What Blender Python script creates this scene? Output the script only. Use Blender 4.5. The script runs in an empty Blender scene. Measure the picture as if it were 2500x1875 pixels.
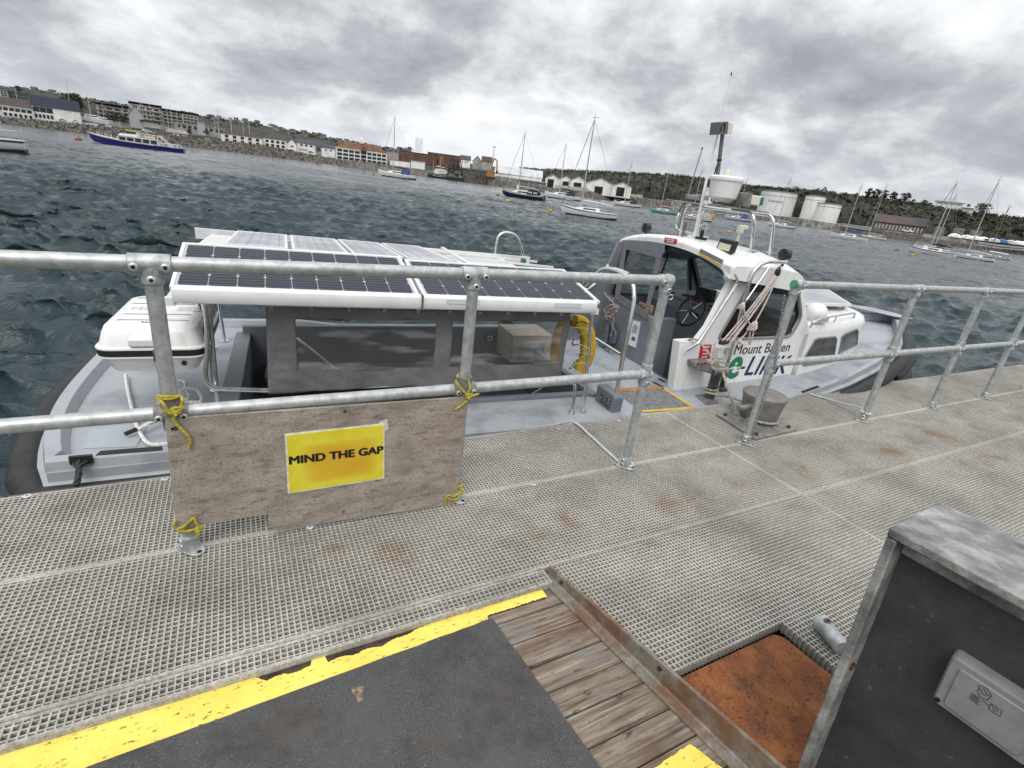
import bpy, bmesh, math, random
import numpy as np
from mathutils import Vector, Matrix
random.seed(7); np.random.seed(7)
PI = math.pi
scene = bpy.context.scene
col = scene.collection

# ------------------------------------------------------------------ camera
# world: X along the pontoon, Y out over the water, Z up, deck surface at z = 0, metres
F, CX, CY = 1227.93, 1250.0, 937.5
PITCH, ROLL, YAW, CAMH = 0.3749, 0.1271, 0.5229, 1.4578
def cam_axes():
    c, s = math.cos(YAW), math.sin(YAW)
    r0 = np.array([c, -s, 0.]); f0 = np.array([s, c, 0.]); u0 = np.array([0, 0, 1.])
    cp, sp = math.cos(PITCH), math.sin(PITCH)
    fw = cp*f0 - sp*u0; up = cp*u0 + sp*f0
    cr, sr = math.cos(ROLL), math.sin(ROLL)
    return cr*r0 + sr*up, cr*up - sr*r0, fw
RT, UPV, FW = cam_axes()
C0 = np.array([0, 0, CAMH])
cam_d = bpy.data.cameras.new('camera'); cam = bpy.data.objects.new('camera', cam_d); col.objects.link(cam)
cam_d.sensor_fit = 'HORIZONTAL'; cam_d.sensor_width = 36.0; cam_d.lens = 36.0*F/2500.0
cam_d.clip_start = 0.05; cam_d.clip_end = 20000
mw = Matrix.Identity(4)
for i in range(3):
    mw[i][0] = RT[i]; mw[i][1] = UPV[i]; mw[i][2] = -FW[i]; mw[i][3] = C0[i]
cam.matrix_world = mw
scene.camera = cam

# ------------------------------------------------------------------ world: Nishita sky behind broken cloud
SUN_EL, SUN_AZ = math.radians(52), math.radians(215)      # azimuth measured from +Y towards +X
world = bpy.data.worlds.new('World'); scene.world = world; world.use_nodes = True
nt = world.node_tree; N = nt.nodes; L = nt.links; N.clear()
out = N.new('ShaderNodeOutputWorld'); bg = N.new('ShaderNodeBackground'); bg2 = N.new('ShaderNodeBackground')
sky = N.new('ShaderNodeTexSky'); sky.sky_type = 'NISHITA'; sky.sun_disc = False
sky.sun_elevation = SUN_EL; sky.sun_rotation = SUN_AZ
L.new(sky.outputs[0], bg.inputs[0]); bg.inputs[1].default_value = 0.10
tc = N.new('ShaderNodeTexCoord'); sep = N.new('ShaderNodeSeparateXYZ'); L.new(tc.outputs['Generated'], sep.inputs[0])
def M_(op, a, b=None, c=None, clamp=False):
    n = N.new('ShaderNodeMath'); n.operation = op; n.use_clamp = clamp
    for i, v in enumerate((a, b, c)):
        if v is None: continue
        if isinstance(v, (int, float)): n.inputs[i].default_value = v
        else: L.new(v, n.inputs[i])
    return n.outputs[0]
zc = M_('ADD', M_('MAXIMUM', sep.outputs[2], 0.0), 0.42)
px_ = M_('DIVIDE', sep.outputs[0], zc); py_ = M_('DIVIDE', sep.outputs[1], zc)
cmb = N.new('ShaderNodeCombineXYZ'); L.new(px_, cmb.inputs[0]); L.new(py_, cmb.inputs[1])
def wnoise(scale, detail, rough, off, dist=0.0):
    mp = N.new('ShaderNodeMapping'); mp.inputs['Location'].default_value = off
    L.new(cmb.outputs[0], mp.inputs[0])
    n = N.new('ShaderNodeTexNoise'); n.inputs['Scale'].default_value = scale; n.inputs['Detail'].default_value = detail
    n.inputs['Roughness'].default_value = rough; n.inputs['Distortion'].default_value = dist
    L.new(mp.outputs[0], n.inputs[0]); return n.outputs[0]
big = wnoise(0.62, 3, 0.5, (5.3, 1.9, 0)); LX, LY = 0.09, 0.03      # cloud relief: same noise sampled a little towards the light
fine = wnoise(1.6, 11, 0.60, (1.7, 5.2, 0), 0.0); fin2 = wnoise(1.6, 11, 0.60, (1.7+LX, 5.2+LY, 0), 0.0)
wisp = wnoise(5.5, 6, 0.55, (0.3, 2, 0), 0.1)
d_ = M_('ADD', M_('MULTIPLY', big, 0.42), M_('ADD', M_('MULTIPLY', fine, 0.53), M_('MULTIPLY', wisp, 0.07)))
rel = M_('MULTIPLY', M_('SUBTRACT', fin2, fine), 0.85)
def wvor(scale, off):
    mp = N.new('ShaderNodeMapping'); mp.inputs['Location'].default_value = off; ad = N.new('ShaderNodeVectorMath'); ad.operation = 'ADD'
    nz = N.new('ShaderNodeTexNoise'); nz.inputs['Scale'].default_value = 2.2; nz.inputs['Detail'].default_value = 5; L.new(cmb.outputs[0], nz.inputs[0])
    sc_ = N.new('ShaderNodeVectorMath'); sc_.operation = 'SCALE'; sc_.inputs['Scale'].default_value = 0.55; L.new(nz.outputs['Color'], sc_.inputs[0])
    L.new(cmb.outputs[0], ad.inputs[0]); L.new(sc_.outputs[0], ad.inputs[1]); L.new(ad.outputs[0], mp.inputs[0])
    v = N.new('ShaderNodeTexVoronoi'); v.feature = 'F1'; v.inputs['Scale'].default_value = scale; v.inputs['Detail'].default_value = 3.0; v.inputs['Roughness'].default_value = 0.45
    L.new(mp.outputs[0], v.inputs['Vector']); return v.outputs['Distance']
puff = M_('MULTIPLY', M_('SUBTRACT', wvor(2.6, (2.9, 0.2, 0)), 0.86), -0.17)
d_ = M_('ADD', M_('ADD', d_, rel), puff)
rp = N.new('ShaderNodeValToRGB'); L.new(d_, rp.inputs[0]); e = rp.color_ramp.elements
stops = [(0.385, (0.74, 0.755, 0.77)), (0.45, (0.635, 0.65, 0.67)), (0.51, (0.50, 0.515, 0.54)), (0.565, (0.375, 0.388, 0.415)), (0.66, (0.27, 0.28, 0.305))]
e[0].position = stops[0][0]; e[0].color = (*stops[0][1], 1); e[1].position = stops[-1][0]; e[1].color = (*stops[-1][1], 1)
for p_, c_ in stops[1:-1]:
    q = e.new(p_); q.color = (*c_, 1)
# paler towards the horizon
hz = N.new('ShaderNodeMapRange'); L.new(sep.outputs[2], hz.inputs[0]); hz.inputs[1].default_value = 0.0; hz.inputs[2].default_value = 0.13
hz.inputs[3].default_value = 0.55; hz.inputs[4].default_value = 0.0
mx = N.new('ShaderNodeMix'); mx.data_type = 'RGBA'; L.new(hz.outputs[0], mx.inputs[0]); L.new(rp.outputs[0], mx.inputs[6]); mx.inputs[7].default_value = (0.50, 0.535, 0.58, 1)
L.new(mx.outputs[2], bg2.inputs[0])
# an overcast sky is brighter overhead than low down
zen = N.new('ShaderNodeMapRange'); zen.interpolation_type = 'SMOOTHSTEP'; L.new(sep.outputs[2], zen.inputs[0]); zen.inputs[1].default_value = 0.40; zen.inputs[2].default_value = 0.95; zen.inputs[3].default_value = 1.0; zen.inputs[4].default_value = 2.3
L.new(zen.outputs[0], bg2.inputs[1])
# small blue gaps where the cloud is thinnest
gz = M_('ADD', d_, M_('MULTIPLY', M_('MAXIMUM', M_('SUBTRACT', 0.36, sep.outputs[2]), 0.0), 0.6))
gap = N.new('ShaderNodeMapRange'); L.new(gz, gap.inputs[0]); gap.inputs[1].default_value = 0.378; gap.inputs[2].default_value = 0.40
ms = N.new('ShaderNodeMixShader'); L.new(gap.outputs[0], ms.inputs[0]); L.new(bg.outputs[0], ms.inputs[1]); L.new(bg2.outputs[0], ms.inputs[2])
L.new(ms.outputs[0], out.inputs[0])

sun_d = bpy.data.lights.new('sun', 'SUN'); sun_d.energy = 1.4; sun_d.angle = math.radians(40); sun_d.color = (1.0, 0.96, 0.90)
sun = bpy.data.objects.new('sun', sun_d); col.objects.link(sun)
sdir = Vector((math.sin(SUN_AZ)*math.cos(SUN_EL), math.cos(SUN_AZ)*math.cos(SUN_EL), math.sin(SUN_EL)))
sun.rotation_euler = sdir.to_track_quat('Z', 'Y').to_euler(); sun.location = sdir*50
scene.view_settings.view_transform = 'Standard'; scene.view_settings.look = 'None'; scene.view_settings.gamma = 1
scene.view_settings.exposure = 0.5
scene.render.engine = 'CYCLES'
scene.cycles.use_denoising = True; scene.cycles.denoising_prefilter = 'ACCURATE'; scene.cycles.use_adaptive_sampling = False; scene.cycles.sample_clamp_indirect = 3.0; scene.cycles.max_bounces = 8

# ------------------------------------------------------------------ measuring: photo pixel + a known plane -> point in the world
def ray(px, py): return RT*((px-CX)/F) - UPV*((py-CY)/F) + FW
def at(px, py, x=None, y=None, z=None, d=None):
    r = ray(px, py)
    if d is not None: t = d/math.hypot(r[0], r[1])
    elif x is not None: t = x/r[0]
    elif y is not None: t = y/r[1]
    else: t = (z-CAMH)/r[2]
    return C0 + t*r

# ------------------------------------------------------------------ mesh helpers
def V3(p): return np.array(p, float)
def spl(pts, k=6, closed=False):
    P = [V3(p) for p in pts]; n = len(P); o = []
    rng = range(n if closed else n-1)
    for i in rng:
        if closed: a, b, c, d = P[i-1], P[i], P[(i+1) % n], P[(i+2) % n]
        else: a, b, c, d = P[max(i-1, 0)], P[i], P[i+1], P[min(i+2, n-1)]
        for j in range(k):
            t = j/k
            o.append(0.5*(2*b+(c-a)*t+(2*a-5*b+4*c-d)*t*t+(3*b-a-3*c+d)*t**3))
    if not closed: o.append(P[-1])
    return o
def fillet(pts, r, k=5):
    P = [V3(p) for p in pts]; o = [P[0]]
    for i in range(1, len(P)-1):
        a, b, c = P[i-1], P[i], P[i+1]
        u = (a-b)/np.linalg.norm(a-b); w = (c-b)/np.linalg.norm(c-b)
        rr = min(r, np.linalg.norm(a-b)*.49, np.linalg.norm(c-b)*.49)
        p, q = b+u*rr, b+w*rr
        for j in range(k+1):
            t = j/k; o.append((1-t)**2*p+2*t*(1-t)*b+t*t*q)
    o.append(P[-1]); return o
class MB:
    def __init__(s): s.v = []; s.f = []
    def add(s, vs, fs):
        n = len(s.v); s.v += [tuple(float(c) for c in p) for p in vs]; s.f += [tuple(i+n for i in f) for f in fs]; return s
    def hexa(s, p):   # 8 points: bottom 4 ccw, top 4 ccw
        return s.add(p, [(3, 2, 1, 0), (4, 5, 6, 7), (0, 1, 5, 4), (1, 2, 6, 5), (2, 3, 7, 6), (3, 0, 4, 7)])
    def box(s, c, size, rz=0.0):
        x, y, z = [q/2 for q in size]; ca, sa = math.cos(rz), math.sin(rz)
        ps = [(-x, -y, -z), (x, -y, -z), (x, y, -z), (-x, y, -z), (-x, -y, z), (x, -y, z), (x, y, z), (-x, y, z)]
        return s.hexa([(c[0]+a*ca-b*sa, c[1]+a*sa+b*ca, c[2]+d) for a, b, d in ps])
    def beam(s, p, q, w, h, up=(0, 0, 1)):
        p, q, up = V3(p), V3(q), V3(up); d = (q-p)/np.linalg.norm(q-p)
        a = np.cross(d, up); a /= np.linalg.norm(a); b = np.cross(a, d)
        a = a*w/2; b = b*h/2
        return s.hexa([p-a-b, p+a-b, q+a-b, q-a-b, p-a+b, p+a+b, q+a+b, q-a+b])
    def loft(s, rings, caps=True, closed=True):
        n = len(rings[0]); vs = [p for r in rings for p in r]; fs = []
        for i in range(len(rings)-1):
            for j in range(n if closed else n-1):
                k = (j+1) % n; fs.append((i*n+j, i*n+k, (i+1)*n+k, (i+1)*n+j))
        if caps and closed:
            fs.append(tuple(range(n-1, -1, -1))); fs.append(tuple((len(rings)-1)*n+j for j in range(n)))
        return s.add(vs, fs)
    def tube(s, pts, r, n=8, closed=False, caps=True):
        P = [V3(p) for p in pts]; m = len(P)
        rs = r if isinstance(r, (list, tuple)) else [r]*m
        T = []
        for i in range(m):
            a = P[i-1] if (i > 0 or closed) else P[i]; b = P[(i+1) % m] if (i < m-1 or closed) else P[i]
            t = b-a; T.append(t/(np.linalg.norm(t)+1e-12))
        up = V3((0, 0, 1)) if abs(T[0][2]) < .9 else V3((1, 0, 0))
        a = np.cross(T[0], up); a /= np.linalg.norm(a); rings = []
        for i in range(m):
            a = a - T[i]*np.dot(a, T[i]); a /= np.linalg.norm(a)+1e-12; b = np.cross(T[i], a)
            rings.append([P[i]+rs[i]*(math.cos(2*PI*j/n)*a+math.sin(2*PI*j/n)*b) for j in range(n)])
        if closed: rings.append(rings[0]); caps = False
        return s.loft(rings, caps)
    def cyl(s, p, q, r, n=16, r2=None): return s.tube([p, q], [r, r if r2 is None else r2], n)
    def lathe(s, prof, c=(0, 0, 0), n=24, axis='z'):
        rings = []
        for r, h in prof:
            rg = []
            for j in range(n):
                t = 2*PI*j/n; x, y = r*math.cos(t), r*math.sin(t)
                rg.append({'z': (c[0]+x, c[1]+y, c[2]+h), 'x': (c[0]+h, c[1]+x, c[2]+y), 'y': (c[0]+y, c[1]+h, c[2]+x)}[axis])
            rings.append(rg)
        return s.loft(rings)
    def prism(s, poly, vec):
        a = [V3(p) for p in poly]; b = [p+V3(vec) for p in a]; return s.loft([a, b])
    def ell(s, c, r, nu=12, nv=8):
        prof = [(math.sin(PI*i/nv), -math.cos(PI*i/nv)) for i in range(nv+1)]
        prof[0] = (1e-3, -1); prof[-1] = (1e-3, 1)
        return s.loft([[(c[0]+r[0]*a*math.cos(2*PI*j/nu), c[1]+r[1]*a*math.sin(2*PI*j/nu), c[2]+r[2]*h) for j in range(nu)] for a, h in prof])
    def grid(s, P):
        n = len(P[0]); vs = [p for r in P for p in r]
        return s.add(vs, [(i*n+j, i*n+j+1, (i+1)*n+j+1, (i+1)*n+j) for i in range(len(P)-1) for j in range(n-1)])
    def rope(s, pts, r, pitch=None, strands=3, n=5):   # laid rope: twisted strands round a path
        P = [V3(p) for p in pts]
        ln = [0]
        for i in range(1, len(P)): ln.append(ln[-1]+np.linalg.norm(P[i]-P[i-1]))
        pitch = pitch or r*7; step = pitch/7; m = max(3, int(ln[-1]/step)); Q = []
        for i in range(m+1):
            t = ln[-1]*i/m; k = min(max(np.searchsorted(ln, t)-1, 0), len(P)-2); f_ = (t-ln[k])/(ln[k+1]-ln[k]+1e-9)
            Q.append(P[k]*(1-f_)+P[k+1]*f_)
        T = [Q[min(i+1, m)]-Q[max(i-1, 0)] for i in range(m+1)]; T = [t/(np.linalg.norm(t)+1e-9) for t in T]
        up = V3((0, 0, 1)) if abs(T[0][2]) < .9 else V3((1, 0, 0)); a = np.cross(T[0], up); fr = []
        for i in range(m+1):
            a = a-T[i]*np.dot(a, T[i]); a /= np.linalg.norm(a)+1e-9; fr.append((a, np.cross(T[i], a)))
        for k in range(strands):
            c = []
            for i in range(m+1):
                ph = 2*PI*(k/strands + ln[-1]*i/m/pitch); c.append(Q[i]+r*.5*(math.cos(ph)*fr[i][0]+math.sin(ph)*fr[i][1]))
            s.tube(c, r*.56, n)
        return s
ORG = {}
def _mesh(name, mb, m, origin, smooth=True, ang=35):
    me = bpy.data.meshes.new(name)
    o3 = V3(origin)
    me.from_pydata([tuple(V3(v)-o3) for v in mb.v], [], mb.f); me.validate()
    if smooth:
        for p in me.polygons: p.use_smooth = True
        me.set_sharp_from_angle(angle=math.radians(ang))
    bm = bmesh.new(); bm.from_mesh(me); bmesh.ops.recalc_face_normals(bm, faces=bm.faces); bm.to_mesh(me); bm.free()
    if smooth: me.set_sharp_from_angle(angle=math.radians(ang))
    if m is not None: me.materials.append(m)
    return me
def build(name, mb, m, parent=None, bevel=0.0, smooth=True, ang=35, label=None, recalc=True):
    """one mesh object; with a parent it is a part in that parent's frame"""
    if parent is not None: org = ORG[parent]
    else:
        A = np.array(mb.v); org = np.array([(A[:, 0].min()+A[:, 0].max())/2, (A[:, 1].min()+A[:, 1].max())/2, A[:, 2].min()])
    o = bpy.data.objects.new(name, _mesh(name, mb, m, org, smooth, ang)); col.objects.link(o)
    if parent is not None: o.parent = parent; ORG[o] = org
    else: o.location = org; ORG[o] = org
    if bevel:
        b = o.modifiers.new('bevel', 'BEVEL'); b.width = bevel; b.segments = 2; b.limit_method = 'ANGLE'; b.angle_limit = math.radians(40)
        if smooth: b.harden_normals = False
    if label: o['label'] = label
    return o
def tag(o, label, cat, group=None, kind=None):
    if label: o['label'] = label
    if cat: o['category'] = cat
    if group: o['group'] = group
    if kind: o['kind'] = kind
    return o
def thing(name, label, cat, loc=(0, 0, 0), rz=0.0, group=None, local=False):
    o = bpy.data.objects.new(name, None); col.objects.link(o); o.location = loc; o.rotation_euler = (0, 0, rz); o.empty_display_size = .2
    ORG[o] = V3((0, 0, 0)) if local else V3(loc)
    return tag(o, label, cat, group)
def struct(name, mb, m, **k):
    o = build(name, mb, m, **k); o['kind'] = 'structure'; return o
def kids(o): return [c for c in bpy.data.objects if c.parent == o]
def copy_tree(o, parent=None):
    c = o.copy(); col.objects.link(c)
    if parent is not None: c.parent = parent
    for ch in o.children: copy_tree(ch, c)
    return c
def text_mb(txt, size, bold=0.0, extr=0.0008, ax=1.0, spacing=1.0, shear=0.0):
    cu = bpy.data.curves.new('t', 'FONT'); cu.body = txt; cu.size = size; cu.offset = bold; cu.extrude = extr; cu.space_character = spacing; cu.shear = shear
    cu.align_x = 'LEFT'; cu.resolution_u = 3
    ob = bpy.data.objects.new('t', cu); col.objects.link(ob)
    dg = bpy.context.evaluated_depsgraph_get(); me = ob.evaluated_get(dg).to_mesh()
    vs = [(v.co.x*ax, v.co.y, v.co.z) for v in me.vertices]; fs = [tuple(p.vertices) for p in me.polygons]
    ob.evaluated_get(dg).to_mesh_clear(); bpy.data.objects.remove(ob); bpy.data.curves.remove(cu)
    return vs, fs
def put_text(mb, txt, origin, ex, ey, width, height, bold=0.0, extr=0.0008, **k):
    """text filling width x height with its lower left corner at origin, running along ex, up along ey"""
    vs, fs = text_mb(txt, 1.0, 0.0, extr, **k); A = np.array(vs)
    x0, x1, y0, y1 = A[:, 0].min(), A[:, 0].max(), A[:, 1].min(), A[:, 1].max()
    ex, ey, o = V3(ex), V3(ey), V3(origin); nz = np.cross(ex/np.linalg.norm(ex), ey/np.linalg.norm(ey))
    sx, sy = width/(x1-x0), height/(y1-y0); b_ = bold*1.5
    offs = [(0, 0)] if not bold else [(-1, 0), (1, 0), (0, -.6), (0, .6), (0, 0)]
    for i, (p, q) in enumerate(offs): mb.add([o+ex*((a-x0+p*b_)*sx)+ey*((b+q*b_-y0)*sy)+nz*(c+i*.00012) for a, b, c in vs], fs)
    return mb

# ------------------------------------------------------------------ materials
MATS = {}
def mat(name, c, rough=0.5, metal=0.0, var=0.0, vs=8.0, c2=None, lo=.4, hi=.6, bump=0.0, bs=60.0, spec=None, det=6, stretch=None, alpha=1.0, coat=0.0):
    if name in MATS: return MATS[name]
    m = bpy.data.materials.new(name); m.use_nodes = True; t = m.node_tree; b = t.nodes['Principled BSDF']
    b.inputs['Base Color'].default_value = (*c, 1); b.inputs['Roughness'].default_value = rough; b.inputs['Metallic'].default_value = metal
    if spec is not None: b.inputs['Specular IOR Level'].default_value = spec
    if coat: b.inputs['Coat Weight'].default_value = coat
    if alpha < 1: b.inputs['Alpha'].default_value = alpha
    tcn = t.nodes.new('ShaderNodeTexCoord'); src = tcn.outputs['Object']
    if stretch:
        mp = t.nodes.new('ShaderNodeMapping'); mp.inputs['Scale'].default_value = stretch; t.links.new(src, mp.inputs[0]); src = mp.outputs[0]
    if var or c2:
        n = t.nodes.new('ShaderNodeTexNoise'); n.inputs['Scale'].default_value = vs; n.inputs['Detail'].default_value = det; n.inputs['Roughness'].default_value = .6
        t.links.new(src, n.inputs[0]); r = t.nodes.new('ShaderNodeValToRGB'); t.links.new(n.outputs[0], r.inputs[0])
        a, d = (c, c2) if c2 else (tuple(q*(1-var) for q in c), tuple(min(1, q*(1+var)) for q in c))
        r.color_ramp.elements[0].position = lo; r.color_ramp.elements[0].color = (*a, 1); r.color_ramp.elements[1].position = hi; r.color_ramp.elements[1].color = (*d, 1)
        t.links.new(r.outputs[0], b.inputs['Base Color'])
        rr = t.nodes.new('ShaderNodeMapRange'); t.links.new(n.outputs[0], rr.inputs[0]); rr.inputs[3].default_value = max(0, rough-.12); rr.inputs[4].default_value = min(1, rough+.12); t.links.new(rr.outputs[0], b.inputs['Roughness'])
    if bump:
        n2 = t.nodes.new('ShaderNodeTexNoise'); n2.inputs['Scale'].default_value = bs; n2.inputs['Detail'].default_value = 4; t.links.new(src, n2.inputs[0])
        bp = t.nodes.new('ShaderNodeBump'); bp.inputs['Strength'].default_value = bump; bp.inputs['Distance'].default_value = .01; t.links.new(n2.outputs[0], bp.inputs['Height']); t.links.new(bp.outputs[0], b.inputs['Normal'])
    MATS[name] = m; return m
class NT:   # tiny node helper for the richer materials
    def __init__(s, name, rough=.6, metal=0):
        s.m = bpy.data.materials.new(name); s.m.use_nodes = True; s.t = s.m.node_tree; s.b = s.t.nodes['Principled BSDF']
        s.b.inputs['Roughness'].default_value = rough; s.b.inputs['Metallic'].default_value = metal
        s.co = s.t.nodes.new('ShaderNodeTexCoord').outputs['Object']; MATS[name] = s.m
    def put(s, sock, v):
        if isinstance(v, (int, float)): sock.default_value = v
        elif isinstance(v, tuple): sock.default_value = (*v, 1) if len(v) == 3 and sock.type == 'RGBA' else v
        else: s.t.links.new(v, sock)
    def map(s, scale=(1, 1, 1), loc=(0, 0, 0), rot=(0, 0, 0), src=None):
        n = s.t.nodes.new('ShaderNodeMapping'); n.inputs['Scale'].default_value = scale; n.inputs['Location'].default_value = loc; n.inputs['Rotation'].default_value = rot
        s.t.links.new(src or s.co, n.inputs[0]); return n.outputs[0]
    def noise(s, scale, det=5, rough=.55, src=None, dist=0):
        n = s.t.nodes.new('ShaderNodeTexNoise'); n.inputs['Scale'].default_value = scale; n.inputs['Detail'].default_value = det; n.inputs['Roughness'].default_value = rough; n.inputs['Distortion'].default_value = dist
        s.t.links.new(src or s.co, n.inputs[0]); return n.outputs[0]
    def ramp(s, x, stops):
        n = s.t.nodes.new('ShaderNodeValToRGB'); s.t.links.new(x, n.inputs[0]); e = n.color_ramp.elements
        def cc(v): return (v, v, v, 1) if isinstance(v, (int, float)) else (*v, 1)
        e[0].position, e[0].color = stops[0][0], cc(stops[0][1]); e[1].position, e[1].color = stops[-1][0], cc(stops[-1][1])
        for p, c in stops[1:-1]:
            q = e.new(p); q.color = cc(c)
        return n.outputs[0]
    def mix(s, f, a, b, mode='MIX'):
        n = s.t.nodes.new('ShaderNodeMix'); n.data_type = 'RGBA'; n.blend_type = mode
        s.put(n.inputs[0], f); s.put(n.inputs[6], a); s.put(n.inputs[7], b); return n.outputs[2]
    def math(s, op, a, b=0.0, c=0.0):
        n = s.t.nodes.new('ShaderNodeMath'); n.operation = op
        for i, v in enumerate((a, b, c)): s.put(n.inputs[i], v)
        return n.outputs[0]
    def sep(s, src=None):
        n = s.t.nodes.new('ShaderNodeSeparateXYZ'); s.t.links.new(src or s.co, n.inputs[0]); return n.outputs
    def color(s, v): s.put(s.b.inputs['Base Color'], v); return s
    def rough(s, v): s.put(s.b.inputs['Roughness'], v); return s
    def bump(s, h, st=.3, dist=.01):
        n = s.t.nodes.new('ShaderNodeBump'); n.inputs['Strength'].default_value = st; n.inputs['Distance'].default_value = dist
        s.t.links.new(h, n.inputs['Height']); s.t.links.new(n.outputs[0], s.b.inputs['Normal']); return s
# ================================================================== SETTING
WL = -0.70          # water level
# ---- water: wind chop summed from many small trochoidal waves on a mesh that is dense near the pontoon
def make_water():
    az = np.concatenate([np.radians(np.linspace(-180, -35, 60, endpoint=False)), np.radians(np.linspace(-32, 92, 1000, endpoint=False)), np.radians(np.linspace(95, 180, 36))])
    rr = np.concatenate([np.linspace(0.4, 2.0, 6, endpoint=False), 2.0*np.exp(np.linspace(0, math.log(120), 980, endpoint=False)), 240*np.exp(np.linspace(0, math.log(14), 60))])
    A, R_ = np.meshgrid(az, rr); X = R_*np.sin(A); Y = R_*np.cos(A)
    dr = np.gradient(rr)[:, None]; cell = np.maximum(R_*np.radians(124)/1000, dr*0.8)
    rng = np.random.RandomState(3); Z = np.zeros_like(X); DX = np.zeros_like(X); DY = np.zeros_like(X)
    wd = math.radians(200)      # direction the chop runs, in azimuth
    for i in range(170):
        lam = 0.16*(2.4/0.16)**rng.rand(); k = 2*PI/lam
        th = wd + rng.randn()*0.45
        amp = 0.0066*lam**0.85*(0.55+0.9*rng.rand())
        amp *= 1.9 if .28 < lam < 1.0 else (1.05 if lam > 1.0 else 1.2)
        ph = rng.rand()*2*PI; dx, dy = math.sin(th), math.cos(th)
        w = np.clip((lam/cell-2.0)/2.0, 0, 1)
        p = k*(dx*X+dy*Y)+ph; c, s = np.cos(p), np.sin(p)
        Z += w*amp*c; DX -= w*amp*s*dx*.8; DY -= w*amp*s*dy*.8
    gust = 0.72 + 0.35*np.sin(X*.07+1.3+np.sin(Y*.05))*np.sin(Y*.055+.4) + .12*np.sin(X*.31+Y*.17)
    Z *= gust
    V = np.stack([X+DX*gust, Y+DY*gust, Z+WL], -1).reshape(-1, 3)
    nr, na = X.shape; idx = np.arange(nr*na).reshape(nr, na)
    q = np.stack([idx[:-1, :-1], idx[:-1, 1:], idx[1:, 1:], idx[1:, :-1]], -1).reshape(-1, 4)
    q = q[:, ::-1]
    me = bpy.data.meshes.new('water'); me.vertices.add(len(V)); me.vertices.foreach_set('co', V.astype(np.float32).ravel())
    me.loops.add(q.size); me.loops.foreach_set('vertex_index', q.astype(np.int32).ravel())
    me.polygons.add(len(q)); me.polygons.foreach_set('loop_start', (np.arange(len(q))*4).astype(np.int32)); me.polygons.foreach_set('loop_total', np.full(len(q), 4, np.int32))
    me.update(); me.validate()
    for_s = np.ones(len(q), bool); me.polygons.foreach_set('use_smooth', for_s)
    n = NT('sea_water', .06)
    n.color((0.015, 0.031, 0.037)); n.b.inputs['IOR'].default_value = 1.33; n.b.inputs['Specular IOR Level'].default_value = .5
    a = n.noise(2.6, 6, .62, n.map((1, 1.7, 1), rot=(0, 0, -.35)), .7); b = n.noise(9, 4, .6, n.map((1, 1.6, 1), rot=(0, 0, -.2)), .5); c = n.noise(.75, 4, .6, n.map((1, 1.8, 1), rot=(0, 0, -.3)), .5)
    h = n.math('ADD', n.math('MULTIPLY', a, .8), n.math('ADD', n.math('MULTIPLY', b, .22), n.math('MULTIPLY', c, 1.3))); n.bump(h, .55, .10)
    n.rough(n.ramp(n.noise(.05, 3), [(.35, .09), (.65, .16)]))
    me.materials.append(n.m)
    o = bpy.data.objects.new('water', me); col.objects.link(o); o['kind'] = 'structure'; return o
make_water()

# ---- pontoon: moulded grating panels (real bars and holes)
PIT = 0.0188
RUST = [tuple(at(px, py, z=0)[:2])+(r,) for px, py, r in ((970, 1352, .11), (1385, 1265, .10), (1620, 1225, .14), (1800, 1178, .10), (1960, 1146, .12), (2300, 1065, .2), (2180, 1100, .16), (1310, 1300, .08), (2390, 1045, .12), (1700, 1215, .12), (820, 1340, .06))]
def mat_grating():
    n = NT('grating_grp', .75); n.geo = n.t.nodes.new('ShaderNodeNewGeometry').outputs['Position']; n.co = n.geo
    base = n.mix(n.ramp(n.noise(1.3, 6, .62), [(.32, 0.), (.68, 1.)]), (.21, .195, .17), (.50, .475, .42))
    fine = n.noise(90, 4, .7); base = n.mix(.5, base, n.ramp(fine, [(.32, (.10, .092, .08)), (.5, (.36, .345, .31)), (.66, (.64, .62, .565))]))
    dirt = n.ramp(n.noise(2.6, 5, .65, n.map((1, 1.6, 1))), [(.47, 0.), (.70, .5)]); base = n.mix(dirt, base, (.16, .145, .12))
    # rust bleeding in a few places
    rust = n.ramp(n.noise(1.3, 6, .66, n.map((1.2, 1.9, 1), (0.73, 0.21, 0))), [(.62, 0.), (.76, .55)]); base = n.mix(rust, base, n.ramp(n.noise(7, 4), [(.35, (.13, .085, .05)), (.65, (.27, .15, .055))]))
    spot = None
    for sx, sy, sr in RUST:
        vd = n.t.nodes.new('ShaderNodeVectorMath'); vd.operation = 'DISTANCE'; n.t.links.new(n.geo, vd.inputs[0]); vd.inputs[1].default_value = (sx, sy, 0); f = n.ramp(n.math('DIVIDE', vd.outputs['Value'], sr), [(.1, 1.), (1., 0.)]); spot = f if spot is None else n.math('MAXIMUM', spot, f)
    base = n.mix(n.math('MULTIPLY', spot, n.ramp(n.noise(11, 5, .65), [(.36, .1), (.60, .75)])), base, (.22, .115, .035))
    n.color(base); n.bump(fine, .35, .003); return n.m
GR = mat_grating()
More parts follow.
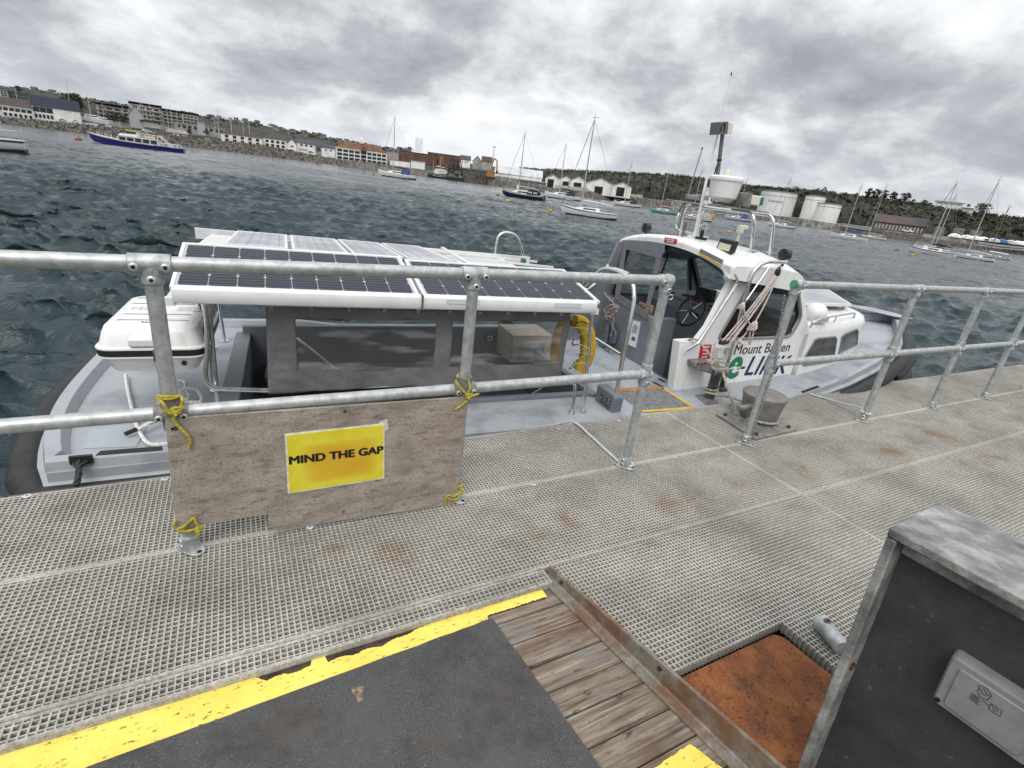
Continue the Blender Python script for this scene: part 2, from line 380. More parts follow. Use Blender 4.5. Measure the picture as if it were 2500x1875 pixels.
def grating(name, x0, x1, ylo, yhi, ztop, th=.044, w=.0067):
    """bars from x0..x1; ylo/yhi may be functions of x (for the cut edges)"""
    fl = ylo if callable(ylo) else (lambda x: ylo); fh = yhi if callable(yhi) else (lambda x: yhi)
    mb = MB()
    nx = int(round((x1-x0)/PIT))
    def bar(a, b, c, d, z1):   # x a..b, y c..d
        z0 = z1-th
        t = min(.0019, (b-a)*.27, (d-c)*.27)      # moulded bars taper downwards
        mb.add([(a+t, c+t, z0), (b-t, c+t, z0), (b-t, d-t, z0), (a+t, d-t, z0), (a+.0008, c+.0008, z1), (b-.0008, c+.0008, z1), (b-.0008, d-.0008, z1), (a+.0008, d-.0008, z1)],
               [(4, 5, 6, 7), (0, 1, 5, 4), (1, 2, 6, 5), (2, 3, 7, 6), (3, 0, 4, 7)])
    for i in range(nx+1):
        x = x0+i*(x1-x0)/nx
        bar(x-w/2, x+w/2, fl(x), fh(x), ztop)
    ya = min(fl(x0), fl(x1)); yb = max(fh(x0), fh(x1)); ny = int(round((yb-ya)/PIT))
    for j in range(ny+1):
        y = ya+j*(yb-ya)/ny
        xs = [x for x in np.linspace(x0, x1, 400) if fl(x)-1e-4 <= y <= fh(x)+1e-4]
        if len(xs) > 1: bar(min(xs), max(xs), y-w/2, y+w/2, ztop-.0007)
    if not callable(ylo):
        for y in (ylo, yhi): bar(x0, x1, y-(.0105 if y == yhi else 0), y+(.0105 if y == ylo else 0), ztop+.0004)
        for x in (x0, x1): bar(x-(.009 if x == x1 else 0), x+(.009 if x == x0 else 0), ylo+.011, yhi-.011, ztop+.0005)
    o = build(name, mb, GR, smooth=False); return o
EDGE = 2.478
def ang_x(y): return 1.047+(1.315-y)*(.208/.905)          # line of the steel angle beside the planks
JX = 2.79
panels = [(-2.6, JX-.003, 1.3405, 1.9145), (JX+.003, 9.4, 1.3405, 1.9145), (-2.6, JX-.003, 1.9195, EDGE), (JX+.003, 9.4, 1.9195, EDGE), (JX+.003, 7.5, .2, 1.3375)]
for p in panels: struct_o = grating('pontoon_grating', *p, 0.0); struct_o['kind'] = 'structure'
o = grating('pontoon_grating', -2.6, 1.03, 1.262, 1.3365, -.006); o['kind'] = 'structure'
# the raised panel right of the angle, with the cut-out over the rusty plate
o = grating('pontoon_grating', 1.075, JX-.003, lambda x: max(.752 if x < 1.775 else .2, 1.315-(x-1.062)*(.905/.208)), 1.3375, 0.0); o['kind'] = 'structure'
# steel joists and the weathered timber fender under the edge
mb = MB()
for y in (1.20, 1.62, 1.917, 2.2, 2.43): mb.box((3.4, y, -.115), (12.2, .06, .15))
for x in np.arange(-2.5, 9.4, .9): mb.box((x, 1.35, -.15), (.06, 2.2, .12))
struct('pontoon_frame', mb, mat('joist_steel', (.05, .048, .045), .8, 0, .3, 6))
mb = MB()
x = -2.6
while x < 9.3:
    l = 1.4+random.random()*.8; mb.box((x+l/2, EDGE+.028+random.uniform(-.004, .004), -.12), (l-.01, .05, .20+random.uniform(-.01, .012))); x += l
struct('pontoon_edge_timber', mb, mat('wet_timber', (.045, .038, .03), .8, 0, c2=(.13, .11, .085), vs=5, stretch=(.4, 6, 6), bump=.5, bs=30), bevel=.006)
mb = MB()
for x in (-1.2, 1.2, 3.6, 6.0, 8.4): mb.box((x, 1.6, -.52), (2.2, 1.6, .5))
struct('pontoon_floats', mb, mat('float_black', (.018, .018, .018), .7))
# ================================================================== NEAR DECK: planks, mat, paint, angle, plate
TZ = -.030
def dzg(y): return -.065*(1.285-y)          # the gangway planks slope down towards the camera
def gang(mb):
    o = []
    for x, y, z in mb.v:
        k = (CAMH-z+.0835)/(CAMH-z+.065*y); o.append((x*k, y*k, CAMH-(CAMH-z)*k))
    mb.v = o; return mb
def mat_wood():
    n = NT('weathered_planks', .85)
    g = n.noise(26, 8, .72, n.map((.12, 2.6, 3.0)), .6); big = n.noise(3, 5, .6, n.map((1, 1.5, 1)))
    c = n.ramp(g, [(.30, (.025, .018, .012)), (.42, (.12, .09, .065)), (.56, (.235, .19, .145)), (.72, (.38, .33, .265))])
    c = n.mix(n.ramp(big, [(.47, 0.), (.66, .75)]), c, (.085, .042, .02))
    c = n.mix(n.ramp(n.noise(6, 6, .65, n.map((1, 1.6, 1), (3, 1, 0))), [(.56, 0.), (.66, .5)]), c, (.15, .16, .165))
    c = n.mix(n.ramp(n.noise(22, 3, .6, n.map((.6, 2, 1))), [(.62, 0.), (.70, .8)]), c, (.035, .022, .014))
    n.color(c); n.bump(g, .6, .008); return n.m
mb = MB(); y = 1.262; random.seed(2)
while y > -.5:
    w = random.choice((.092, .098, .104)); y0 = y-w+.0045
    xa, xb = ang_x(y)-.035, ang_x(y0)-.035
    dz = random.uniform(-.002, .001)
    mb.hexa([(-1.6, y0, TZ-.04), (xb, y0, TZ-.04), (xa, y, TZ-.04), (-1.6, y, TZ-.04), (-1.6, y0, TZ+dz), (xb, y0, TZ+dz), (xa, y, TZ+dz), (-1.6, y, TZ+dz)])
    y -= w
struct('timber_deck', gang(mb), mat_wood(), bevel=.0025)
# anti-slip mat
def pz(px, py, z): return at(px, py, z=z)
m1 = pz(1201, 1509, -.018); m2 = pz(1469, 1875, -.018); m2 = m1+(m2-m1)*2.2; m0 = pz(209, 1875, -.018); m0 = m0+(m0-m1)*1.1
mb = MB(); n_ = 60; top = []
for i in range(n_+1):
    t = i/n_; p = m0+(m1-m0)*t; top.append((p[0], p[1]+random.uniform(-.0015, .0015)))
rt = [(m1[0]+(m2[0]-m1[0])*t+random.uniform(-.0012, .0012), m1[1]+(m2[1]-m1[1])*t) for t in np.linspace(.015, 1, 30)]
poly = top+rt+[(m0[0], m2[1])]
mb.prism([(x, y, TZ+.002) for x, y in poly], (0, 0, .011))
n = NT('grit_mat', .92)
spk = n.noise(420, 2, .6); bigm = n.noise(3.3, 5, .6)
c = n.ramp(spk, [(.35, (.036, .036, .037)), (.60, (.075, .074, .074)), (.70, (.22, .215, .21))])
c = n.mix(n.ramp(bigm, [(.45, 0.), (.62, .6)]), c, (.088, .083, .078)); c = n.mix(n.ramp(n.noise(5.5, 6, .7, n.map(loc=(7, 1, 0))), [(.5, 0.), (.66, .6)]), c, (.03, .027, .025)); c = n.mix(n.ramp(n.noise(4.6, 4, .6, n.map(loc=(2, 3, 0))), [(.58, 0.), (.74, .55)]), c, (.085, .055, .036))
n.color(c); n.bump(spk, .5, .004)
o = build('anti_slip_mat', gang(mb), n.m, smooth=False); tag(o, 'dark grey gritty anti slip mat on the planks behind the yellow line', 'mat')
# peeled patch on the mat
mb = MB(); c_ = pz(875, 1690, -.016); pts = []
for k in range(16):
    a = 2*PI*k/16; rr = .016*(1+.35*math.sin(3*a)+.2*random.random()); pts.append((c_[0]+rr*math.cos(a)*.9, c_[1]+rr*math.sin(a)*1.5, -.0175))
mb.prism(pts, (0, 0, .0015)); build('torn_patch', gang(mb), mat('torn_patch', (.17, .13, .09), .9, 0, .5, 90), parent=o)
# yellow paint line
def mat_yellow():
    n = NT('worn_yellow_paint', .7)
    c = n.ramp(n.noise(5, 5), [(.3, (.66, .51, .075)), (.7, (.84, .69, .14))])
    chip = n.ramp(n.noise(75, 6, .75, n.map((.45, 1.3, 1))), [(.60, 0.), (.63, 1.)])
    c = n.mix(chip, c, (.09, .06, .035)); c = n.mix(n.ramp(n.noise(16, 4, .7, n.map((.3, 1.5, 1), (1, 4, 0))), [(.66, 0.), (.70, .9)]), c, (.11, .075, .045))
    n.color(c); n.bump(chip, .4, .004); return n.m
YEL = mat_yellow()
mb = MB(); U0, U1 = pz(0, 1831, TZ), pz(1322, 1439, TZ); rows = []
rs = np.random.RandomState(5); w1 = np.cumsum(rs.randn(600))*.0011; w1 -= np.linspace(w1[0], w1[-1], 600)
for i in range(420):
    t = i/419; x = -1.4+(U1[0]+1.4)*t; yu = U0[1]+(U1[1]-U0[1])*((x-U0[0])/(U1[0]-U0[0]))
    top_y = yu-.005+w1[i]*.45+rs.randn()*.0011
    ml = m0[1]+(m1[1]-m0[1])*((x-m0[0])/(m1[0]-m0[0]))
    lo_y = min(ml+.001, m1[1]+.006) if x < m1[0]-.01 else yu-.047+(x-m1[0])*.02+rs.randn()*.0012
    if -.06 < x < .56:      # the stretch where the paint has come away
        s = max(0, min(1, (x+.06)/.05))*max(0, min(1, (.56-x)/.22)); top_y = min(top_y, yu-.036*s+.004*math.sin(x*70)*s+rs.randn()*.0012)
        if .115 < x < .16: top_y = yu-.012
    rows.append([(x, lo_y, TZ+.0035), (x, (lo_y+top_y)/2, TZ+.004), (x, top_y, TZ+.0035)])
mb.grid(rows); o = build('yellow_edge_line', gang(mb), YEL, smooth=False); o['kind'] = 'structure'
mb = MB(); q = [pz(1588, 1884, TZ), pz(1684, 1817, TZ), pz(1775, 1886, TZ), pz(1700, 1990, TZ)]; pts = []
for i in range(4):
    for t in np.linspace(0, 1, 12, endpoint=False):
        p = q[i]+(q[(i+1) % 4]-q[i])*t; pts.append((p[0]+random.uniform(-.002, .002), p[1]+random.uniform(-.002, .002), TZ+.001))
mb.prism(pts, (0, 0, .003)); o = build('yellow_edge_line', gang(mb), YEL, smooth=False); o['kind'] = 'structure'
# blackened board end left bare beside the paint
mb = MB(); rows = []
for i in range(160):
    x = -1.4+(U1[0]+1.39)*i/159; yu = U0[1]+(U1[1]-U0[1])*((x-U0[0])/(U1[0]-U0[0])); rows.append([(x, yu-.050, TZ+.0018), (x, yu+.006+rs.randn()*.0012, TZ+.0018)])
mb.grid(rows); o = build('timber_edge', gang(mb), mat('blackened_timber', (.018, .012, .009), .8, 0, c2=(.07, .04, .025), vs=22, bump=.6, bs=60, stretch=(.5, 2, 1)), smooth=False); o['kind'] = 'structure'
# steel angle between planks and raised grating
dA = V3((.208, -.905, 0)); dA /= np.linalg.norm(dA); nA = V3((-dA[1], dA[0], 0)); nA = nA if nA[0] > 0 else -nA
PA = V3((1.047, 1.315, 0)); LEN = 1.02
def pa(s, t, z): p = PA+dA*s+nA*t; return (p[0], p[1], z)
mb = MB(); prof = [(0, -.036), (0, .018), (.0035, .022), (.010, .021), (.0115, .016), (.0115, -.0285), (-.0001, -.0285)]
ring = lambda s: [pa(s, t, z+(dzg(1.315-.975*s) if z < -.01 else 0)) for t, z in [(-.044, -.028), (-.044, -.0225), (-.006, -.0222), (-.001, -.017), (0, .019), (.003, .0225), (.011, .0225), (.0135, .019), (.0135, -.028)]]
mb.loft([ring(s) for s in np.linspace(-.005, LEN, 40)])
n = NT('rusty_galvanised_angle', .7, .35)
c = n.ramp(n.noise(26, 6, .7), [(.3, (.13, .115, .085)), (.55, (.24, .225, .19)), (.75, (.33, .31, .28))])
c = n.mix(n.ramp(n.noise(5, 5, .65), [(.46, 0.), (.62, .8)]), c, (.16, .075, .035)); n.color(c); n.bump(n.noise(150, 3), .4, .004)
ang = build('steel_angle', mb, n.m); tag(ang, 'long rusty steel angle bar edging the raised grating beside the planks', 'steel bar')
for s in (.075, .545):
    mb = MB(); p = pa(s, -.004, .0); mb.cyl(pa(s, -.007, 0), pa(s, .002, 0), .0085, 6); build('bolt_head', mb, mat('rusty_bolt', (.075, .03, .015), .85, .3, .5, 80), parent=ang, smooth=False)
# rusty plate in the cut-out
mb = MB(); r_ = .05; x0, x1, y0, y1 = 1.13, 1.752, -.1, .741
pts = [(ang_x(y0)+.016, y0), (x1+.06, y0), (x1+.012, .55)]+[(x1-r_+r_*math.cos(a)*1.0, y1-r_+r_*math.sin(a)) for a in np.linspace(0, PI/2, 8)]+[(ang_x(y1)+.016, y1)]
mb.prism([(x, y, -.034) for x, y in pts], (0, 0, .012))
n = NT('rusted_plate', .92)
c = n.ramp(n.noise(7, 8, .68), [(.34, (.05, .018, .008)), (.5, (.15, .046, .014)), (.64, (.26, .092, .026))])
pit = n.ramp(n.noise(46, 5, .7, n.map((1, 1, 1))), [(.37, 1.), (.43, 0.)]); c = n.mix(pit, c, (.035, .018, .012)); c = n.mix(n.ramp(n.noise(120, 3), [(.4, 0.), (.7, .35)]), c, (.30, .12, .04))
n.color(c); n.bump(n.noise(60, 7, .7), .8, .006)
o = build('rusty_steel_plate', mb, n.m, bevel=.003, smooth=False); tag(o, 'orange rusted steel plate set in the grating cut-out beside the open steel box', 'plate')

# ================================================================== GALVANISED RAILS
def mat_galv():
    n = NT('galvanised_tube', .42, .55)
    c = n.ramp(n.noise(30, 6, .65), [(.3, (.30, .315, .31)), (.55, (.46, .475, .47)), (.75, (.58, .59, .585))])
    c = n.mix(n.ramp(n.noise(120, 4, .7), [(.63, 0.), (.72, .7)]), c, (.12, .12, .115)); c = n.mix(n.ramp(n.noise(9, 5, .7), [(.58, 0.), (.75, .5)]), c, (.24, .235, .22))
    n.color(c); n.rough(n.ramp(n.noise(14, 5), [(.3, .34), (.7, .56)])); n.bump(n.noise(90, 3), .12, .003); return n.m
GALV = mat_galv()
CAST = mat('galvanised_casting', (.40, .42, .42), .5, .55, .22, 26, bump=.25, bs=70)
CASTD = mat('dull_casting', (.21, .205, .195), .6, .4, .25, 30, bump=.3, bs=60)
SCREW = mat('grub_screw', (.02, .02, .02), .5, .5)
BRIGHT = mat('screw_boss', (.62, .64, .65), .38, .7)
PY, ZT, ZM, TR = 1.907, 1.1, .5886, .0242
def boss(par, c, d):     # raised grub-screw boss on a casting, facing d
    d = V3(d)/np.linalg.norm(d); c = V3(c)
    m_ = MB(); m_.tube([c-d*.004, c+d*.004, c+d*.0062], [.0125, .0125, .0095], 14); b = build('screw_boss', m_, BRIGHT, parent=par)
    m_ = MB(); m_.tube([c+d*.0055, c+d*.0078], [.0058, .0058], 6); build('grub_screw', m_, SCREW, parent=par, smooth=False)
def tee(par, x, z, up, down, mt=CAST, left=True, right=True, hw=.056):
    m_ = MB(); R_ = .0305
    m_.tube([(x-(hw if left else .028), PY, z), (x+(hw if right else .028), PY, z)], R_, 20)
    if up: m_.tube([(x, PY, z), (x, PY, z+.058)], R_, 20)
    if down: m_.tube([(x, PY, z), (x, PY, z-.062)], [R_*.98, R_], 20)
    t_ = build('tee_fitting', m_, mt, parent=par, bevel=.0025)
    f_ = V3((-.12, -1, .12)); 
    if left: boss(t_, (x-hw*.72, PY-R_*.97, z-.006), (0, -1, -.1))
    if right: boss(t_, (x+hw*.72, PY-R_*.97, z-.006), (0, -1, -.1))
    if down: boss(t_, (x, PY-R_*.98, z-.046), (0, -1, 0))
    return t_
def flange(par, x, rot=0.0):
    m_ = MB(); R_ = .0305; pts = []
    for k in range(36):
        a = 2*PI*k/36; ex, ey = .034+.0*abs(math.sin(a)), .064
        px, py = ex*math.copysign(abs(math.cos(a))**.8, math.cos(a)), ey*math.copysign(abs(math.sin(a))**1.0, math.sin(a))
        pts.append((x+px*math.cos(rot)-py*math.sin(rot), PY+px*math.sin(rot)+py*math.cos(rot), .001))
    m_.prism(pts, (0, 0, .009)); m_.tube([(x, PY, .009), (x, PY, .07)], [R_+.002, R_], 20)
    f_ = build('base_flange', m_, CAST, parent=par, bevel=.002)
    for s in (-1, 1):
        m_ = MB(); c = (x-s*.05*math.sin(rot), PY+s*.05*math.cos(rot)); m_.cyl((*c, .0095), (*c, .0112), .0085, 12); build('bolt_hole', m_, mat('dark_hole', (.012, .011, .010), .9), parent=f_, smooth=False)
    for z_ in (.028, .052): boss(f_, (x-.031*.95, PY-.031*.3, z_), (-1, -.3, 0))
    return f_
def rail(name, label, x0, x1, posts, elbow, flr):
    r_ = thing(name, label, 'railing', (posts[0], PY, 0))
    m_ = MB(); m_.tube([(x0, PY, ZT), (x1, PY, ZT)], TR, 18); build('top_rail', m_, GALV, parent=r_)
    m_ = MB(); m_.tube([(x0, PY, ZM), (x1, PY, ZM)], TR, 18); build('middle_rail', m_, GALV, parent=r_)
    for x in posts:
        m_ = MB(); m_.tube([(x, PY, .012), (x, PY, ZT)], TR, 18); build('post', m_, GALV, parent=r_)
        e_ = x == elbow
        t_ = tee(r_, x, ZT, False, True, CAST, left=not (e_ and x0 >= x-.01), right=not (e_ and x1 <= x+.01))
        if e_: # rounded elbow corner
            m_ = MB(); m_.ell((x, PY, ZT), (.0335, .0335, .0335), 16, 10); build('elbow_corner', m_, CAST, parent=r_)
        t2 = tee(r_, x, ZM, True, True, CASTD if x < 1.5 else CAST, left=not (e_ and x0 >= x-.01), right=not (e_ and x1 <= x+.01), hw=.05)
        flange(r_, x, flr)
    return r_
P1, P2, P3, P4, P5, P6, P7 = -.2377, .8556, 1.9273, 2.9958, 4.4389, 5.5737, 6.6758
RL = rail('handrail', 'galvanised tube railing carrying the plywood board, nearest the water at left', -3.2, P3, (P1, P2, P3), P3, .63)
RR = rail('handrail', 'galvanised tube railing beyond the mooring bollard, running off at right', P4, 9.3, (P4, P5, P6, P7, 7.8), P4, .63)
m_ = MB(); m_.tube([(P4-.036, PY-.002, ZT+.004), (P4-.030, PY-.002, ZT+.002)], .024, 14); build('green_tape', m_, mat('green_tape', (.02, .22, .10), .5), parent=RR)
m_ = MB(); h0 = V3((P3+.03, PY-.01, ZT-.075)); m_.tube(spl([h0, h0+V3((.016, -.004, .004)), h0+V3((.022, -.004, -.012)), h0+V3((.01, -.004, -.022)), h0+V3((.002, 0, -.016))], 4), .0022, 6); build('chain_hook', m_, BRIGHT, parent=RL)

# ---- plywood board with the yellow warning sign
BY = 1.870
def mat_ply():
    n = NT('weathered_plywood', .8)
    c = n.ramp(n.noise(6, 6, .65, n.map((1, 1, 2.2))), [(.3, (.20, .168, .138)), (.55, (.335, .287, .24)), (.75, (.44, .385, .33))])
    c = n.mix(n.ramp(n.noise(130, 5, .75, n.map((.8, 1, 1.5))), [(.53, 0.), (.63, .8)]), c, (.075, .063, .053))
    c = n.mix(n.ramp(n.noise(28, 5, .7, n.map((.5, 1, 1.5))), [(.53, 0.), (.68, .7)]), c, (.095, .075, .06))
    c = n.mix(n.ramp(n.noise(2.2, 4, .6), [(.55, 0.), (.75, .55)]), c, (.14, .105, .08)); n.color(c); n.bump(n.noise(60, 4), .25, .004); return n.m
bp = [at(402, 1023.5, y=BY), at(1139.6, 969.4, y=BY), at(1114, 1231, y=BY), at(655, 1296.5, y=BY), at(655, 1257, y=BY), at(430, 1288, y=BY)]
mb = MB(); mb.prism([tuple(p) for p in bp][::-1], (0, .012, 0)); board = build('plywood_board', mb, mat_ply(), bevel=.0015, smooth=False)
tag(board, 'weathered plywood board with yellow mind the gap sign tied to the railing', 'board')
sg = [at(694.9, 1059, y=BY), at(938.5, 1033, y=BY), at(937.9, 1167.6, y=BY), at(702.7, 1205, y=BY)]
def quad(p, y0, y1, m_=None):
    m_ = m_ or MB(); A = [(q[0], y0, q[2]) for q in p]; m_.prism(A[::-1], (0, y1-y0, 0)); return m_
sgn = build('warning_sign', quad(sg, BY-.0030, BY-.0005), mat('sign_border', (.66, .64, .54), .5, 0, .15, 30), parent=board, smooth=False)
cxy = sum(sg)/4; inn = [cxy+(p-cxy)*V3((.968, 1, .955)) for p in sg]
n = NT('sign_yellow', .45); s_ = n.sep(n.map(loc=(-(cxy[0]-ORG[board][0])+.0, 0, -(cxy[2]-ORG[board][2])-.0)))
fx = n.math('SUBTRACT', 1.0, n.math('POWER', n.math('ABSOLUTE', n.math('MULTIPLY', n.math('SUBTRACT', s_[0], .015), 6.6)), 5.0)); fz = n.math('SUBTRACT', 1.0, n.math('POWER', n.math('ABSOLUTE', n.math('MULTIPLY', n.math('ADD', s_[2], .012), 10.5)), 5.0))
msk = n.math('MULTIPLY', n.math('MAXIMUM', fx, 0), n.math('MAXIMUM', fz, 0)); msk = n.math('MULTIPLY', msk, n.ramp(n.noise(9, 5, .6), [(.25, .55), (.6, 1.)]))
c = n.mix(n.math('MULTIPLY', msk, .95), n.ramp(n.noise(14, 4), [(.35, (.62, .53, .015)), (.65, (.70, .62, .05))]), (.60, .33, .02)); n.color(c); n.bump(n.noise(25, 3), .1, .004)
build('sign_face', quad(inn, BY-.0042, BY-.0029), n.m, parent=sgn, smooth=False)
tb, te, th_ = at(707.6, 1133.8, y=BY-.0045), at(934.8, 1106, y=BY-.0045), at(707.6, 1115.0, y=BY-.0045)
mb = MB(); ex = (te-tb); wd_ = np.linalg.norm(ex); ex = ex/wd_; put_text(mb, 'MIND THE GAP', tb, ex, V3((0, 0, 1)), wd_, (th_-tb)[2]*1.0, bold=.034)
build('sign_lettering', mb, mat('black_ink', (.008, .008, .008), .5), parent=sgn, smooth=False)
for px, py, r_ in ((842, 1004.5, .0075), (839, 1249, .0055), (429, 1046, .009)):
    p = at(px, py, y=BY); mb = MB(); mb.cyl((p[0], BY-.0006, p[2]), (p[0], BY+.002, p[2]), r_, 14); build('drilled_hole', mb, mat('hole_grey', (.05, .052, .055), .8), parent=board, smooth=False)
mb = MB(); quad([at(925, 1030, y=BY), at(945, 1022, y=BY), at(949, 1047, y=BY), at(939, 1052, y=BY)], BY-.0012, BY-.0003, mb); build('tape_scrap', mb, mat('tape', (.55, .54, .5), .35), parent=board, smooth=False)
mb = MB(); quad([at(1000, 1102, y=BY), at(1124, 1032, y=BY), at(1127, 1040, y=BY), at(1008, 1108, y=BY)], BY-.0009, BY-.0003, mb); quad([at(1064, 1012, y=BY), at(1110, 1014, y=BY), at(1112, 1030, y=BY), at(1064, 1024, y=BY)], BY-.0009, BY-.0003, mb); build('tape_ghost', mb, mat('tape_ghost', (.29, .235, .18), .7, 0, .2, 40), parent=board, smooth=False)

# ---- yellow cords
def mat_cord():
    n = NT('yellow_cord', .7); c = n.ramp(n.noise(160, 3), [(.35, (.22, .18, .012)), (.65, (.50, .43, .05))]); n.color(c); n.bump(n.noise(260, 2), .4, .003); return n.m
CORD = mat_cord()
def loop(c, r, tilt=(0, 0), n=24, a0=0, a1=2*PI): return [(c[0]+r*math.cos(a), c[1]+r*math.sin(a), c[2]+tilt[0]*math.cos(a)+tilt[1]*math.sin(a)) for a in np.linspace(a0, a1, n)]
def knot(c, s): return spl([V3(c)+V3(q)*s for q in ((-1, 0, .3), (0, -1, .9), (1, -.2, .2), (.3, .3, -.9), (-.9, -.8, -.4), (.1, -1.1, .1), (.9, -.5, .8), (.2, -1, -.3), (-.6, -.9, .6), (-.2, -1.3, -.8))], 5)
def cord(label, paths, r=.0062):
    r *= .88
    mb = MB()
    for p in paths: mb.tube(p, r, 8)
    o = build('yellow_cord_tie', mb, CORD); return tag(o, label, 'cord', 'yellow cords tying the board to the railing')
yk = PY-.045
k1 = at(433, 1000, y=yk)
cord('yellow cord with a long hanging tail, knotted on the left post', [loop((P1, PY, ZM+.062), .033, (-.004, -.012)), loop((P1, PY, ZM+.07), .034, (.0, .004), 20, PI*1.1, PI*1.9),
     knot(k1, .017), spl([(P1-.033, PY-.01, ZM+.06), at(398, 985, y=yk), at(409, 1004, y=yk-.005), at(425, 1012, y=yk-.008), k1], 6), spl([(P1+.033, PY-.01, ZM+.062), at(445, 975, y=yk), at(443, 990, y=yk), k1, at(425, 1001, y=yk), at(398, 1004, y=yk)], 6),
     spl([k1, at(424, 1016, y=yk), at(430, 1033, y=yk), at(447, 1052, y=yk-.004), at(461, 1068, y=yk-.004), at(464, 1082, y=yk-.002), at(461, 1093, y=yk)], 6)])
k2 = at(1143, 966, y=yk)
cord('yellow cord knotted where the middle rail meets the second post', [spl([at(1112, 928, y=yk+.012), at(1123, 948, y=yk), k2, at(1138, 980, y=yk), at(1124, 992, y=yk+.004), at(1110, 1000, y=BY-.004)], 6), spl([at(1143, 927, y=yk+.014), at(1147, 945, y=yk), at(1144, 957, y=yk), k2, at(1140, 977, y=yk), at(1131, 985, y=yk)], 6),
     knot(k2, .013), spl([k2, at(1155, 966, y=yk-.004), at(1169, 962, y=yk-.004)], 4), loop((P2, PY, ZM+.052), .033, (0, .01), 20, 0, PI)], .0058)
k3 = at(486, 1290, y=yk)
cord('yellow cord lashing the board to the foot of the left post', [spl([at(429, 1270, y=yk), at(424, 1284, y=yk), at(432, 1292, y=yk), at(451, 1283, y=yk), at(474, 1262, y=BY-.005)], 6), spl([at(474, 1262, y=BY-.005), at(478, 1275, y=yk), k3, at(482, 1302, y=yk), at(481, 1312, y=yk)], 6), knot(k3, .011), loop((P1, PY, .10), .034, (-.004, -.004)),
     spl([at(434, 1292, y=yk), at(452, 1297, y=yk), at(474, 1293, y=yk), k3, at(495, 1292, y=yk)], 6)], .0058)
k4 = at(1122, 1201, y=yk+.01)
cord('yellow cord lashing the board to the foot of the second post', [spl([at(1087, 1236, y=BY-.006), at(1088, 1218, y=BY-.008), at(1095, 1209, y=BY-.008), at(1108, 1212, y=BY-.008), k4, at(1125, 1190, y=yk+.012)], 6), spl([at(1090, 1213, y=BY-.008), at(1104, 1220, y=BY-.009), at(1118, 1217, y=BY-.006), k4], 6), spl([at(1124, 1191, y=yk+.01), at(1130, 1202, y=yk+.01), k4], 5),
     spl([at(1091, 1236, y=BY-.006), at(1100, 1238, y=BY-.006)], 3), loop((P2, PY, .085), .034, (0, -.006))], .0055)

# ---- chain on the gate post
mb = MB(); cp = spl([at(1916, 722, y=PY-.03), at(1905, 790, y=PY-.036), at(1896, 850, y=PY-.036), at(1890, 905, y=PY-.034), at(1878, 935, y=PY-.034), at(1862, 985, y=PY-.036), at(1845, 1035, y=PY-.036), at(1836, 1080, y=PY-.03)], 12)
ln = [0]
for i in range(1, len(cp)): ln.append(ln[-1]+np.linalg.norm(cp[i]-cp[i-1]))
nl = int(ln[-1]/.0215)
for k in range(nl):
    s = (k+.5)/nl*ln[-1]; i = min(np.searchsorted(ln, s), len(cp)-1); c = cp[i-1]+(cp[i]-cp[i-1])*((s-ln[i-1])/(ln[i]-ln[i-1])); t = cp[i]-cp[i-1]; t /= np.linalg.norm(t)
    a = np.cross(t, (1, 0, 0) if k % 2 else (0, 1, 0)); a /= np.linalg.norm(a)
    mb.tube([c+t*.0145*math.cos(q)+a*.0072*math.sin(q) for q in np.linspace(0, 2*PI, 12, endpoint=False)], .0024, 5, closed=True)
o = build('chain', mb, mat('chain_steel', (.33, .34, .34), .4, .8, .3, 60)); tag(o, 'thin steel link chain hanging down the gate end post', 'chain')

# ---- panel clips on the grating
clips = [(66, 1211), (403, 1169), (757, 1287), (1303, 1182), (1647, 1116), (1762, 1090), (1363, 1046), (1512, 1026), (2180, 930), (1010, 1230)]
for i, (px, py) in enumerate(clips):
    p = at(px, py, z=.002); mb = MB(); mb.lathe([(.001, 0), (.016, 0), (.0155, .003), (.006, .0045), (.001, .0045)], (p[0], p[1], .0006), 16)
    o = build('panel_clip', mb, BRIGHT); tag(o, None, 'clip', 'round metal clips on the grating joints')
    if i: pass
    mb = MB(); mb.cyl((p[0], p[1], .0048), (p[0], p[1], .0056), .0042, 6); build('clip_screw', mb, SCREW, parent=o, smooth=False)
    o['label'] = ['round metal clip at the water edge, leftmost on the grating', 'round metal clip at the water edge beside the board', 'round metal clip just below the bottom edge of the board', 'round metal clip on the joint between board and third post', 'round metal clip on the joint just right of third post', 'round metal clip on the joint nearest the bollard plate',
                  'round metal clip at the water edge before the third post', 'round metal clip at the water edge left of the yellow boarding strip', 'round metal clip at the water edge near the fourth gap', 'round metal clip on the joint near the board corner'][i]

# ---- mooring bollard
BL = thing('mooring_bollard', 'squat grey steel mooring bollard bolted to the grating behind the chained post', 'bollard', tuple(at(1862, 1035, z=0)))
plate = [at(1749, 1010, z=.018), at(1846, 1071, z=.018), at(1947, 1048, z=.018)]; plate.append(plate[0]+plate[2]-plate[1])
STEEL = mat('grey_cast_steel', (.17, .165, .15), .6, .45, c2=(.27, .265, .245), vs=16, bump=.3, bs=50)
mb = MB(); mb.prism([(p[0], p[1], .002) for p in plate], (0, 0, .016)); bpz = build('base_plate', mb, STEEL, parent=BL, bevel=.002)
cc = sum(plate)/4; cB = at(1858, 1030, z=.018); cB = cc*.35+cB*.65
for q in plate:
    p = cc+(q-cc)*.78; mb = MB(); mb.cyl((p[0], p[1], .018), (p[0], p[1], .028), .016, 6); mb.cyl((p[0], p[1], .028), (p[0], p[1], .036), .009, 10); build('bolt', mb, mat('dark_bolt', (.07, .068, .063), .6, .5), parent=BL, smooth=False)
bc = V3((3.455, 2.165, .018)); mb = MB()
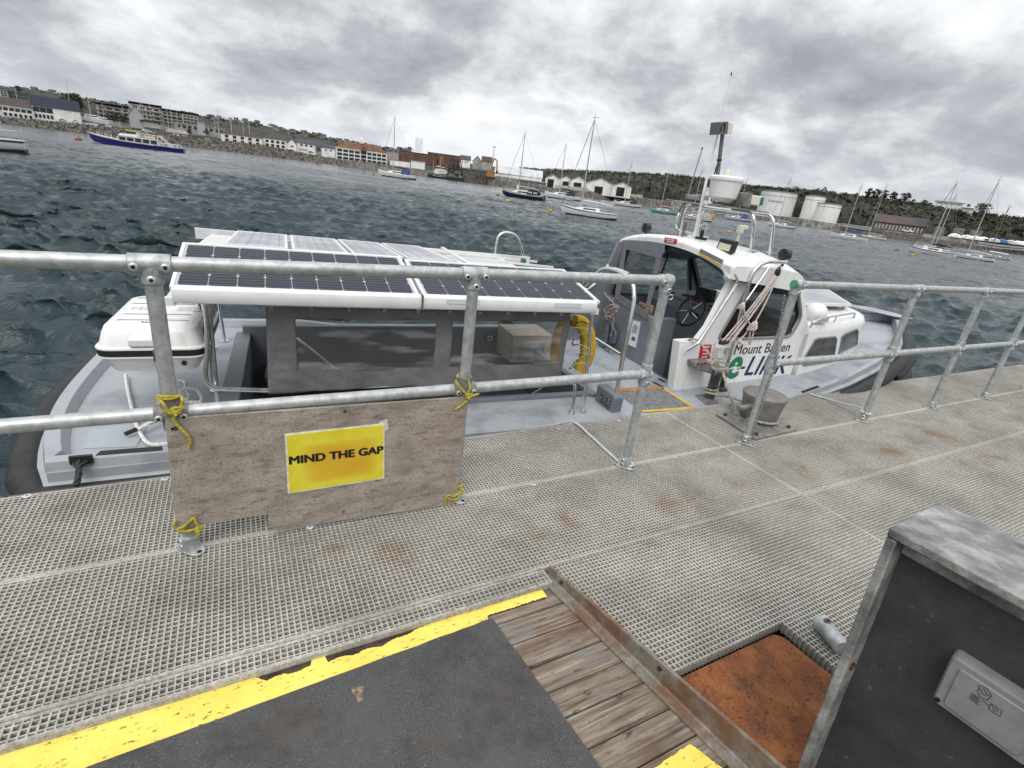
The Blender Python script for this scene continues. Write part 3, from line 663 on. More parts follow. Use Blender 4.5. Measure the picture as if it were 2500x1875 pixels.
mb.lathe([(.128, 0), (.131, .01), (.140, .09), (.152, .165), (.160, .192), (.159, .203), (.150, .211), (.10, .217), (.02, .2185)], bc, 40)
n = NT('bollard_steel', .6, .4); s_ = n.sep(); c = n.ramp(n.noise(13, 6, .65), [(.3, (.155, .148, .13)), (.7, (.265, .255, .23))])
c = n.mix(n.math('MULTIPLY', n.ramp(s_[2], [(.04, 1.), (.085, 0.)]), n.ramp(n.noise(30, 4, .6, n.map((1, 1, .15))), [(.35, .2), (.6, .9)])), c, (.055, .06, .07)); n.color(c); n.bump(n.noise(50, 4), .3, .006)
build('drum', mb, n.m, parent=BL)
mb = MB(); mb.tube([(3.155, 2.14, .142), (3.735, 2.185, .142)], .021, 16); build('cross_pin', mb, STEEL, parent=BL, bevel=.002)

# ---- ropes on the deck
ROPE_W = mat('white_rope', (.50, .485, .45), .85, 0, .25, 60); ROPE_D = mat('dirty_rope', (.33, .30, .255), .9, 0, .3, 60); ROPE_G = mat('green_white_rope', (.40, .45, .41), .85, 0, c2=(.58, .60, .57), vs=140)
def ropeobj(name, label, pts, r, m, k=8, cat='rope', extra=()):
    mb = MB(); mb.rope(spl(pts, k), r)
    for e_ in extra: mb.rope(spl(e_, 6), r)
    o = build(name, mb, m); return tag(o, label, cat)
g0 = [at(1400, 1030, z=.012), at(1440, 1062, z=.010), at(1470, 1090, z=.010), at(1500, 1117, z=.010), at(1517, 1133, z=.012), at(1535, 1138, z=.014), at(1545, 1136, z=.012)]
ropeobj('mooring_line', 'pale green rope from the boat edge to the foot of the third rail post', [V3((g0[0][0]-.05, 2.60, -.06))]+[tuple(p) for p in g0]+[(P3+.036, PY-.01, .03), (P3+.01, PY+.036, .04), (P3-.03, PY+.01, .045)], .0085, ROPE_G)
g1 = [at(1955, 956, z=.012), at(2010, 971, z=.012), at(2070, 988, z=.05), at(2105, 997, z=.075)]
ropeobj('mooring_line', 'pale green rope from the boat bow to the fifth rail post base', [(g1[0][0]-.1, 2.65, -.02)]+[tuple(p) for p in g1]+loop((P5, PY, .085), .033, (0, .006), 14, PI*1.2, PI*3), .0085, ROPE_G)
e_ = [V3((bc[0]+.138*math.cos(a), bc[1]+.138*math.sin(a), .036+.006*math.sin(a*2))) for a in np.linspace(-.1, -PI*1.15, 18)]
ropeobj('mooring_line', 'grey mooring rope round the bollard foot, rising to the mooring post on the boat', [at(1766, 915, y=2.50), at(1776, 944, y=2.42), at(1787, 975, y=2.34), at(1795, 1003, y=2.30)]+[tuple(p) for p in (at(1802, 1018, y=2.25), at(1812, 1030, y=2.2))]+[tuple(p) for p in e_[::-1]][3:], .0105, ROPE_D)
ropeobj('mooring_line', 'short grey rope from the mooring post base to the back of the bollard', [at(1722, 958, y=2.66), at(1742, 962, y=2.62), at(1758, 966, y=2.56), at(1785, 970, y=2.46), at(1815, 982, y=2.32), at(1830, 992, y=2.28)], .0105, ROPE_D)

# ---- open galvanised steel box with the grey switch enclosure
BS = .855; A0 = C0+(V3((1.553, .500, .70))-C0)*BS; Bq = C0+(V3((1.579, .215, .70))-C0)*BS; E0 = C0+(at(1944, 1875, x=1.512)-C0)*BS
e1 = (Bq-A0)/np.linalg.norm(Bq-A0); e2 = (E0-A0)/np.linalg.norm(E0-A0); e3 = np.cross(e1, e2); e3 /= np.linalg.norm(e3); e3 = e3 if e3[0] > 0 else -e3
HB = 0.975
def Q(a, b, c): return A0+(e1*a+e2*b+e3*c)*BS
def slab(mb, a0, a1, b0, b1, c0, c1): return mb.hexa([Q(a0, b1, c0), Q(a1, b1, c0), Q(a1, b1, c1), Q(a0, b1, c1), Q(a0, b0, c0), Q(a1, b0, c0), Q(a1, b0, c1), Q(a0, b0, c1)])
BOX = thing('steel_housing', 'open fronted galvanised steel box at lower right holding a grey plastic enclosure', 'cabinet', tuple(Q(.2, HB, .2)))
n = NT('old_galvanised_sheet', .62, .45)
c = n.ramp(n.noise(11, 7, .66), [(.32, (.11, .11, .108)), (.5, (.25, .25, .24)), (.66, (.43, .425, .40))])
c = n.mix(n.ramp(n.noise(3.5, 5, .6), [(.5, 0.), (.72, .6)]), c, (.13, .14, .16)); c = n.mix(n.ramp(n.noise(45, 5, .7), [(.58, 0.), (.7, .7)]), c, (.09, .09, .085))
c = n.mix(n.ramp(n.noise(6, 5, .6, n.map(loc=(2, 0, 1))), [(.62, 0.), (.76, .45)]), c, (.33, .26, .16)); n.color(c); n.bump(n.noise(70, 5, .7), .5, .006); SHEET = n.m
mb = MB(); slab(mb, -.001, .5, -.0, .030, 0, .385); build('top_plate', mb, SHEET, parent=BOX, bevel=.005)
mb = MB(); slab(mb, 0, .026, .0305, HB, .001, .384); build('side_plate', mb, SHEET, parent=BOX, bevel=.004)
mb = MB(); slab(mb, .46, .48, .0305, HB, .001, .384); build('side_plate', mb, SHEET, parent=BOX, bevel=.004)
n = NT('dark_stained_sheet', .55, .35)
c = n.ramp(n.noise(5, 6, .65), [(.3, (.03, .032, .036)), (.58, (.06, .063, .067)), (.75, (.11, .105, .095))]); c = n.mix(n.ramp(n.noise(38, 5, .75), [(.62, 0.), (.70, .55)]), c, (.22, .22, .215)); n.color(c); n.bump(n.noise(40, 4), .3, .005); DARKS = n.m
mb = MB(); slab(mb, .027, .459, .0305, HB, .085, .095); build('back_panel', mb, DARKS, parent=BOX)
mb = MB(); slab(mb, .027, .459, .0305, .080, .055, .0845); build('inner_lip', mb, SHEET, parent=BOX, bevel=.006)
def onp(px, py, c):      # photo pixel -> point on the box plane at depth c
    r = ray(px, py); P0 = Q(0, 0, c); t = np.dot(P0-C0, e3)/np.dot(r, e3); p = C0+t*r-P0
    M2 = np.array([[1, np.dot(e1, e2)], [np.dot(e1, e2), 1]]); return np.linalg.solve(M2, [np.dot(p, e1), np.dot(p, e2)])/BS
mb = MB(); q_ = onp(2101, 1645, .03); 
p = Q(.0265, q_[1], .035); mb.tube([p, p+e1*.006], .011, 6); build('rusty_bolt', mb, mat('rusty_bolt', (.1, .03, .02), .8), parent=BOX, smooth=False)
cf = .038; f0 = onp(2325, 1600, cf); f1 = onp(2281, 1712, cf); f2 = onp(2500, 1716, cf)
a0_, b0_ = f0; hb = f1[1]-f0[1]; wb = .20; sk = f2[1]-f0[1]; rot2 = math.atan2(sk, f2[0]-f0[0])*.0
def rrect(a0, a1, b0, b1, r, c, n=5):
    o_ = []
    for (ca, cb, st) in ((a1-r, b1-r, 0), (a0+r, b1-r, PI/2), (a0+r, b0+r, PI), (a1-r, b0+r, 1.5*PI)):
        for k in range(n+1): o_.append(Q(ca+r*math.cos(st+PI/2*k/n), cb+r*math.sin(st+PI/2*k/n), c))
    return o_
a1_, b1_ = a0_+wb, b0_+hb*1.02; mb = MB()
mb.loft([rrect(a0_-.004, a1_+.004, b0_-.004, b1_+.004, .014, .0848), rrect(a0_-.002, a1_+.002, b0_-.002, b1_+.002, .014, .052), rrect(a0_, a1_, b0_, b1_, .014, cf+.006), rrect(a0_+.004, a1_-.004, b0_+.004, b1_-.004, .012, cf)])
PLG = mat('grey_plastic', (.20, .205, .21), .42, 0, .08, 30, bump=.08, bs=200); SB = build('switch_enclosure', mb, PLG, parent=BOX)
mb = MB(); mb.loft([rrect(a0_+.022, a1_-.02, b0_+.018, b1_-.014, .010, cf-.0005), rrect(a0_+.025, a1_-.023, b0_+.021, b1_-.017, .009, cf-.005)]); build('raised_lid', mb, PLG, parent=SB)
mb = MB(); mb.tube([Q(a0_+.010, b1_-.014, cf-.003), Q(a0_+.010, b1_-.014, cf+.004)], .0055, 12); build('latch_hole', mb, SCREW, parent=SB)
mb = MB()
def ln_(a, b, c_, d, w=.0009): p, q = Q(a0_+a, b0_+b, cf-.0056), Q(a0_+c_, b0_+d, cf-.0056); mb.beam(p, q, w, .0006, up=e3)
for k in range(6): ln_(.062, .058+k*.0035, .078+.002*(k % 3), .060+k*.0035)
for a, b, c_, d in ((.066, .030, .082, .022), (.082, .022, .096, .034), (.096, .034, .080, .043), (.080, .043, .066, .030), (.070, .033, .069, .046), (.069, .046, .081, .056), (.094, .037, .092, .05), (.092, .05, .081, .056), (.076, .028, .088, .037), (.10, .052, .122, .052), (.122, .052, .122, .07), (.122, .07, .10, .07), (.10, .07, .10, .052), (.085, .058, .098, .062), (.104, .056, .112, .066), (.11, .055, .118, .064)): ln_(a, b, c_, d)
build('instruction_print', mb, mat('print_black', (.02, .02, .025), .6), parent=SB, smooth=False)
# pipe fitting lying beside the box
p = at(2012, 1528, z=.034); dv = at(2062, 1590, z=.034)-p; dv /= np.linalg.norm(dv)
mb = MB(); mb.tube([p-dv*.028, p-dv*.022, p+dv*.02, p+dv*.10], [.026, .032, .0325, .030], 22); o = build('pipe_fitting', mb, CAST, bevel=.002); tag(o, 'galvanised pipe socket lying on the grating beside the steel box', 'pipe fitting')
up_ = V3((-.2, -.25, 1)); up_ /= np.linalg.norm(up_); c_ = p-dv*.002+up_*.029
mb = MB(); mb.tube([c_, c_+up_*.008], [.014, .012], 14); bb = build('screw_boss', mb, mat('rusty_boss', (.16, .11, .085), .7, .4, .4, 80), parent=o)
mb = MB(); mb.tube([c_+up_*.0075, c_+up_*.0095], .006, 8); build('grub_screw', mb, SCREW, parent=bb, smooth=False)
# ================================================================== THE PASSENGER BOAT (built in its own frame u fore, v across, z up)
TH = math.radians(-4.5); BO = V3((0, 2.7, 0))
RB = np.array([[math.cos(TH), math.sin(TH), 0], [-math.sin(TH), math.cos(TH), 0], [0, 0, 1]])
CB = RB @ (C0-BO)
def bt(q, u=None, v=None, z=None):
    r = RB @ ray(*q)
    t = (u-CB[0])/r[0] if u is not None else (v-CB[1])/r[1] if v is not None else (z-CB[2])/r[2]
    return CB+t*r
def cr(x0, y0, s): return lambda x, y: (x0+x*s, y0+y*s)
ca, cb, cc_, cd, ce, ck = cr(1600, 640, .28933), cr(1860, 640, .28933), cr(1100, 530, .28933), cr(0, 500, .28933), cr(0, 860, .28933), cr(600, 530, .28933)
cg, c8 = cr(1400, 480, .25316), cr(1650, 160, .28933)
BOAT = thing('passenger_boat', 'grey and white harbour passenger boat with solar roof, moored at the pontoon', 'boat', BO+RB.T@V3((3.3, 1.25, WL)), rz=TH)
ORG[BOAT] = V3((3.3, 1.25, WL))
def bthing(name, label, cat, o3, group=None):      # a thing resting on the boat, built in the boat frame
    o3 = V3(o3); t = thing(name, label, cat, BO+RB.T@o3, rz=TH, group=group); ORG[t] = o3; return t
def bmesh_obj(name, mb, m, label, cat, bevel=0, **k):
    A = np.array(mb.v); o3 = V3(((A[:, 0].min()+A[:, 0].max())/2, (A[:, 1].min()+A[:, 1].max())/2, A[:, 2].min()))
    o = bpy.data.objects.new(name, _mesh(name, mb, m, o3, True)); col.objects.link(o); ORG[o] = o3
    o.location = BO+RB.T@o3; o.rotation_euler = (0, 0, TH)
    if bevel: b = o.modifiers.new('bevel', 'BEVEL'); b.width = bevel; b.segments = 2
    return tag(o, label, cat, k.get('group'))
GREY = mat('deck_grey_paint', (.19, .205, .23), .5, 0, c2=(.32, .34, .365), vs=3.5, lo=.32, hi=.52, bump=.15, bs=160, det=9); GREYD = mat('dark_grey_paint', (.145, .158, .18), .5, 0, .14, 4, bump=.1, bs=120)
GREYM = mat('mid_grey_paint', (.15, .165, .19), .5, 0, .12, 4)

def mat_gel():
    n = NT('white_gelcoat', .3); c = n.mix(n.ramp(n.noise(9, 6, .65, n.map((1.6, 1.6, .18))), [(.54, 0.), (.74, .55)]), (.72, .725, .715), (.47, .455, .415)); c = n.mix(n.ramp(n.noise(34, 5, .7), [(.64, 0.), (.72, .5)]), c, (.40, .39, .37)); n.color(c); n.b.inputs['Coat Weight'].default_value = .25; n.bump(n.noise(3, 3), .05, .02); n.rough(n.ramp(n.noise(6, 5), [(.35, .22), (.7, .45)])); return n.m
WHT = mat_gel(); WHTD = mat('weathered_white', (.60, .60, .575), .5, 0, c2=(.74, .74, .72), vs=14, lo=.3, hi=.6)
ALU = mat('white_aluminium', (.66, .67, .665), .35, 0, .05, 8)
INOX = mat('stainless_tube', (.70, .70, .68), .22, 1.0, .08, 20); RUB = mat('black_rubber', (.014, .014, .015), .62, 0, .4, 14, bump=.3, bs=40)
BLK = mat('black_plastic', (.012, .012, .013), .4); REDS = mat('red_sign', (.42, .012, .02), .45); WPRT = mat('white_print', (.75, .75, .73), .5); NVY = mat('navy_vinyl', (.008, .012, .10), .4); GRNV = mat('green_vinyl', (.004, .17, .085), .4); CHAR = mat('charcoal_vinyl', (.03, .032, .038), .4)
def glass_mat(name, tint, refl=1.0, haze=0.0):
    m = bpy.data.materials.new(name); m.use_nodes = True; t = m.node_tree; t.nodes.clear()
    o = t.nodes.new('ShaderNodeOutputMaterial'); tr = t.nodes.new('ShaderNodeBsdfTransparent'); gl = t.nodes.new('ShaderNodeBsdfGlossy'); mx = t.nodes.new('ShaderNodeMixShader'); fr = t.nodes.new('ShaderNodeLayerWeight')
    tr.inputs[0].default_value = (*tint, 1); gl.inputs['Roughness'].default_value = .03 if not haze else .12; fr.inputs[0].default_value = .16
    tcn = t.nodes.new('ShaderNodeTexCoord'); nz = t.nodes.new('ShaderNodeTexNoise'); nz.inputs['Scale'].default_value = 5 if haze else 1.5; nz.inputs['Detail'].default_value = 5 if haze else 1; t.links.new(tcn.outputs['Object'], nz.inputs[0])
    bp = t.nodes.new('ShaderNodeBump'); bp.inputs['Strength'].default_value = .5 if haze else .05; bp.inputs['Distance'].default_value = .02; t.links.new(nz.outputs[0], bp.inputs['Height']); t.links.new(bp.outputs[0], gl.inputs['Normal'])
    t.links.new(fr.outputs['Fresnel'], mx.inputs[0]); t.links.new(tr.outputs[0], mx.inputs[1]); t.links.new(gl.outputs[0], mx.inputs[2])
    if haze:
        df = t.nodes.new('ShaderNodeBsdfDiffuse'); df.inputs[0].default_value = (.42, .42, .41, 1); m2 = t.nodes.new('ShaderNodeMixShader'); r = t.nodes.new('ShaderNodeMapRange')
        mp = t.nodes.new('ShaderNodeMapping'); mp.inputs['Rotation'].default_value = (0, .7, 0); mp.inputs['Scale'].default_value = (1.2, 1, 6); t.links.new(tcn.outputs['Object'], mp.inputs[0])
        n3 = t.nodes.new('ShaderNodeTexNoise'); n3.inputs['Scale'].default_value = 2.2; n3.inputs['Detail'].default_value = 5; t.links.new(mp.outputs[0], n3.inputs[0]); t.links.new(n3.outputs[0], r.inputs[0])
        r.inputs[1].default_value = .52; r.inputs[2].default_value = .72; r.inputs[3].default_value = .09; r.inputs[4].default_value = haze
        t.links.new(r.outputs[0], m2.inputs[0]); t.links.new(mx.outputs[0], m2.inputs[1]); t.links.new(df.outputs[0], m2.inputs[2]); t.links.new(m2.outputs[0], o.inputs[0])
    else: t.links.new(mx.outputs[0], o.inputs[0])
    return m
GLASS = glass_mat('window_glass', (.62, .66, .66)); SMOKE = glass_mat('smoked_glass', (.11, .12, .13)); VINYL = glass_mat('clear_vinyl', (.80, .81, .80), haze=.5)
def part(name, mb, m, parent=None, **k): return build(name, mb, m, parent=parent or BOAT, **k)
def tubepart(name, pts, r, m=None, parent=None, fil=0.0, n=10, **k):
    mb = MB(); mb.tube(fillet(pts, fil) if fil else pts, r, n); return part(name, mb, m or INOX, parent, **k)
# ---- hull
UN = [-.86, 0, 3.6, 4.4, 5.2, 5.8, 6.38, 6.75, 7.15, 7.48]; VN = [-.03, 0, 0, .07, .20, .33, .52, .70, .97, 1.25]
ZU = [-.86, 3.5, 4.4, 5.2, 5.8, 6.38, 6.75, 7.48]; ZV = [-.05, -.05, .02, .10, .18, .265, .335, .43]
vn = lambda u: float(np.interp(u, UN, VN)); zs = lambda u: float(np.interp(u, ZU, ZV))
us = [-.86+.0*k for k in (0,)]+list(np.linspace(-.6, 4.2, 12))+list(np.linspace(4.5, 7.48, 22))
def ust(v): return -.86-.21*(1-min(1, abs(v-1.25)/1.29)**2.6)
edge_n = [(u, vn(u)) for u in us]; stern = [(ust(v), v) for v in np.linspace(2.5, 0.0, 17)]
outline = edge_n+[(u, 2.5-v) for u, v in edge_n[::-1][1:]]+stern[1:-1]
def inset(pl, d, dz=0):
    n = len(pl); o = []
    for i in range(n):
        a, b, c = np.array(pl[i-1]), np.array(pl[i]), np.array(pl[(i+1) % n]); t = c-a; t /= np.linalg.norm(t)+1e-9; o.append((b[0]-t[1]*d, b[1]+t[0]*d))
    return o
def ring(pl, dz): return [(u, v, zs(u)+dz) for u, v in pl]
mb = MB(); mb.loft([ring(inset(outline, .05), -.002), ring(inset(outline, .0), -.002), ring(inset(outline, -.004), -.05), ring(inset(outline, -.035), -.060), ring(inset(outline, -.040), -.085), ring(inset(outline, -.02), -.10), [(u*.97+.05, v*.94+.075, -.85) for u, v in outline]], caps=False)
part('hull', mb, GREY)
mb = MB(); fo = inset(outline, -.078); mb.tube([(u, v, zs(u)-.118-(.035 if u > 3.0 else 0)) for u, v in fo], .078, 12, closed=True); part('rubbing_fender', mb, RUB)
def strip(mb, us_, f0, f1, dz=-.012, n=2):
    P = []
    for u in us_: P.append([(u, f0(u)+(f1(u)-f0(u))*j/n, zs(u)+dz) for j in range(n+1)])
    return mb.grid(P)
mb = MB()
def sdeck(v): return ust(v)+.035
P = []
for k in range(13):
    t = k/12; P.append([(sdeck(v)+(-.15-sdeck(v))*t, v, -.062) for v in np.linspace(.03, 2.47, 25)])
mb.grid(P)
strip(mb, np.linspace(-.15, 2.45, 4), lambda u: .03, lambda u: .52); strip(mb, np.linspace(-.15, 2.45, 4), lambda u: 1.98, lambda u: 2.47)
strip(mb, np.linspace(2.45, 3.42, 3), lambda u: .03, lambda u: 2.47, n=4)
uu = np.linspace(3.42, 4.75, 8); strip(mb, uu, lambda u: vn(u)+.03, lambda u: .56); strip(mb, uu, lambda u: 1.94, lambda u: 2.47-vn(u))
strip(mb, list(np.linspace(4.75, 7.2, 18))+[7.42], lambda u: min(1.24, vn(u)+.03), lambda u: max(1.26, 2.47-vn(u)), dz=-.045, n=6); part('deck', mb, GREY)
sb = [(u, v) for u, v in outline if u < .75]; sb_n = sorted([p for p in sb if p[1] < .02 and p[0] >= -.861], key=lambda p: -p[0]); k0 = outline.index(sb_n[0]) if sb_n[0] in outline else 0
allp = [(u, v) for u, v in [(.70, 0.0), (.3, 0.0), (-.1, 0.0), (-.5, -.01)]+[(ust(v), v) for v in np.linspace(-.02, 2.52, 26)]+[(-.5, 2.51), (-.1, 2.5), (.3, 2.5), (.7, 2.5)]]
sec = []
for i, (u, v) in enumerate(allp):
    a_ = np.array(allp[max(i-1, 0)]); c_ = np.array(allp[min(i+1, len(allp)-1)]); t_ = c_-a_; t_ /= np.linalg.norm(t_); nx_, ny_ = t_[1], -t_[0]; h_ = .05*min(1, (.72-u)/.35) if u > .35 else .05
    w_ = .075; sec.append([(u, v, -.055), (u+nx_*.012, v+ny_*.012, -.055+h_), (u+nx_*w_, v+ny_*w_, -.055+h_), (u+nx_*(w_+.03), v+ny_*(w_+.03), -.0605)])
mb = MB(); mb.loft(sec); part('stern_bulwark', mb, GREY, bevel=.006)
# passenger well and cabin sole
mb = MB()
for a, b, z in ((-.10, 2.44, -.52), (3.42, 4.9, -.42)):
    v0, v1, zt = .54, 1.96, -.05
    mb.add([(a, v0, z), (b, v0, z), (b, v1, z), (a, v1, z), (a, v0, zt), (b, v0, zt), (b, v1, zt), (a, v1, zt)], [(0, 1, 2, 3), (0, 4, 5, 1), (1, 5, 6, 2), (2, 6, 7, 3), (3, 7, 4, 0)])
part('passenger_well', mb, GREYD, smooth=False)
mb = MB(); mb.box((1.15, .50, -.075), (2.62, .055, .085)); mb.box((1.15, 2.02, .0), (2.62, .055, .14)); mb.box((-.155, 1.25, -.03), (.115, 1.6, .07)); mb.box((2.46, 1.25, -.06), (.06, 1.6, .06)); part('coaming', mb, GREYM, bevel=.008)
mb = MB(); mb.box((1.15, 1.80, -.30), (2.3, .30, .05)); mb.box((1.15, .72, -.30), (2.3, .30, .05)); part('bench', mb, GREYM, bevel=.01)
mb = MB(); p0, p1, p2 = bt(cc_(530, 1000), v=1.55), bt(cc_(870, 1000), v=1.55), bt(cc_(525, 1230), v=1.55)
mb.box(((p0[0]+p1[0])/2, 1.75, (p0[2]+p2[2])/2), (p1[0]-p0[0], .40, p0[2]-p2[2])); lk = part('wooden_locker', mb, mat('pale_plywood', (.33, .29, .225), .6, 0, .2, 8, stretch=(1, 4, 4)), bevel=.006)
mb = MB(); mb.box(((p0[0]+p1[0])/2, 1.548, (p0[2]+p2[2])/2-.02), ((p1[0]-p0[0])*.62, .006, (p0[2]-p2[2])*.6)); part('recess', mb, GREYD, lk)
q0, q1 = bt(cc_(292, 980), v=1.955), bt(cc_(372, 1065), v=1.955)
mb = MB(); mb.box(((q0[0]+q1[0])/2, 1.957, (q0[2]+q1[2])/2), (q1[0]-q0[0], .004, q0[2]-q1[2])); sg_ = part('lifejacket_sign', mb, mat('safety_green', (.01, .10, .055), .5))
mb = MB(); c = ((q0[0]+q1[0])/2, 1.9535, (q0[2]+q1[2])/2); mb.tube([(c[0]+.024*math.cos(a), c[1], c[2]+.024*math.sin(a)) for a in np.linspace(0, 2*PI, 16, endpoint=False)], .006, 6, closed=True); part('sign_symbol', mb, WPRT, sg_)
# non-slip patches and boarding mat
mb = MB()
for q in ([ce(880, 833), ce(1345, 795), ce(1290, 835), ce(870, 838)],):
    a, b = bt(q[0], z=-.045), bt(q[1], z=-.045); mb.prism([(a[0], .020, -.0045), (b[0]+.04, .020, -.0045), (b[0]+.03, .062, -.0045), (a[0]+.01, .062, -.0045)], (0, 0, .003))
for (x0, y0, x1, y1) in ((1195, 1082, 1335, 1060), (1605, 972, 1715, 942)):
    a = bt(ca(x0, y0), z=zs(4.4)); a = bt(ca(x0, y0), z=zs(a[0])); b = bt(ca(x1, y1), z=zs(a[0])); mb.prism([(a[0], vn(a[0])+.012, zs(a[0])+.001), (b[0], vn(b[0])+.012, zs(b[0])+.001), (b[0]+.02, vn(b[0])+.05, zs(b[0])+.001), (a[0]+.02, vn(a[0])+.05, zs(a[0])+.001)], (0, 0, .003))
for (x0, y0, x1, y1) in ((1755, 1360, 1810, 1390), (1712, 1390, 1790, 1430)):
    a, b = bt(cc_(x0, y0), z=-.058), bt(cc_(x1, y1), z=-.058); mb.beam((a[0], a[1], -.0605), (b[0], b[1], -.0605), .035, .003)
part('non_slip_strip', mb, mat('grip_tape', (.02, .02, .022), .9))
mq = [bt(cc_(1380, 1462), z=-.056), bt(cc_(1790, 1440), z=-.056), bt(cc_(2050, 1608), z=-.056)]; mq.append(bt(cc_(1640, 1640), z=-.056)); mq[3] = mq[2]+(mq[0]-mq[1])
mb = MB(); mb.prism([(p[0], p[1], -.0615) for p in mq], (0, 0, .0045)); mt = part('boarding_mat', mb, mat('grey_grip_mat', (.15, .155, .16), .9, 0, .35, 60, bump=.4, bs=200), smooth=False)
mb = MB(); YLN = mat('yellow_line', (.62, .40, .03), .6, 0, .12, 20)
for i, j, w in ((1, 2, .028), (2, 3, .028)): mb.beam((mq[i][0], mq[i][1], -.055), (mq[j][0], mq[j][1], -.055), w, .003)
part('yellow_border', mb, YLN, mt); mb = MB(); mb.beam((mq[0][0], mq[0][1], -.055), (mq[1][0], mq[1][1], -.055), .065, .003); part('brown_border', mb, mat('brown_strip', (.34, .16, .045), .7, 0, .2, 30), mt)
# ---- solar canopy
def cells(mb_cell, P, nu, nv, gap=.0035, ch=.009):
    """pseudo-square cells over the quad P(s,t)"""
    for i in range(nu):
        for j in range(nv):
            a0, a1, b0, b1 = i/nu, (i+1)/nu, j/nv, (j+1)/nv; L_, W_ = np.linalg.norm(P(1, 0)-P(0, 0)), np.linalg.norm(P(0, 1)-P(0, 0)); ga, gb, ha, hb_ = gap/L_/2, gap/W_/2, ch/L_, ch/W_
            a0 += ga; a1 -= ga; b0 += gb; b1 -= gb
            mb_cell.add([P(a0+ha, b0), P(a1-ha, b0), P(a1, b0+hb_), P(a1, b1-hb_), P(a1-ha, b1), P(a0+ha, b1), P(a0, b1-hb_), P(a0, b0+hb_)], [(0, 1, 2, 3, 4, 5, 6, 7)])
def cell_mat(name, axis, pitch, off, col_=(.006, .007, .018)):
    n = NT(name, .28); s_ = n.sep(); t = n.math('ABSOLUTE', n.math('SUBTRACT', n.math('FRACT', n.math('DIVIDE', n.math('ADD', s_[axis], off), pitch)), .5)); l_ = n.math('LESS_THAN', t, .045)
    n.color(n.mix(n.math('MULTIPLY', l_, .75), n.ramp(n.noise(3, 3), [(.35, col_), (.65, tuple(q*1.5 for q in col_))]), (.16, .165, .18))); n.b.inputs['Specular IOR Level'].default_value = .22; return n.m
CELL = cell_mat('solar_cells', 1, .0335, 0.0); BACK = mat('panel_backsheet', (.40, .41, .42), .4)
def panel(c00, c10, c01, nu, nv, cm, fw=.018, th=.022, parent=None, border=.012):
    c00, c10, c01 = V3(c00), V3(c10), V3(c01); n_ = np.cross(c10-c00, c01-c00); n_ /= np.linalg.norm(n_); n_ = n_ if n_[2] > 0 else -n_
    ex, ey = c10-c00, c01-c00; lx, ly = np.linalg.norm(ex), np.linalg.norm(ey); c11 = c10+ey
    mb = MB(); dx, dy = ex/lx, ey/ly
    for a, b in ((c00, c10), (c01, c11)): s = 1 if a is c00 else -1; mb.beam(a+dy*s*fw/2-n_*th/2, b+dy*s*fw/2-n_*th/2, fw, th, up=n_)
    for a, b in ((c00, c01), (c10, c11)): s = 1 if a is c00 else -1; mb.beam(a+dx*s*fw/2+dy*fw-n_*th/2, b+dx*s*fw/2-dy*fw-n_*th/2, fw, th, up=n_)
    fr_ = part('solar_panel', mb, ALU, parent, bevel=.0015, smooth=False)
    mb = MB(); q = [c00+dx*fw+dy*fw, c10-dx*fw+dy*fw, c11-dx*fw-dy*fw, c01+dx*fw-dy*fw]; mb.add([p-n_*.004 for p in q], [(0, 1, 2, 3)]); part('backsheet', mb, BACK, fr_, smooth=False)
    o_ = c00+dx*(fw+border)+dy*(fw+border); X_, Y_ = dx*(lx-2*fw-2*border), dy*(ly-2*fw-2*border)
    mb = MB(); cells(mb, lambda s, t: o_+X_*s+Y_*t-n_*.0025, nu, nv); part('solar_cells', mb, cm, fr_, smooth=False); return fr_
K0, K1 = V3((-.335, .285, .782)), V3((2.235, .285, .766)); R0, R1 = V3((-.345, .86, .917)), V3((2.235, .86, .868)); xm = .952
lerp = lambda a, b, t: a+(b-a)*t; tm = (xm+.335)/(2.57)
panel(K0, lerp(K0, K1, tm)-V3((.012, 0, 0)), R0, 9, 4, CELL); panel(lerp(K0, K1, tm)+V3((.012, 0, 0)), K1, lerp(R0, R1, tm)+V3((.012, 0, 0)), 9, 4, CELL)
CELL_SKY = cell_mat('solar_cells_sky_reflection', 0, .062, 0.0, (.30, .31, .335))  # pale base colour stands in for sky reflected in rear and trunk panels
bn = [-.15, .235, .61, .975, 1.345]; bq = [-.20, .24, .64, 1.05, 1.47]; 
for i in range(4):
    zz = lambda u, v: .918-.0165*(u+.15)-.052*(v-.9)
    a, b = bn[i]+.012, bn[i+1]-.012; panel((a, .905, zz(a, .905)), (b, .905, zz(b, .905)), (a, 2.0, zz(a, 2.0)), 3, 9, CELL_SKY)
mb = MB()     # gutters: rounded aluminium extrusions front and back
def gut(v, u0, u1, z0, z1, s):
    rg = []
    for u, z in ((u0, z0), (u1, z1)): rg.append([(u, v+s*a, z+b) for a, b in ((.030, .005), (.008, .004), (-.008, -.006), (-.014, -.028), (-.012, -.058), (-.004, -.078), (.004, -.082), (.03, -.082))])
    mb.loft(rg)
gut(.27, -.325, 2.20, .780, .764, 1); part('near_gutter', mb, ALU, bevel=.003)
mb = MB(); gut(2.3, -.47, 2.60, .818, .76, -1); part('far_gutter', mb, ALU, bevel=.003)
mb = MB(); mb.box((.952, .268, .737), (.012, .036, .086)); part('gutter_joint', mb, mat('grimy_seam', (.14, .12, .09), .8))
mb = MB()
for (x0, y0, x1, y1) in ((1695, 690, 1975, 730), (880-1728, 0, 0, 0)):
    if y1: p, q = bt(ck(x0, y0), v=.256), bt(ck(x1, y1), v=.256); mb.box(((p[0]+q[0])/2, .2545, (p[2]+q[2])/2-.004), (q[0]-p[0], .002, .030))
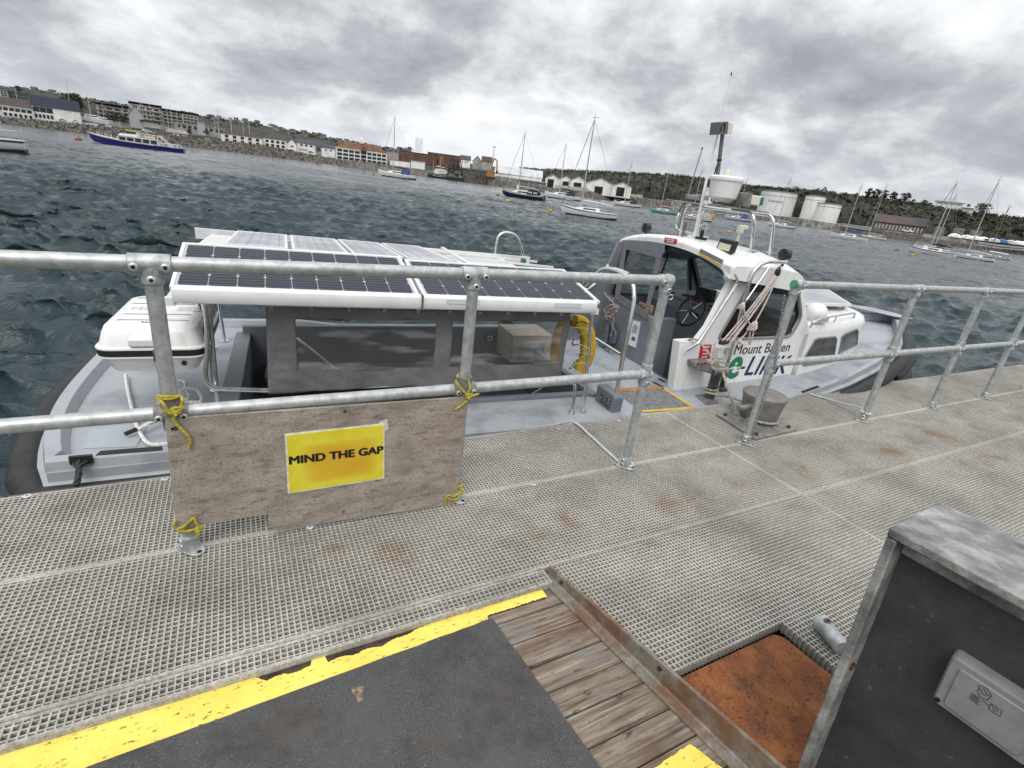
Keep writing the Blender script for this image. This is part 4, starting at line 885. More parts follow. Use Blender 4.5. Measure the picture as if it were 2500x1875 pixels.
p, q = bt(cc_(878, 720), v=.256), bt(cc_(1105, 762), v=.256); mb.box(((p[0]+q[0])/2, .2545, (p[2]+q[2])/2-.004), (q[0]-p[0], .002, .030)); part('gutter_plate', mb, mat('pale_plate', (.55, .57, .6), .4), bevel=.001)
mb = MB()
for a, b in (((-.34, .29, .70), (-.34, 2.3, .75)), ((2.22, .29, .69), (2.22, 2.3, .72)), ((.95, .30, .70), (.95, 2.28, .735)), ((-.3, 1.3, .80), (2.4, 1.3, .77))): mb.beam(a, b, .04, .04)
mb.beam((1.35, 1.9, .82), (2.5, 1.9, .775), .018, .018); mb.beam((1.36, 1.55, .83), (2.5, 1.55, .785), .018, .018); mb.beam((1.5, .95, .85), (1.62, 2.25, .80), .03, .02)
part('canopy_frame', mb, ALU, smooth=False)
mb = MB(); mb.box((2.28, 1.75, .79), (.03, .06, .06)); part('green_bracket', mb, mat('green_clamp', (.01, .13, .075), .5))
mb = MB(); mb.add([(-.33, .29, .742), (2.2, .29, .728), (2.2, .86, .84), (-.33, .86, .88)], [(0, 1, 2, 3)]); mb.add([(-.33, .9, .86), (1.36, .9, .84), (1.36, 2.05, .79), (-.33, 2.05, .81)], [(0, 1, 2, 3)]); mb.add([(1.36, .9, .80), (2.2, .9, .78), (2.2, 2.25, .72), (1.36, 2.25, .74)], [(0, 1, 2, 3)]); part('ceiling_panel', mb, mat('ceiling_pale', (.55, .55, .54), .7), smooth=False)
# side curtain: fabric with two clear windows, puckered at the hems
FAB = None
def mat_fab():
    n = NT('grey_canvas', .75); c = n.ramp(n.noise(4, 5, .6), [(.3, (.105, .102, .105)), (.7, (.165, .16, .163))]); n.color(c)
    w = n.noise(16, 4, .6, n.map((2.4, 1, 1.0), rot=(0, .75, 0)), 1.2); n.bump(n.math('ADD', w, n.math('MULTIPLY', n.noise(120, 2), .03)), .6, .012); return n.m
FAB = mat_fab(); VC = .40
u0_, u1_ = .085, 2.085; W1 = (.245, 1.085); W2 = (1.20, 2.035); ZW = (.262, .583)
mb = MB(); uu = sorted(set(list(np.linspace(u0_, u1_, 110))+list(W1)+list(W2))); zz_ = sorted(set(list(np.linspace(.125, .655, 36))+list(ZW)))
def wrk(u, z):     # pucker and sag
    inw = (W1[0] < u < W1[1] or W2[0] < u < W2[1]) and ZW[0] < z < ZW[1]
    f = .0035*math.sin(u*38+z*42)*math.exp(-((z-.20)/.05)**2)+.003*math.sin(z*95+u*20)*math.exp(-((u-.165)/.04)**2)*(z < .5)+.004*math.sin(u*9+2*math.sin(z*7))+.003*math.sin(u*17-z*23)
    return f
idx = {}
for i, u in enumerate(uu):
    for j, z in enumerate(zz_):
        zb = z+(-.012*abs(math.sin(u*8.3))*max(0, 1-(z-.125)/.06) if z < .185 else 0)+.02*(u-.1)*(z < .13)
        idx[i, j] = len(mb.v); mb.v.append((u+.03*(z-.4)*(u < .2), VC+wrk(u, z), zb))
for i in range(len(uu)-1):
    for j in range(len(zz_)-1):
        um, zm = (uu[i]+uu[i+1])/2, (zz_[j]+zz_[j+1])/2
        if ZW[0] < zm < ZW[1] and (W1[0] < um < W1[1] or W2[0] < um < W2[1]): continue
        mb.f.append((idx[i, j], idx[i+1, j], idx[i+1, j+1], idx[i, j+1]))
cur = part('side_curtain', mb, FAB, ang=60); sm = cur.modifiers.new('solid', 'SOLIDIFY'); sm.thickness = .003
for w in (W1, W2):
    mb = MB(); P = [[(u, VC+.004+.005*math.sin(u*11+z*13)+.004*math.sin(u*5-z*17), z) for z in np.linspace(ZW[0]-.005, ZW[1]+.005, 14)] for u in np.linspace(w[0]-.005, w[1]+.005, 30)]; mb.grid(P); part('clear_window', mb, VINYL, cur, ang=80)
for x, y in ((218, 772), (553, 777), (873, 783), (1172, 789), (1456, 796), (1722, 802), (1973, 810)):
    p = bt(ck(x, y), v=VC-.006); mb = MB(); mb.tube([(p[0]+.008*math.cos(a), VC-.006, p[2]+.008*math.sin(a)) for a in np.linspace(0, 2*PI, 12, endpoint=False)], .003, 5, closed=True); part('eyelet', mb, INOX, cur)
for x, y in ((247, 808), (485, 813), (713, 815), (932, 822), (1007, 828)):
    p = bt(cc_(x, y), v=VC-.006); mb = MB(); mb.tube([(p[0]+.008*math.cos(a), VC-.006, p[2]+.008*math.sin(a)) for a in np.linspace(0, 2*PI, 12, endpoint=False)], .003, 5, closed=True); part('eyelet', mb, INOX, cur)
# stainless rails
tubepart('guard_rail', [bt(cd(1730, 840), v=.42), bt(cd(1752, 1060), v=.42), bt(cd(1718, 1470), v=.42)*1+V3((0, 0, -.06)), (.12, .42, .128), (2.1, .42, .14)], .0135, fil=.09)
tubepart('stanchion', [(-.20, .45, -.05), (-.19, .45, .70)], .013); tubepart('stanchion', [(-.30, 1.98, -.05), (-.34, 1.95, .76)], .014); tubepart('stanchion', [(-.372, 1.80, -.05), (-.36, 1.3, .55), (-.33, 1.3, .76)], .013, fil=.1); tubepart('stanchion', [(-.26, .9, -.05), (-.3, .75, .75)], .014)
tubepart('diagonal_brace', [(-.22, .5, .45), (-.40, 1.85, .70)], .016); tubepart('diagonal_brace', [bt(ck(430, 1020), v=1.1), bt(ck(770, 1300), v=1.0)], .011)
for u, v in ((-.30, 1.98), (-.372, 1.80), (-.26, .9)): mb = MB(); mb.cyl((u, v, -.061), (u, v, -.053), .035, 16); part('foot_plate', mb, INOX)
tubepart('canopy_post', [bt(cc_(1193, 820), v=.22), bt(cc_(1120, 1640), v=.22)], .0135); tubepart('canopy_post', [bt(cc_(835, 1400), v=.9), (2.02, .9, -.3)], .012)
tubepart('hand_hook', [bt(cc_(975, 1390), v=.24), bt(cc_(1045, 1395), v=.22), bt(cc_(1052, 1470), v=.21), bt(cc_(1020, 1652), v=.20)], .0125, fil=.06)
for q in (cc_(1120, 1642), cc_(1020, 1652)): p = bt(q, z=-.058); mb = MB(); mb.cyl((p[0], p[1], -.0605), (p[0], p[1], -.052), .026, 16); part('foot_plate', mb, INOX)
hp = [bt(cc_(1372, 1655), u=2.5), bt(cc_(1455, 1180), u=2.5), bt(cc_(1548, 700), u=2.5), bt(cc_(1535, 560), u=2.5), bt(cc_(1460, 480), u=2.5), bt(cc_(1330, 435), u=2.5), bt(cc_(1240, 470), u=2.5), bt(cc_(1110, 590), u=2.5)]
tubepart('boarding_hoop', hp[:3]+spl(hp[2:], 5)[1:]+[hp[-1]+(hp[-1]-hp[-2])*.5], .0165, n=12); tubepart('boarding_hoop', [p+V3((.05, .0, .0)) for p in spl(hp[4:], 5)], .0145, n=12)
tubepart('rail_bar', [bt(cc_(1205, 1015), v=.75), bt(cc_(1435, 1158), v=.42)], .0135)
mb = MB(); pz_ = hp[0]; mb.tube([pz_+V3((0, 0, 0)), bt(cc_(1395, 1500), u=2.497)], .022, 12); part('rubber_sleeve', mb, BLK)
prf = [bt(cc_(*q), u=2.43) for q in ((1240, 1412), (1222, 1480), (1213, 1545), (1345, 1665), (1370, 1600), (1362, 1520), (1300, 1440))]; prf2 = [bt(cc_(*q), u=2.43) for q in ((1213, 1545), (1345, 1668), (1428, 1662), (1425, 1545), (1395, 1505), (1260, 1408), (1235, 1415))]
mb = MB(); pl2 = [bt(cc_(*q), u=2.43) for q in ((1215, 1545), (1350, 1668), (1385, 1530), (1375, 1505), (1250, 1412), (1235, 1416))]; mb.prism(pl2, (.09, 0, 0)); bk = part('step_bracket', mb, GREYM, bevel=.012)
mb = MB(); pl3 = [bt(cc_(*q), u=2.428) for q in ((1268, 1485), (1260, 1555), (1335, 1620), (1352, 1545))]; mb.prism([p-V3((.004, 0, 0)) for p in pl3], (.005, 0, 0)); bp_ = part('bolt_plate', mb, mat('worn_steel', (.13, .12, .10), .5, .6, .3, 40), bk)
for q in ((1275, 1522), (1310, 1515), (1305, 1540), (1345, 1540), (1337, 1568)): p = bt(cc_(*q), u=2.424); mb = MB(); mb.cyl(p-V3((.008, 0, 0)), p, .008, 8); part('bolt', mb, INOX, bp_)
# lacing between curtain and post
mb = MB(); zg = [(1005, 930), (1190, 940), (1010, 1035), (1165, 960), (1005, 1035), (1168, 1105), (1000, 1135), (1165, 1150), (1000, 1235), (1150, 1160), (980, 1245), (1170, 1222), (1035, 1310), (1150, 1240)]
mb.tube([bt(cc_(*q), v=.40 if i % 2 == 0 else .205) for i, q in enumerate(zg)], .0030, 5); part('lacing', mb, ROPE_W)
tubepart('far_hoop', fillet([(2.2, 2.3, .70), (2.22, 2.3, .99), (2.42, 2.3, .99), (2.60, 2.3, .63)], .09), .0165, n=12)
# ---- wheelhouse shell
def wall_v(name, poly, holes, v, th, m):     # plate in the plane v, thickness th towards +v, with polygon holes bridged by boolean-free triangulation
    from mathutils.geometry import tessellate_polygon
    loops = [[Vector((p[0], p[1], 0)) for p in poly]]+[[Vector((p[0], p[1], 0)) for p in h] for h in holes]
    tris = tessellate_polygon(loops); allp = [p for l in loops for p in l]; n = len(allp); mb = MB()
    vv = v if callable(v) else (lambda u: v)
    mb.v = [(p.x, vv(p.x), p.y) for p in allp]+[(p.x, vv(p.x)+th, p.y) for p in allp]
    mb.f = [tuple(t) for t in tris]+[tuple(i+n for i in t[::-1]) for t in tris]; k = 0
    for l in loops:
        for i in range(len(l)): a, b = k+i, k+(i+1) % len(l); mb.f.append((a, b, b+n, a+n))
        k += len(l)
    return part(name, mb, m, ang=30)
def rnd(poly, r, k=4):
    o = []; n = len(poly)
    for i in range(n):
        a, b, c = np.array(poly[i-1], float), np.array(poly[i], float), np.array(poly[(i+1) % n], float); u = (a-b); u /= np.linalg.norm(u); w = (c-b); w /= np.linalg.norm(w)
        rr = min(r, np.linalg.norm(a-b)*.45, np.linalg.norm(c-b)*.45); p, q = b+u*rr, b+w*rr
        for j in range(k+1): t = j/k; o.append(tuple((1-t)**2*p+2*t*(1-t)*b+t*t*q))
    return o
win = rnd([(3.668, .405), (4.592, .430), (4.655, .62), (4.425, .975), (3.885, .962)], .06)
near_poly = [(3.32, -.085), (3.255, .385), (3.44, .395), (3.52, .52), (3.64, .90), (3.60, .94), (3.58, 1.03), (4.40, 1.04), (4.50, .98), (4.84, .465), (4.86, -.0), (3.97, -.055)]
near_poly = near_poly[:1]+near_poly[1:]
wall = wall_v('near_wall', rnd(near_poly[:3], .0)[:0]+near_poly, [win], .50, .055, WHT)
mb = MB(); mb.prism([(3.325, .512, -.08), (3.258, .512, .384), (3.44, .512, .392), (3.5, .512, -.08)], (0, .085, 0)); part('aft_bulwark', mb, WHTD, bevel=.006)
# window surround + sliding panes
def ringframe(poly, v, w, th, m, name, parent=None):
    a = [(p[0], v, p[1]) for p in poly]; c = np.mean(np.array(poly), 0); mb = MB(); mb.tube(a, w, 6, closed=True); return part(name, mb, m, parent)
RUBG = mat('window_rubber', (.20, .205, .205), .6); fr_ = ringframe(win, .497, .013, .02, RUBG, 'side_window')
mb = MB(); A = [(p[0], .52, p[1]) for p in win]; mb.add(A, [tuple(range(len(A)))]); part('glass_pane', mb, SMOKE, fr_, smooth=False)
mb = MB(); mb.beam((4.02, .505, .41), (4.10, .505, .96), .014, .018); mb.beam((4.10, .515, .455), (4.6, .515, .475), .012, .03); part('sliding_bar', mb, mat('dark_alu', (.05, .05, .055), .4, .5), fr_)
# far wall with big window, pillars, windscreen
fw_ = rnd([(3.50, .475), (4.62, .475), (4.46, .965), (3.62, 1.00)], .05); far_poly = [(2.62, .20), (2.62, .42), (3.02, .44), (3.28, .58), (3.40, .80), (3.47, 1.03), (4.50, 1.03), (4.86, .46), (4.86, -.1), (2.62, -.1)]
wall_v('far_wall', far_poly, [fw_], 1.95, .05, GREYD)
mb = MB(); mb.tube(spl([(2.62, 1.948, .44), (3.02, 1.948, .455), (3.26, 1.948, .58), (3.38, 1.948, .78)], 6), .014, 8); part('white_moulding', mb, WHT)
ringframe(fw_, 1.945, .016, .02, BLK, 'far_window_frame'); mb = MB(); A = [(p[0], 1.97, p[1]) for p in fw_]; mb.add(A, [tuple(range(len(A)))]); part('far_window_pane', mb, GLASS, smooth=False)
tubepart('window_divider', [(4.15, 1.945, .97), (4.08, 1.945, .45)], .011, BLK)
mb = MB()
for v in (.56, 1.245, 1.93): mb.beam((4.42, v, 1.03), (4.80, v, .46), .05 if v != 1.245 else .035, .05)
mb.beam((4.42, .52, 1.01), (4.42, 1.97, 1.01), .07, .09); mb.beam((4.80, .52, .475), (4.80, 1.97, .475), .06, .07); part('windscreen_frame', mb, BLK, bevel=.008)
mb = MB(); mb.add([(4.44, .56, 1.0), (4.80, .56, .47), (4.80, 1.93, .47), (4.44, 1.93, 1.0)], [(0, 1, 2, 3)]); part('windscreen', mb, GLASS, smooth=False)
# roof: cambered, rounded rim
def roofz(v): return 1.182-.118*abs((v-1.25)/.80)**2.2
vs_ = np.linspace(.43, 2.07, 31)
def roof_sec(u, dz=0, sc=1.0, drop=0.0): return [(u, 1.25+(v-1.25)*sc, roofz(v)+dz) for v in vs_]
mb = MB(); rows = []
ub = [3.535, 3.545, 3.57, 3.75, 4.0, 4.2, 4.36, 4.44, 4.49]; dzs = [-.035, -.012, .0, .004, .002, -.004, -.022, -.05, -.10]
for u, dz in zip(ub, dzs): rows.append([(u+(.0 if abs(v-1.25) < .55 else .02*((abs(v-1.25)-.55)/.27)**2*(1 if u < 4 else -2)), v, roofz(v)+dz) for v in vs_])
mb.grid(rows)
low = [[(u, v, roofz(v)+dz-.075-(.02 if abs(v-1.25) > .75 else 0)) for v in vs_] for u, dz in ((3.545, -.01), (4.48, -.10))]
mb.grid(low); n_ = len(vs_)
mb.loft([rows[0], [(p[0], p[1], p[2]-.045) for p in rows[0]], low[0]], caps=False, closed=False); mb.loft([rows[-1], low[1]], caps=False, closed=False)
for s in (0, -1): mb.add([r[s] for r in rows]+[low[1][s], low[0][s]], [tuple(range(len(rows)+2))])
roof = part('wheelhouse_roof', mb, WHT, ang=50)
mb = MB(); mb.add([(p[0]+.02, p[1], p[2]-.012) for p in low[0]]+[(4.45, v, roofz(v)-.19) for v in vs_[::-1]], [tuple(range(2*n_))]); part('headlining', mb, BLK, smooth=False)
# brow that droops over the near aft corner
mb = MB(); mb.loft([[(3.535+.03*t, .435+.0*t, 1.06-.13*t), (3.66+.10*t, .435, 1.06-.1*t), (3.66+.10*t, .52, 1.06-.1*t), (3.535+.03*t, .52, 1.06-.13*t)] for t in (0, .5, 1)]); part('roof_brow', mb, WHT, bevel=.015)
U5 = 3.532
mb = MB(); pl = [bt(cg(*q), u=U5-.004) for q in ((465, 418), (600, 420), (740, 430), (872, 452), (868, 540), (850, 568), (720, 535), (580, 497), (457, 468))]; mb.prism(pl, (.02, 0, 0)); part('grey_valance', mb, GREYM, bevel=.004)
mb = MB(); pl = [bt(cg(*q), u=U5-.004) for q in ((1222, 500), (1330, 555), (1440, 610), (1422, 652), (1215, 542))]; mb.prism(pl, (.012, 0, 0)); gv = part('grey_pad', mb, GREYM, bevel=.002)
mb = MB(); mb.beam(bt(cg(1213, 548), u=U5-.006), bt(cg(1420, 657), u=U5-.006), .012, .012); part('yellow_edge', mb, YLN, gv)
pl = [bt(cg(*q), u=U5-.006) for q in ((880, 392), (995, 408), (988, 455), (876, 440))]; mb = MB(); mb.prism(pl, (.008, 0, 0)); rs_ = part('red_warning_sign', mb, REDS, smooth=False)
mb = MB(); ex = pl[1]-pl[0]; w_ = np.linalg.norm(ex); ex /= w_; ey = (pl[0]-pl[3]); h_ = np.linalg.norm(ey); ey /= h_
put_text(mb, 'PLEASE MIND', pl[3]+ex*w_*.14+ey*h_*.54-V3((.002, 0, 0)), ex, ey, w_*.72, h_*.28, bold=.012); put_text(mb, 'YOUR HEAD', pl[3]+ex*w_*.2+ey*h_*.14-V3((.002, 0, 0)), ex, ey, w_*.58, h_*.28, bold=.012); part('sign_text', mb, WPRT, rs_, smooth=False)
# aft bulkhead, clear dodger, notice
UBK = 3.40; mb = MB(); mb.hexa([(UBK, 1.08, -.42), (UBK+.06, 1.08, -.42), (UBK+.06, 1.95, -.42), (UBK, 1.95, -.42), (UBK, 1.08, .44), (UBK+.06, 1.08, .44), (UBK+.06, 1.95, .46), (UBK, 1.95, .46)]); mb.hexa([(UBK+.06, 1.08, -.42), (UBK+.30, 1.08, -.42), (UBK+.30, 1.14, -.42), (UBK+.06, 1.14, -.42), (UBK+.06, 1.08, .43), (UBK+.30, 1.08, .43), (UBK+.30, 1.14, .43), (UBK+.06, 1.14, .43)]); bh = part('aft_bulkhead', mb, GREYM, bevel=.008)
def dz(px, t): return bt(cg(*px), u=UBK-.012+(U5-UBK)*t)
dd = [dz((470, 470), 1), dz((505, 510), .95), dz((425, 960), .08), dz((370, 1000), .0)]
mb = MB()
for poly in ([dz((470, 470), 1), dz((510, 478), 1), dz((440, 1000), 0), dz((395, 985), 0)], [dz((470, 470), 1), dz((852, 565), 1), dz((848, 600), .95), dz((478, 500), .95)], [dz((800, 575), 1), dz((850, 588), 1), dz((705, 1180), 0), dz((672, 1165), 0)], [dz((405, 960), .05), dz((425, 930), .06), dz((720, 1110), .06), dz((700, 1185), 0), dz((398, 990), 0)]): mb.prism(poly, (.004, 0, 0))
dod = part('dodger_screen', mb, mat('dodger_canvas', (.12, .12, .125), .8, 0, .1, 20)); mb = MB(); mb.add([dz((470, 470), 1)+V3((.006, 0, 0)), dz((852, 565), 1)+V3((.006, 0, 0)), dz((700, 1185), 0)+V3((.006, 0, 0)), dz((395, 990), 0)+V3((.006, 0, 0))], [(0, 1, 2, 3)]); part('clear_window', mb, glass_mat('dodger_vinyl', (.88, .89, .88)), dod, smooth=False)
mb = MB(); mb.prism([dz((560, 540), .8)+V3((.05, .0, 0)), dz((640, 560), .8)+V3((.05, 0, 0)), dz((480, 740), .5)+V3((.05, 0, 0)), dz((470, 690), .5)+V3((.05, 0, 0))], (.004, 0, 0)); part('dodger_flap', mb, GREYD, dod)
pn = [bt(cg(*q), u=UBK-.008) for q in ((572, 1182), (652, 1205), (603, 1468), (522, 1432))]; mb = MB(); mb.prism(pn, (.008, 0, 0)); nf = part('notice_frame', mb, mat('notice_rim', (.34, .36, .38), .4, .3), bh)
pc = sum(pn)/4; pi_ = [pc+(p-pc)*V3((1, .84, .92)) for p in pn]; mb = MB(); mb.prism([p-V3((.002, 0, 0)) for p in pi_], (.002, 0, 0)); pg = part('notice_paper', mb, mat('paper', (.66, .67, .70), .6), nf, smooth=False)
ex = pi_[1]-pi_[0]; ey = pi_[0]-pi_[3]; mb = MB(); rs = random.Random(4)
for k in range(13):
    if k in (0, 2): continue
    t = .94-k*.034; a, b = (.15, .9) if k > 3 else (.3, .7); p, q = pi_[3]+ex*a+ey*t, pi_[3]+ex*(b-.1*rs.random())+ey*t; mb.beam(p-V3((.003, 0, 0)), q-V3((.003, 0, 0)), .0008, .0035)
p = pi_[3]+ex*.30+ey*.37; mb.prism([p-V3((.003, 0, 0)), p+ex*.52-V3((.003, 0, 0)), p+ex*.52-ey*.16-V3((.003, 0, 0)), p-ey*.16-V3((.003, 0, 0))], (.001, 0, 0)); part('notice_print', mb, mat('grey_print', (.10, .10, .11), .6), pg, smooth=False)
# helm
mb = MB(); mb.loft([[(3.99, .95, -.42), (4.72, .95, -.42), (4.72, 1.93, -.42), (3.99, 1.93, -.42)], [(3.98, .95, .46), (4.72, .95, .46), (4.72, 1.93, .46), (3.98, 1.93, .46)], [(4.04, .95, .535), (4.72, .95, .56), (4.72, 1.93, .56), (4.04, 1.93, .535)]]); con = part('helm_console', mb, GREYM, bevel=.012)
mb = MB(); mb.hexa([(4.06, 1.0, .538), (4.40, 1.0, .549), (4.40, 1.85, .549), (4.06, 1.85, .538), (4.065, 1.005, .547), (4.395, 1.005, .558), (4.395, 1.845, .558), (4.065, 1.845, .547)]); part('dash_panel', mb, mat('dash_pale', (.20, .205, .215), .5), con)
for (u, v, a, b, m_) in ((4.15, 1.12, .06, .05, BLK), (4.15, 1.28, .07, .06, REDS), (4.15, 1.42, .05, .08, BLK), (4.25, 1.6, .09, .1, BLK), (4.28, 1.18, .05, .04, REDS), (4.14, 1.74, .05, .05, BLK)): mb = MB(); mb.box((u, v, .557), (a, b, .014)); part('gauge', mb, m_, con, bevel=.002)
mb = MB(); mb.box((4.30, 1.4, .62), (.08, .22, .13)); part('chart_plotter', mb, BLK, con, bevel=.006)
wc = V3((3.86, 1.1, .51)); wn = V3((-.90, 0, .42)); wn /= np.linalg.norm(wn); wx = V3((0, 1, 0)); wy = np.cross(wn, wx); mb = MB(); mb.tube([wc+.155*(math.cos(a)*wx+math.sin(a)*wy) for a in np.linspace(0, 2*PI, 36, endpoint=False)], .0135, 8, closed=True); sw = part('steering_wheel', mb, BLK)
mb = MB(); mb.tube([wc-wn*.03, wc+wn*.012], .03, 14); part('wheel_hub', mb, BLK, sw); tubepart('wheel_column', [wc-wn*.03, wc-wn*.2], .018, BLK, sw)
for k in range(5): a = PI/2+2*PI*k/5; mb = MB(); mb.tube([wc+.02*(math.cos(a)*wx+math.sin(a)*wy), wc+.15*(math.cos(a)*wx+math.sin(a)*wy)], .006, 6); part('wheel_spoke', mb, INOX, sw)
mb = MB(); TAN = mat('tan_leather', (.38, .24, .12), .6, 0, .2, 15)
for (x0, y0, x1, y1) in ((640, 1010, 690, 1080), (715, 1030, 750, 1140)):
    p, q = bt(cg(x0, y0), u=3.56), bt(cg(x1, y1), u=3.56); mb.box((3.56, (p[1]+q[1])/2, (p[2]+q[2])/2), (.04, abs(p[1]-q[1]), abs(p[2]-q[2])))
part('seat_back', mb, TAN, bevel=.012)
# ---- lettering on the wheelhouse side
VT = .4985; EX, EZ = V3((1, 0, 0)), V3((0, 0, 1))
mb = MB(); p0 = bt(ca(660, 781), v=VT); p1 = bt(ca(1125, 752), v=VT); d_ = (p1-p0); L_ = np.linalg.norm(d_); d_ /= L_; put_text(mb, 'Mount Batten', p0, d_, EZ, L_, .094, bold=.006); part('name_lettering', mb, CHAR, smooth=False)
p0 = bt(ca(597, 972), v=VT); p1 = bt(ca(717, 968), v=VT); mb = MB(); put_text(mb, 'e', V3((p0[0]+.003, VT, .028)), EX, EZ, .138, .203, bold=.030, shear=.18); el = part('logo_letter', mb, GRNV, smooth=False)
mb = MB(); zx = [(0, .083), (.075, .098), (.062, .074), (.18, .112), (.092, .104), (.10, .125), (.0, .092)]; p_ = [(p0[0]-.008+a, VT-.0018, .028+b) for a, b in zx]; mb.prism(p_, (0, .0008, 0)); part('logo_flash', mb, WHT, el, smooth=False)
mb = MB(); put_text(mb, 'LINK', V3((4.135, VT, .05)), EX, V3((.0, 0, 1)), .57, .185, bold=.012, shear=.28, spacing=1.05); mb.prism([(4.066, VT-.0008, .113), (4.112, VT-.0008, .116), (4.118, VT-.0008, .139), (4.072, VT-.0008, .136)], (0, .001, 0)); part('logo_lettering', mb, NVY, smooth=False)
pr_ = [bt(ca(*q), v=VT) for q in ((383, 695), (475, 695), (458, 815), (362, 822))]; mb = MB(); mb.prism([p-V3((0, .002, 0)) for p in pr_], (0, .003, 0)); rs_ = part('red_step_sign', mb, REDS, smooth=False)
mb = MB()
for k, w in enumerate(('PLEASE', 'MIND', 'YOUR', 'STEP')):
    t = .79-k*.235; lft = pr_[3]+(pr_[0]-pr_[3])*t; rgt = pr_[2]+(pr_[1]-pr_[2])*t; ww = (.62, .5, .5, .46)[k]; e_ = rgt-lft; l_ = np.linalg.norm(e_); put_text(mb, w, lft+e_*(1-ww)/2-V3((0, .0028, 0)), e_/l_, EZ, l_*ww, .016, bold=.012)
part('sign_text', mb, WPRT, rs_, smooth=False)
mb = MB(); p, q = bt(ca(1030, 160), v=.515), bt(ca(1090, 183), v=.515); mb.box(((p[0]+q[0])/2, .513, (p[2]+q[2])/2), (q[0]-p[0], .003, .03)); p, q = bt(ca(872, 470), v=.7), bt(ca(942, 510), v=.7); mb.box(((p[0]+q[0])/2, .7, (p[2]+q[2])/2), (q[0]-p[0], .004, .05)); part('red_sticker', mb, REDS, smooth=False)
# ---- trunk cabin forward of the wheelhouse
def vt(u): return float(np.interp(u, [4.6, 4.9, 5.5, 6.05, 6.35, 6.5], [.50, .50, .585, .74, .93, 1.25]))
rows = []; tu = [4.78, 4.9, 5.1, 5.3, 5.5, 5.7, 5.9, 6.05, 6.2, 6.35, 6.45]
def tsec(u):
    v0 = vt(u); zb = zs(u)-.06; zt = float(np.interp(u, [4.7, 5.0, 5.9, 6.2, 6.45], [.585, .585, .60, .585, .50])); k = .085; pts = []
    half = [(v0, zb), (v0, zt-.13), (v0+.012, zt-.075), (v0+.045, zt-.03), (v0+.10, zt-.008), (v0+(1.25-v0)*.5, zt+.012), (1.25, zt+.02)]
    return [(u, v, z) for v, z in half]+[(u, 2.5-v, z) for v, z in half[::-1][1:]]
mb = MB(); mb.loft([tsec(u) for u in tu]); part('trunk_cabin', mb, WHT, ang=40)
def tr_wall(px):     # pixel -> point on the tapering trunk side
    p = bt(px, v=.5)
    for _ in range(12): p = bt(px, v=vt(p[0])-.002)
    return p
for poly in (((1255, 800), (1345, 655), (1365, 645), (1515, 630), (1528, 650), (1505, 790)), ((1545, 770), (1575, 625), (1590, 610), (1695, 565), (1708, 580), (1698, 690), (1685, 705))):
    P = [tr_wall(ca(*q)) for q in poly]; mb = MB(); mb.tube([p for p in P], .011, 6, closed=True); f_ = part('trunk_window', mb, RUBG)
    mb = MB(); mb.add([p-V3((0, .0035, 0)) for p in P], [tuple(range(len(P)))]); part('glass_pane', mb, mat('dirty_dark_glass', (.06, .063, .065), .14, 0, .35, 5), f_, smooth=False)
P = [tr_wall(ca(*q)) for q in ((1238, 860), (1250, 880), (1500, 842), (1500, 820))]; mb = MB(); mb.prism([p-V3((0, .004, 0)) for p in P], (0, .006, 0)); part('window_lower_trim', mb, RUBG)
tubepart('trunk_handrail', fillet([bt(cb(408, 550), z=.545), bt(cb(428, 515), z=.60), bt(cb(500, 474), z=.635), bt(cb(785, 428), z=.63), bt(cb(775, 475), z=.56)], .05), .011)
tubepart('rail_leg', [bt(cb(634, 455), z=.632), bt(cb(605, 505), z=.56)], .009)
q = [bt(cb(355, 345), z=.685), bt(cb(755, 352), z=.685), bt(cb(560, 228), z=.685)]; panel(q[0], q[1], q[0]+(q[2]-q[1]), 8, 4, CELL_SKY, fw=.02, th=.03)
mb = MB()
for s, t in ((.08, .08), (.92, .08), (.08, .9), (.92, .9)): p = q[0]+(q[1]-q[0])*s+(q[2]-q[1])*t; mb.cyl((p[0], p[1], .57), (p[0], p[1], .66), .016, 10)
part('panel_leg', mb, INOX)
p = bt(cb(470, 420), z=.655); mb = MB(); mb.ell((p[0]-.02, p[1], p[2]-.005), (.105, .10, .095), 16, 10); mb.ell((p[0]+.09, p[1]-.02, p[2]-.05), (.055, .05, .05), 12, 8); mb.box((p[0]+.02, p[1], p[2]-.07), (.2, .12, .05)); part('vent_cowl', mb, WHT)
# ---- foredeck bulwark and bow fender
bo = [p for p in outline if p[0] > 4.9]; mb = MB(); sec = []
for (u, v), (ui, vi) in zip(bo, [q for q, o_ in zip(inset(outline, .05), outline) if o_[0] > 4.9]):
    h_ = float(np.interp(u, [4.9, 5.8, 6.9, 7.48], [0, .02, .04, .055])); sec.append([(u, v, zs(u)-.003), (u, v, zs(u)+h_), (ui, vi, zs(u)+h_), (ui, vi, zs(u)-.045)])
mb.loft(sec); part('bow_bulwark', mb, GREY, bevel=.006)
mb = MB(); pl = [(7.40, 1.0, .485), (7.46, 1.25, .488), (7.42, 1.55, .488), (7.15, 1.75, .486), (6.95, 1.92, .482), (6.9, 1.88, .482), (7.12, 1.4, .484), (7.2, 1.1, .484)]; mb.prism(pl, (0, 0, .012)); part('bow_plate', mb, GREY, bevel=.004)
mb = MB()
for s, k in ((0, 1),):
    pth = [(u, v, zs(u)-.24) for u, v in inset(outline, -.11) if u > 6.1]
    mb.tube(pth, [.05+.09*math.sin(PI*i/(len(pth)-1)) for i in range(len(pth))], 14)
part('bow_fender', mb, RUB); mb = MB()
pp = [(u, v, zs(u)-.45) for u, v in inset(outline, -.10) if u > 6.2]; mb.tube(pp, .15, 12); part('bow_fender', mb, RUB)
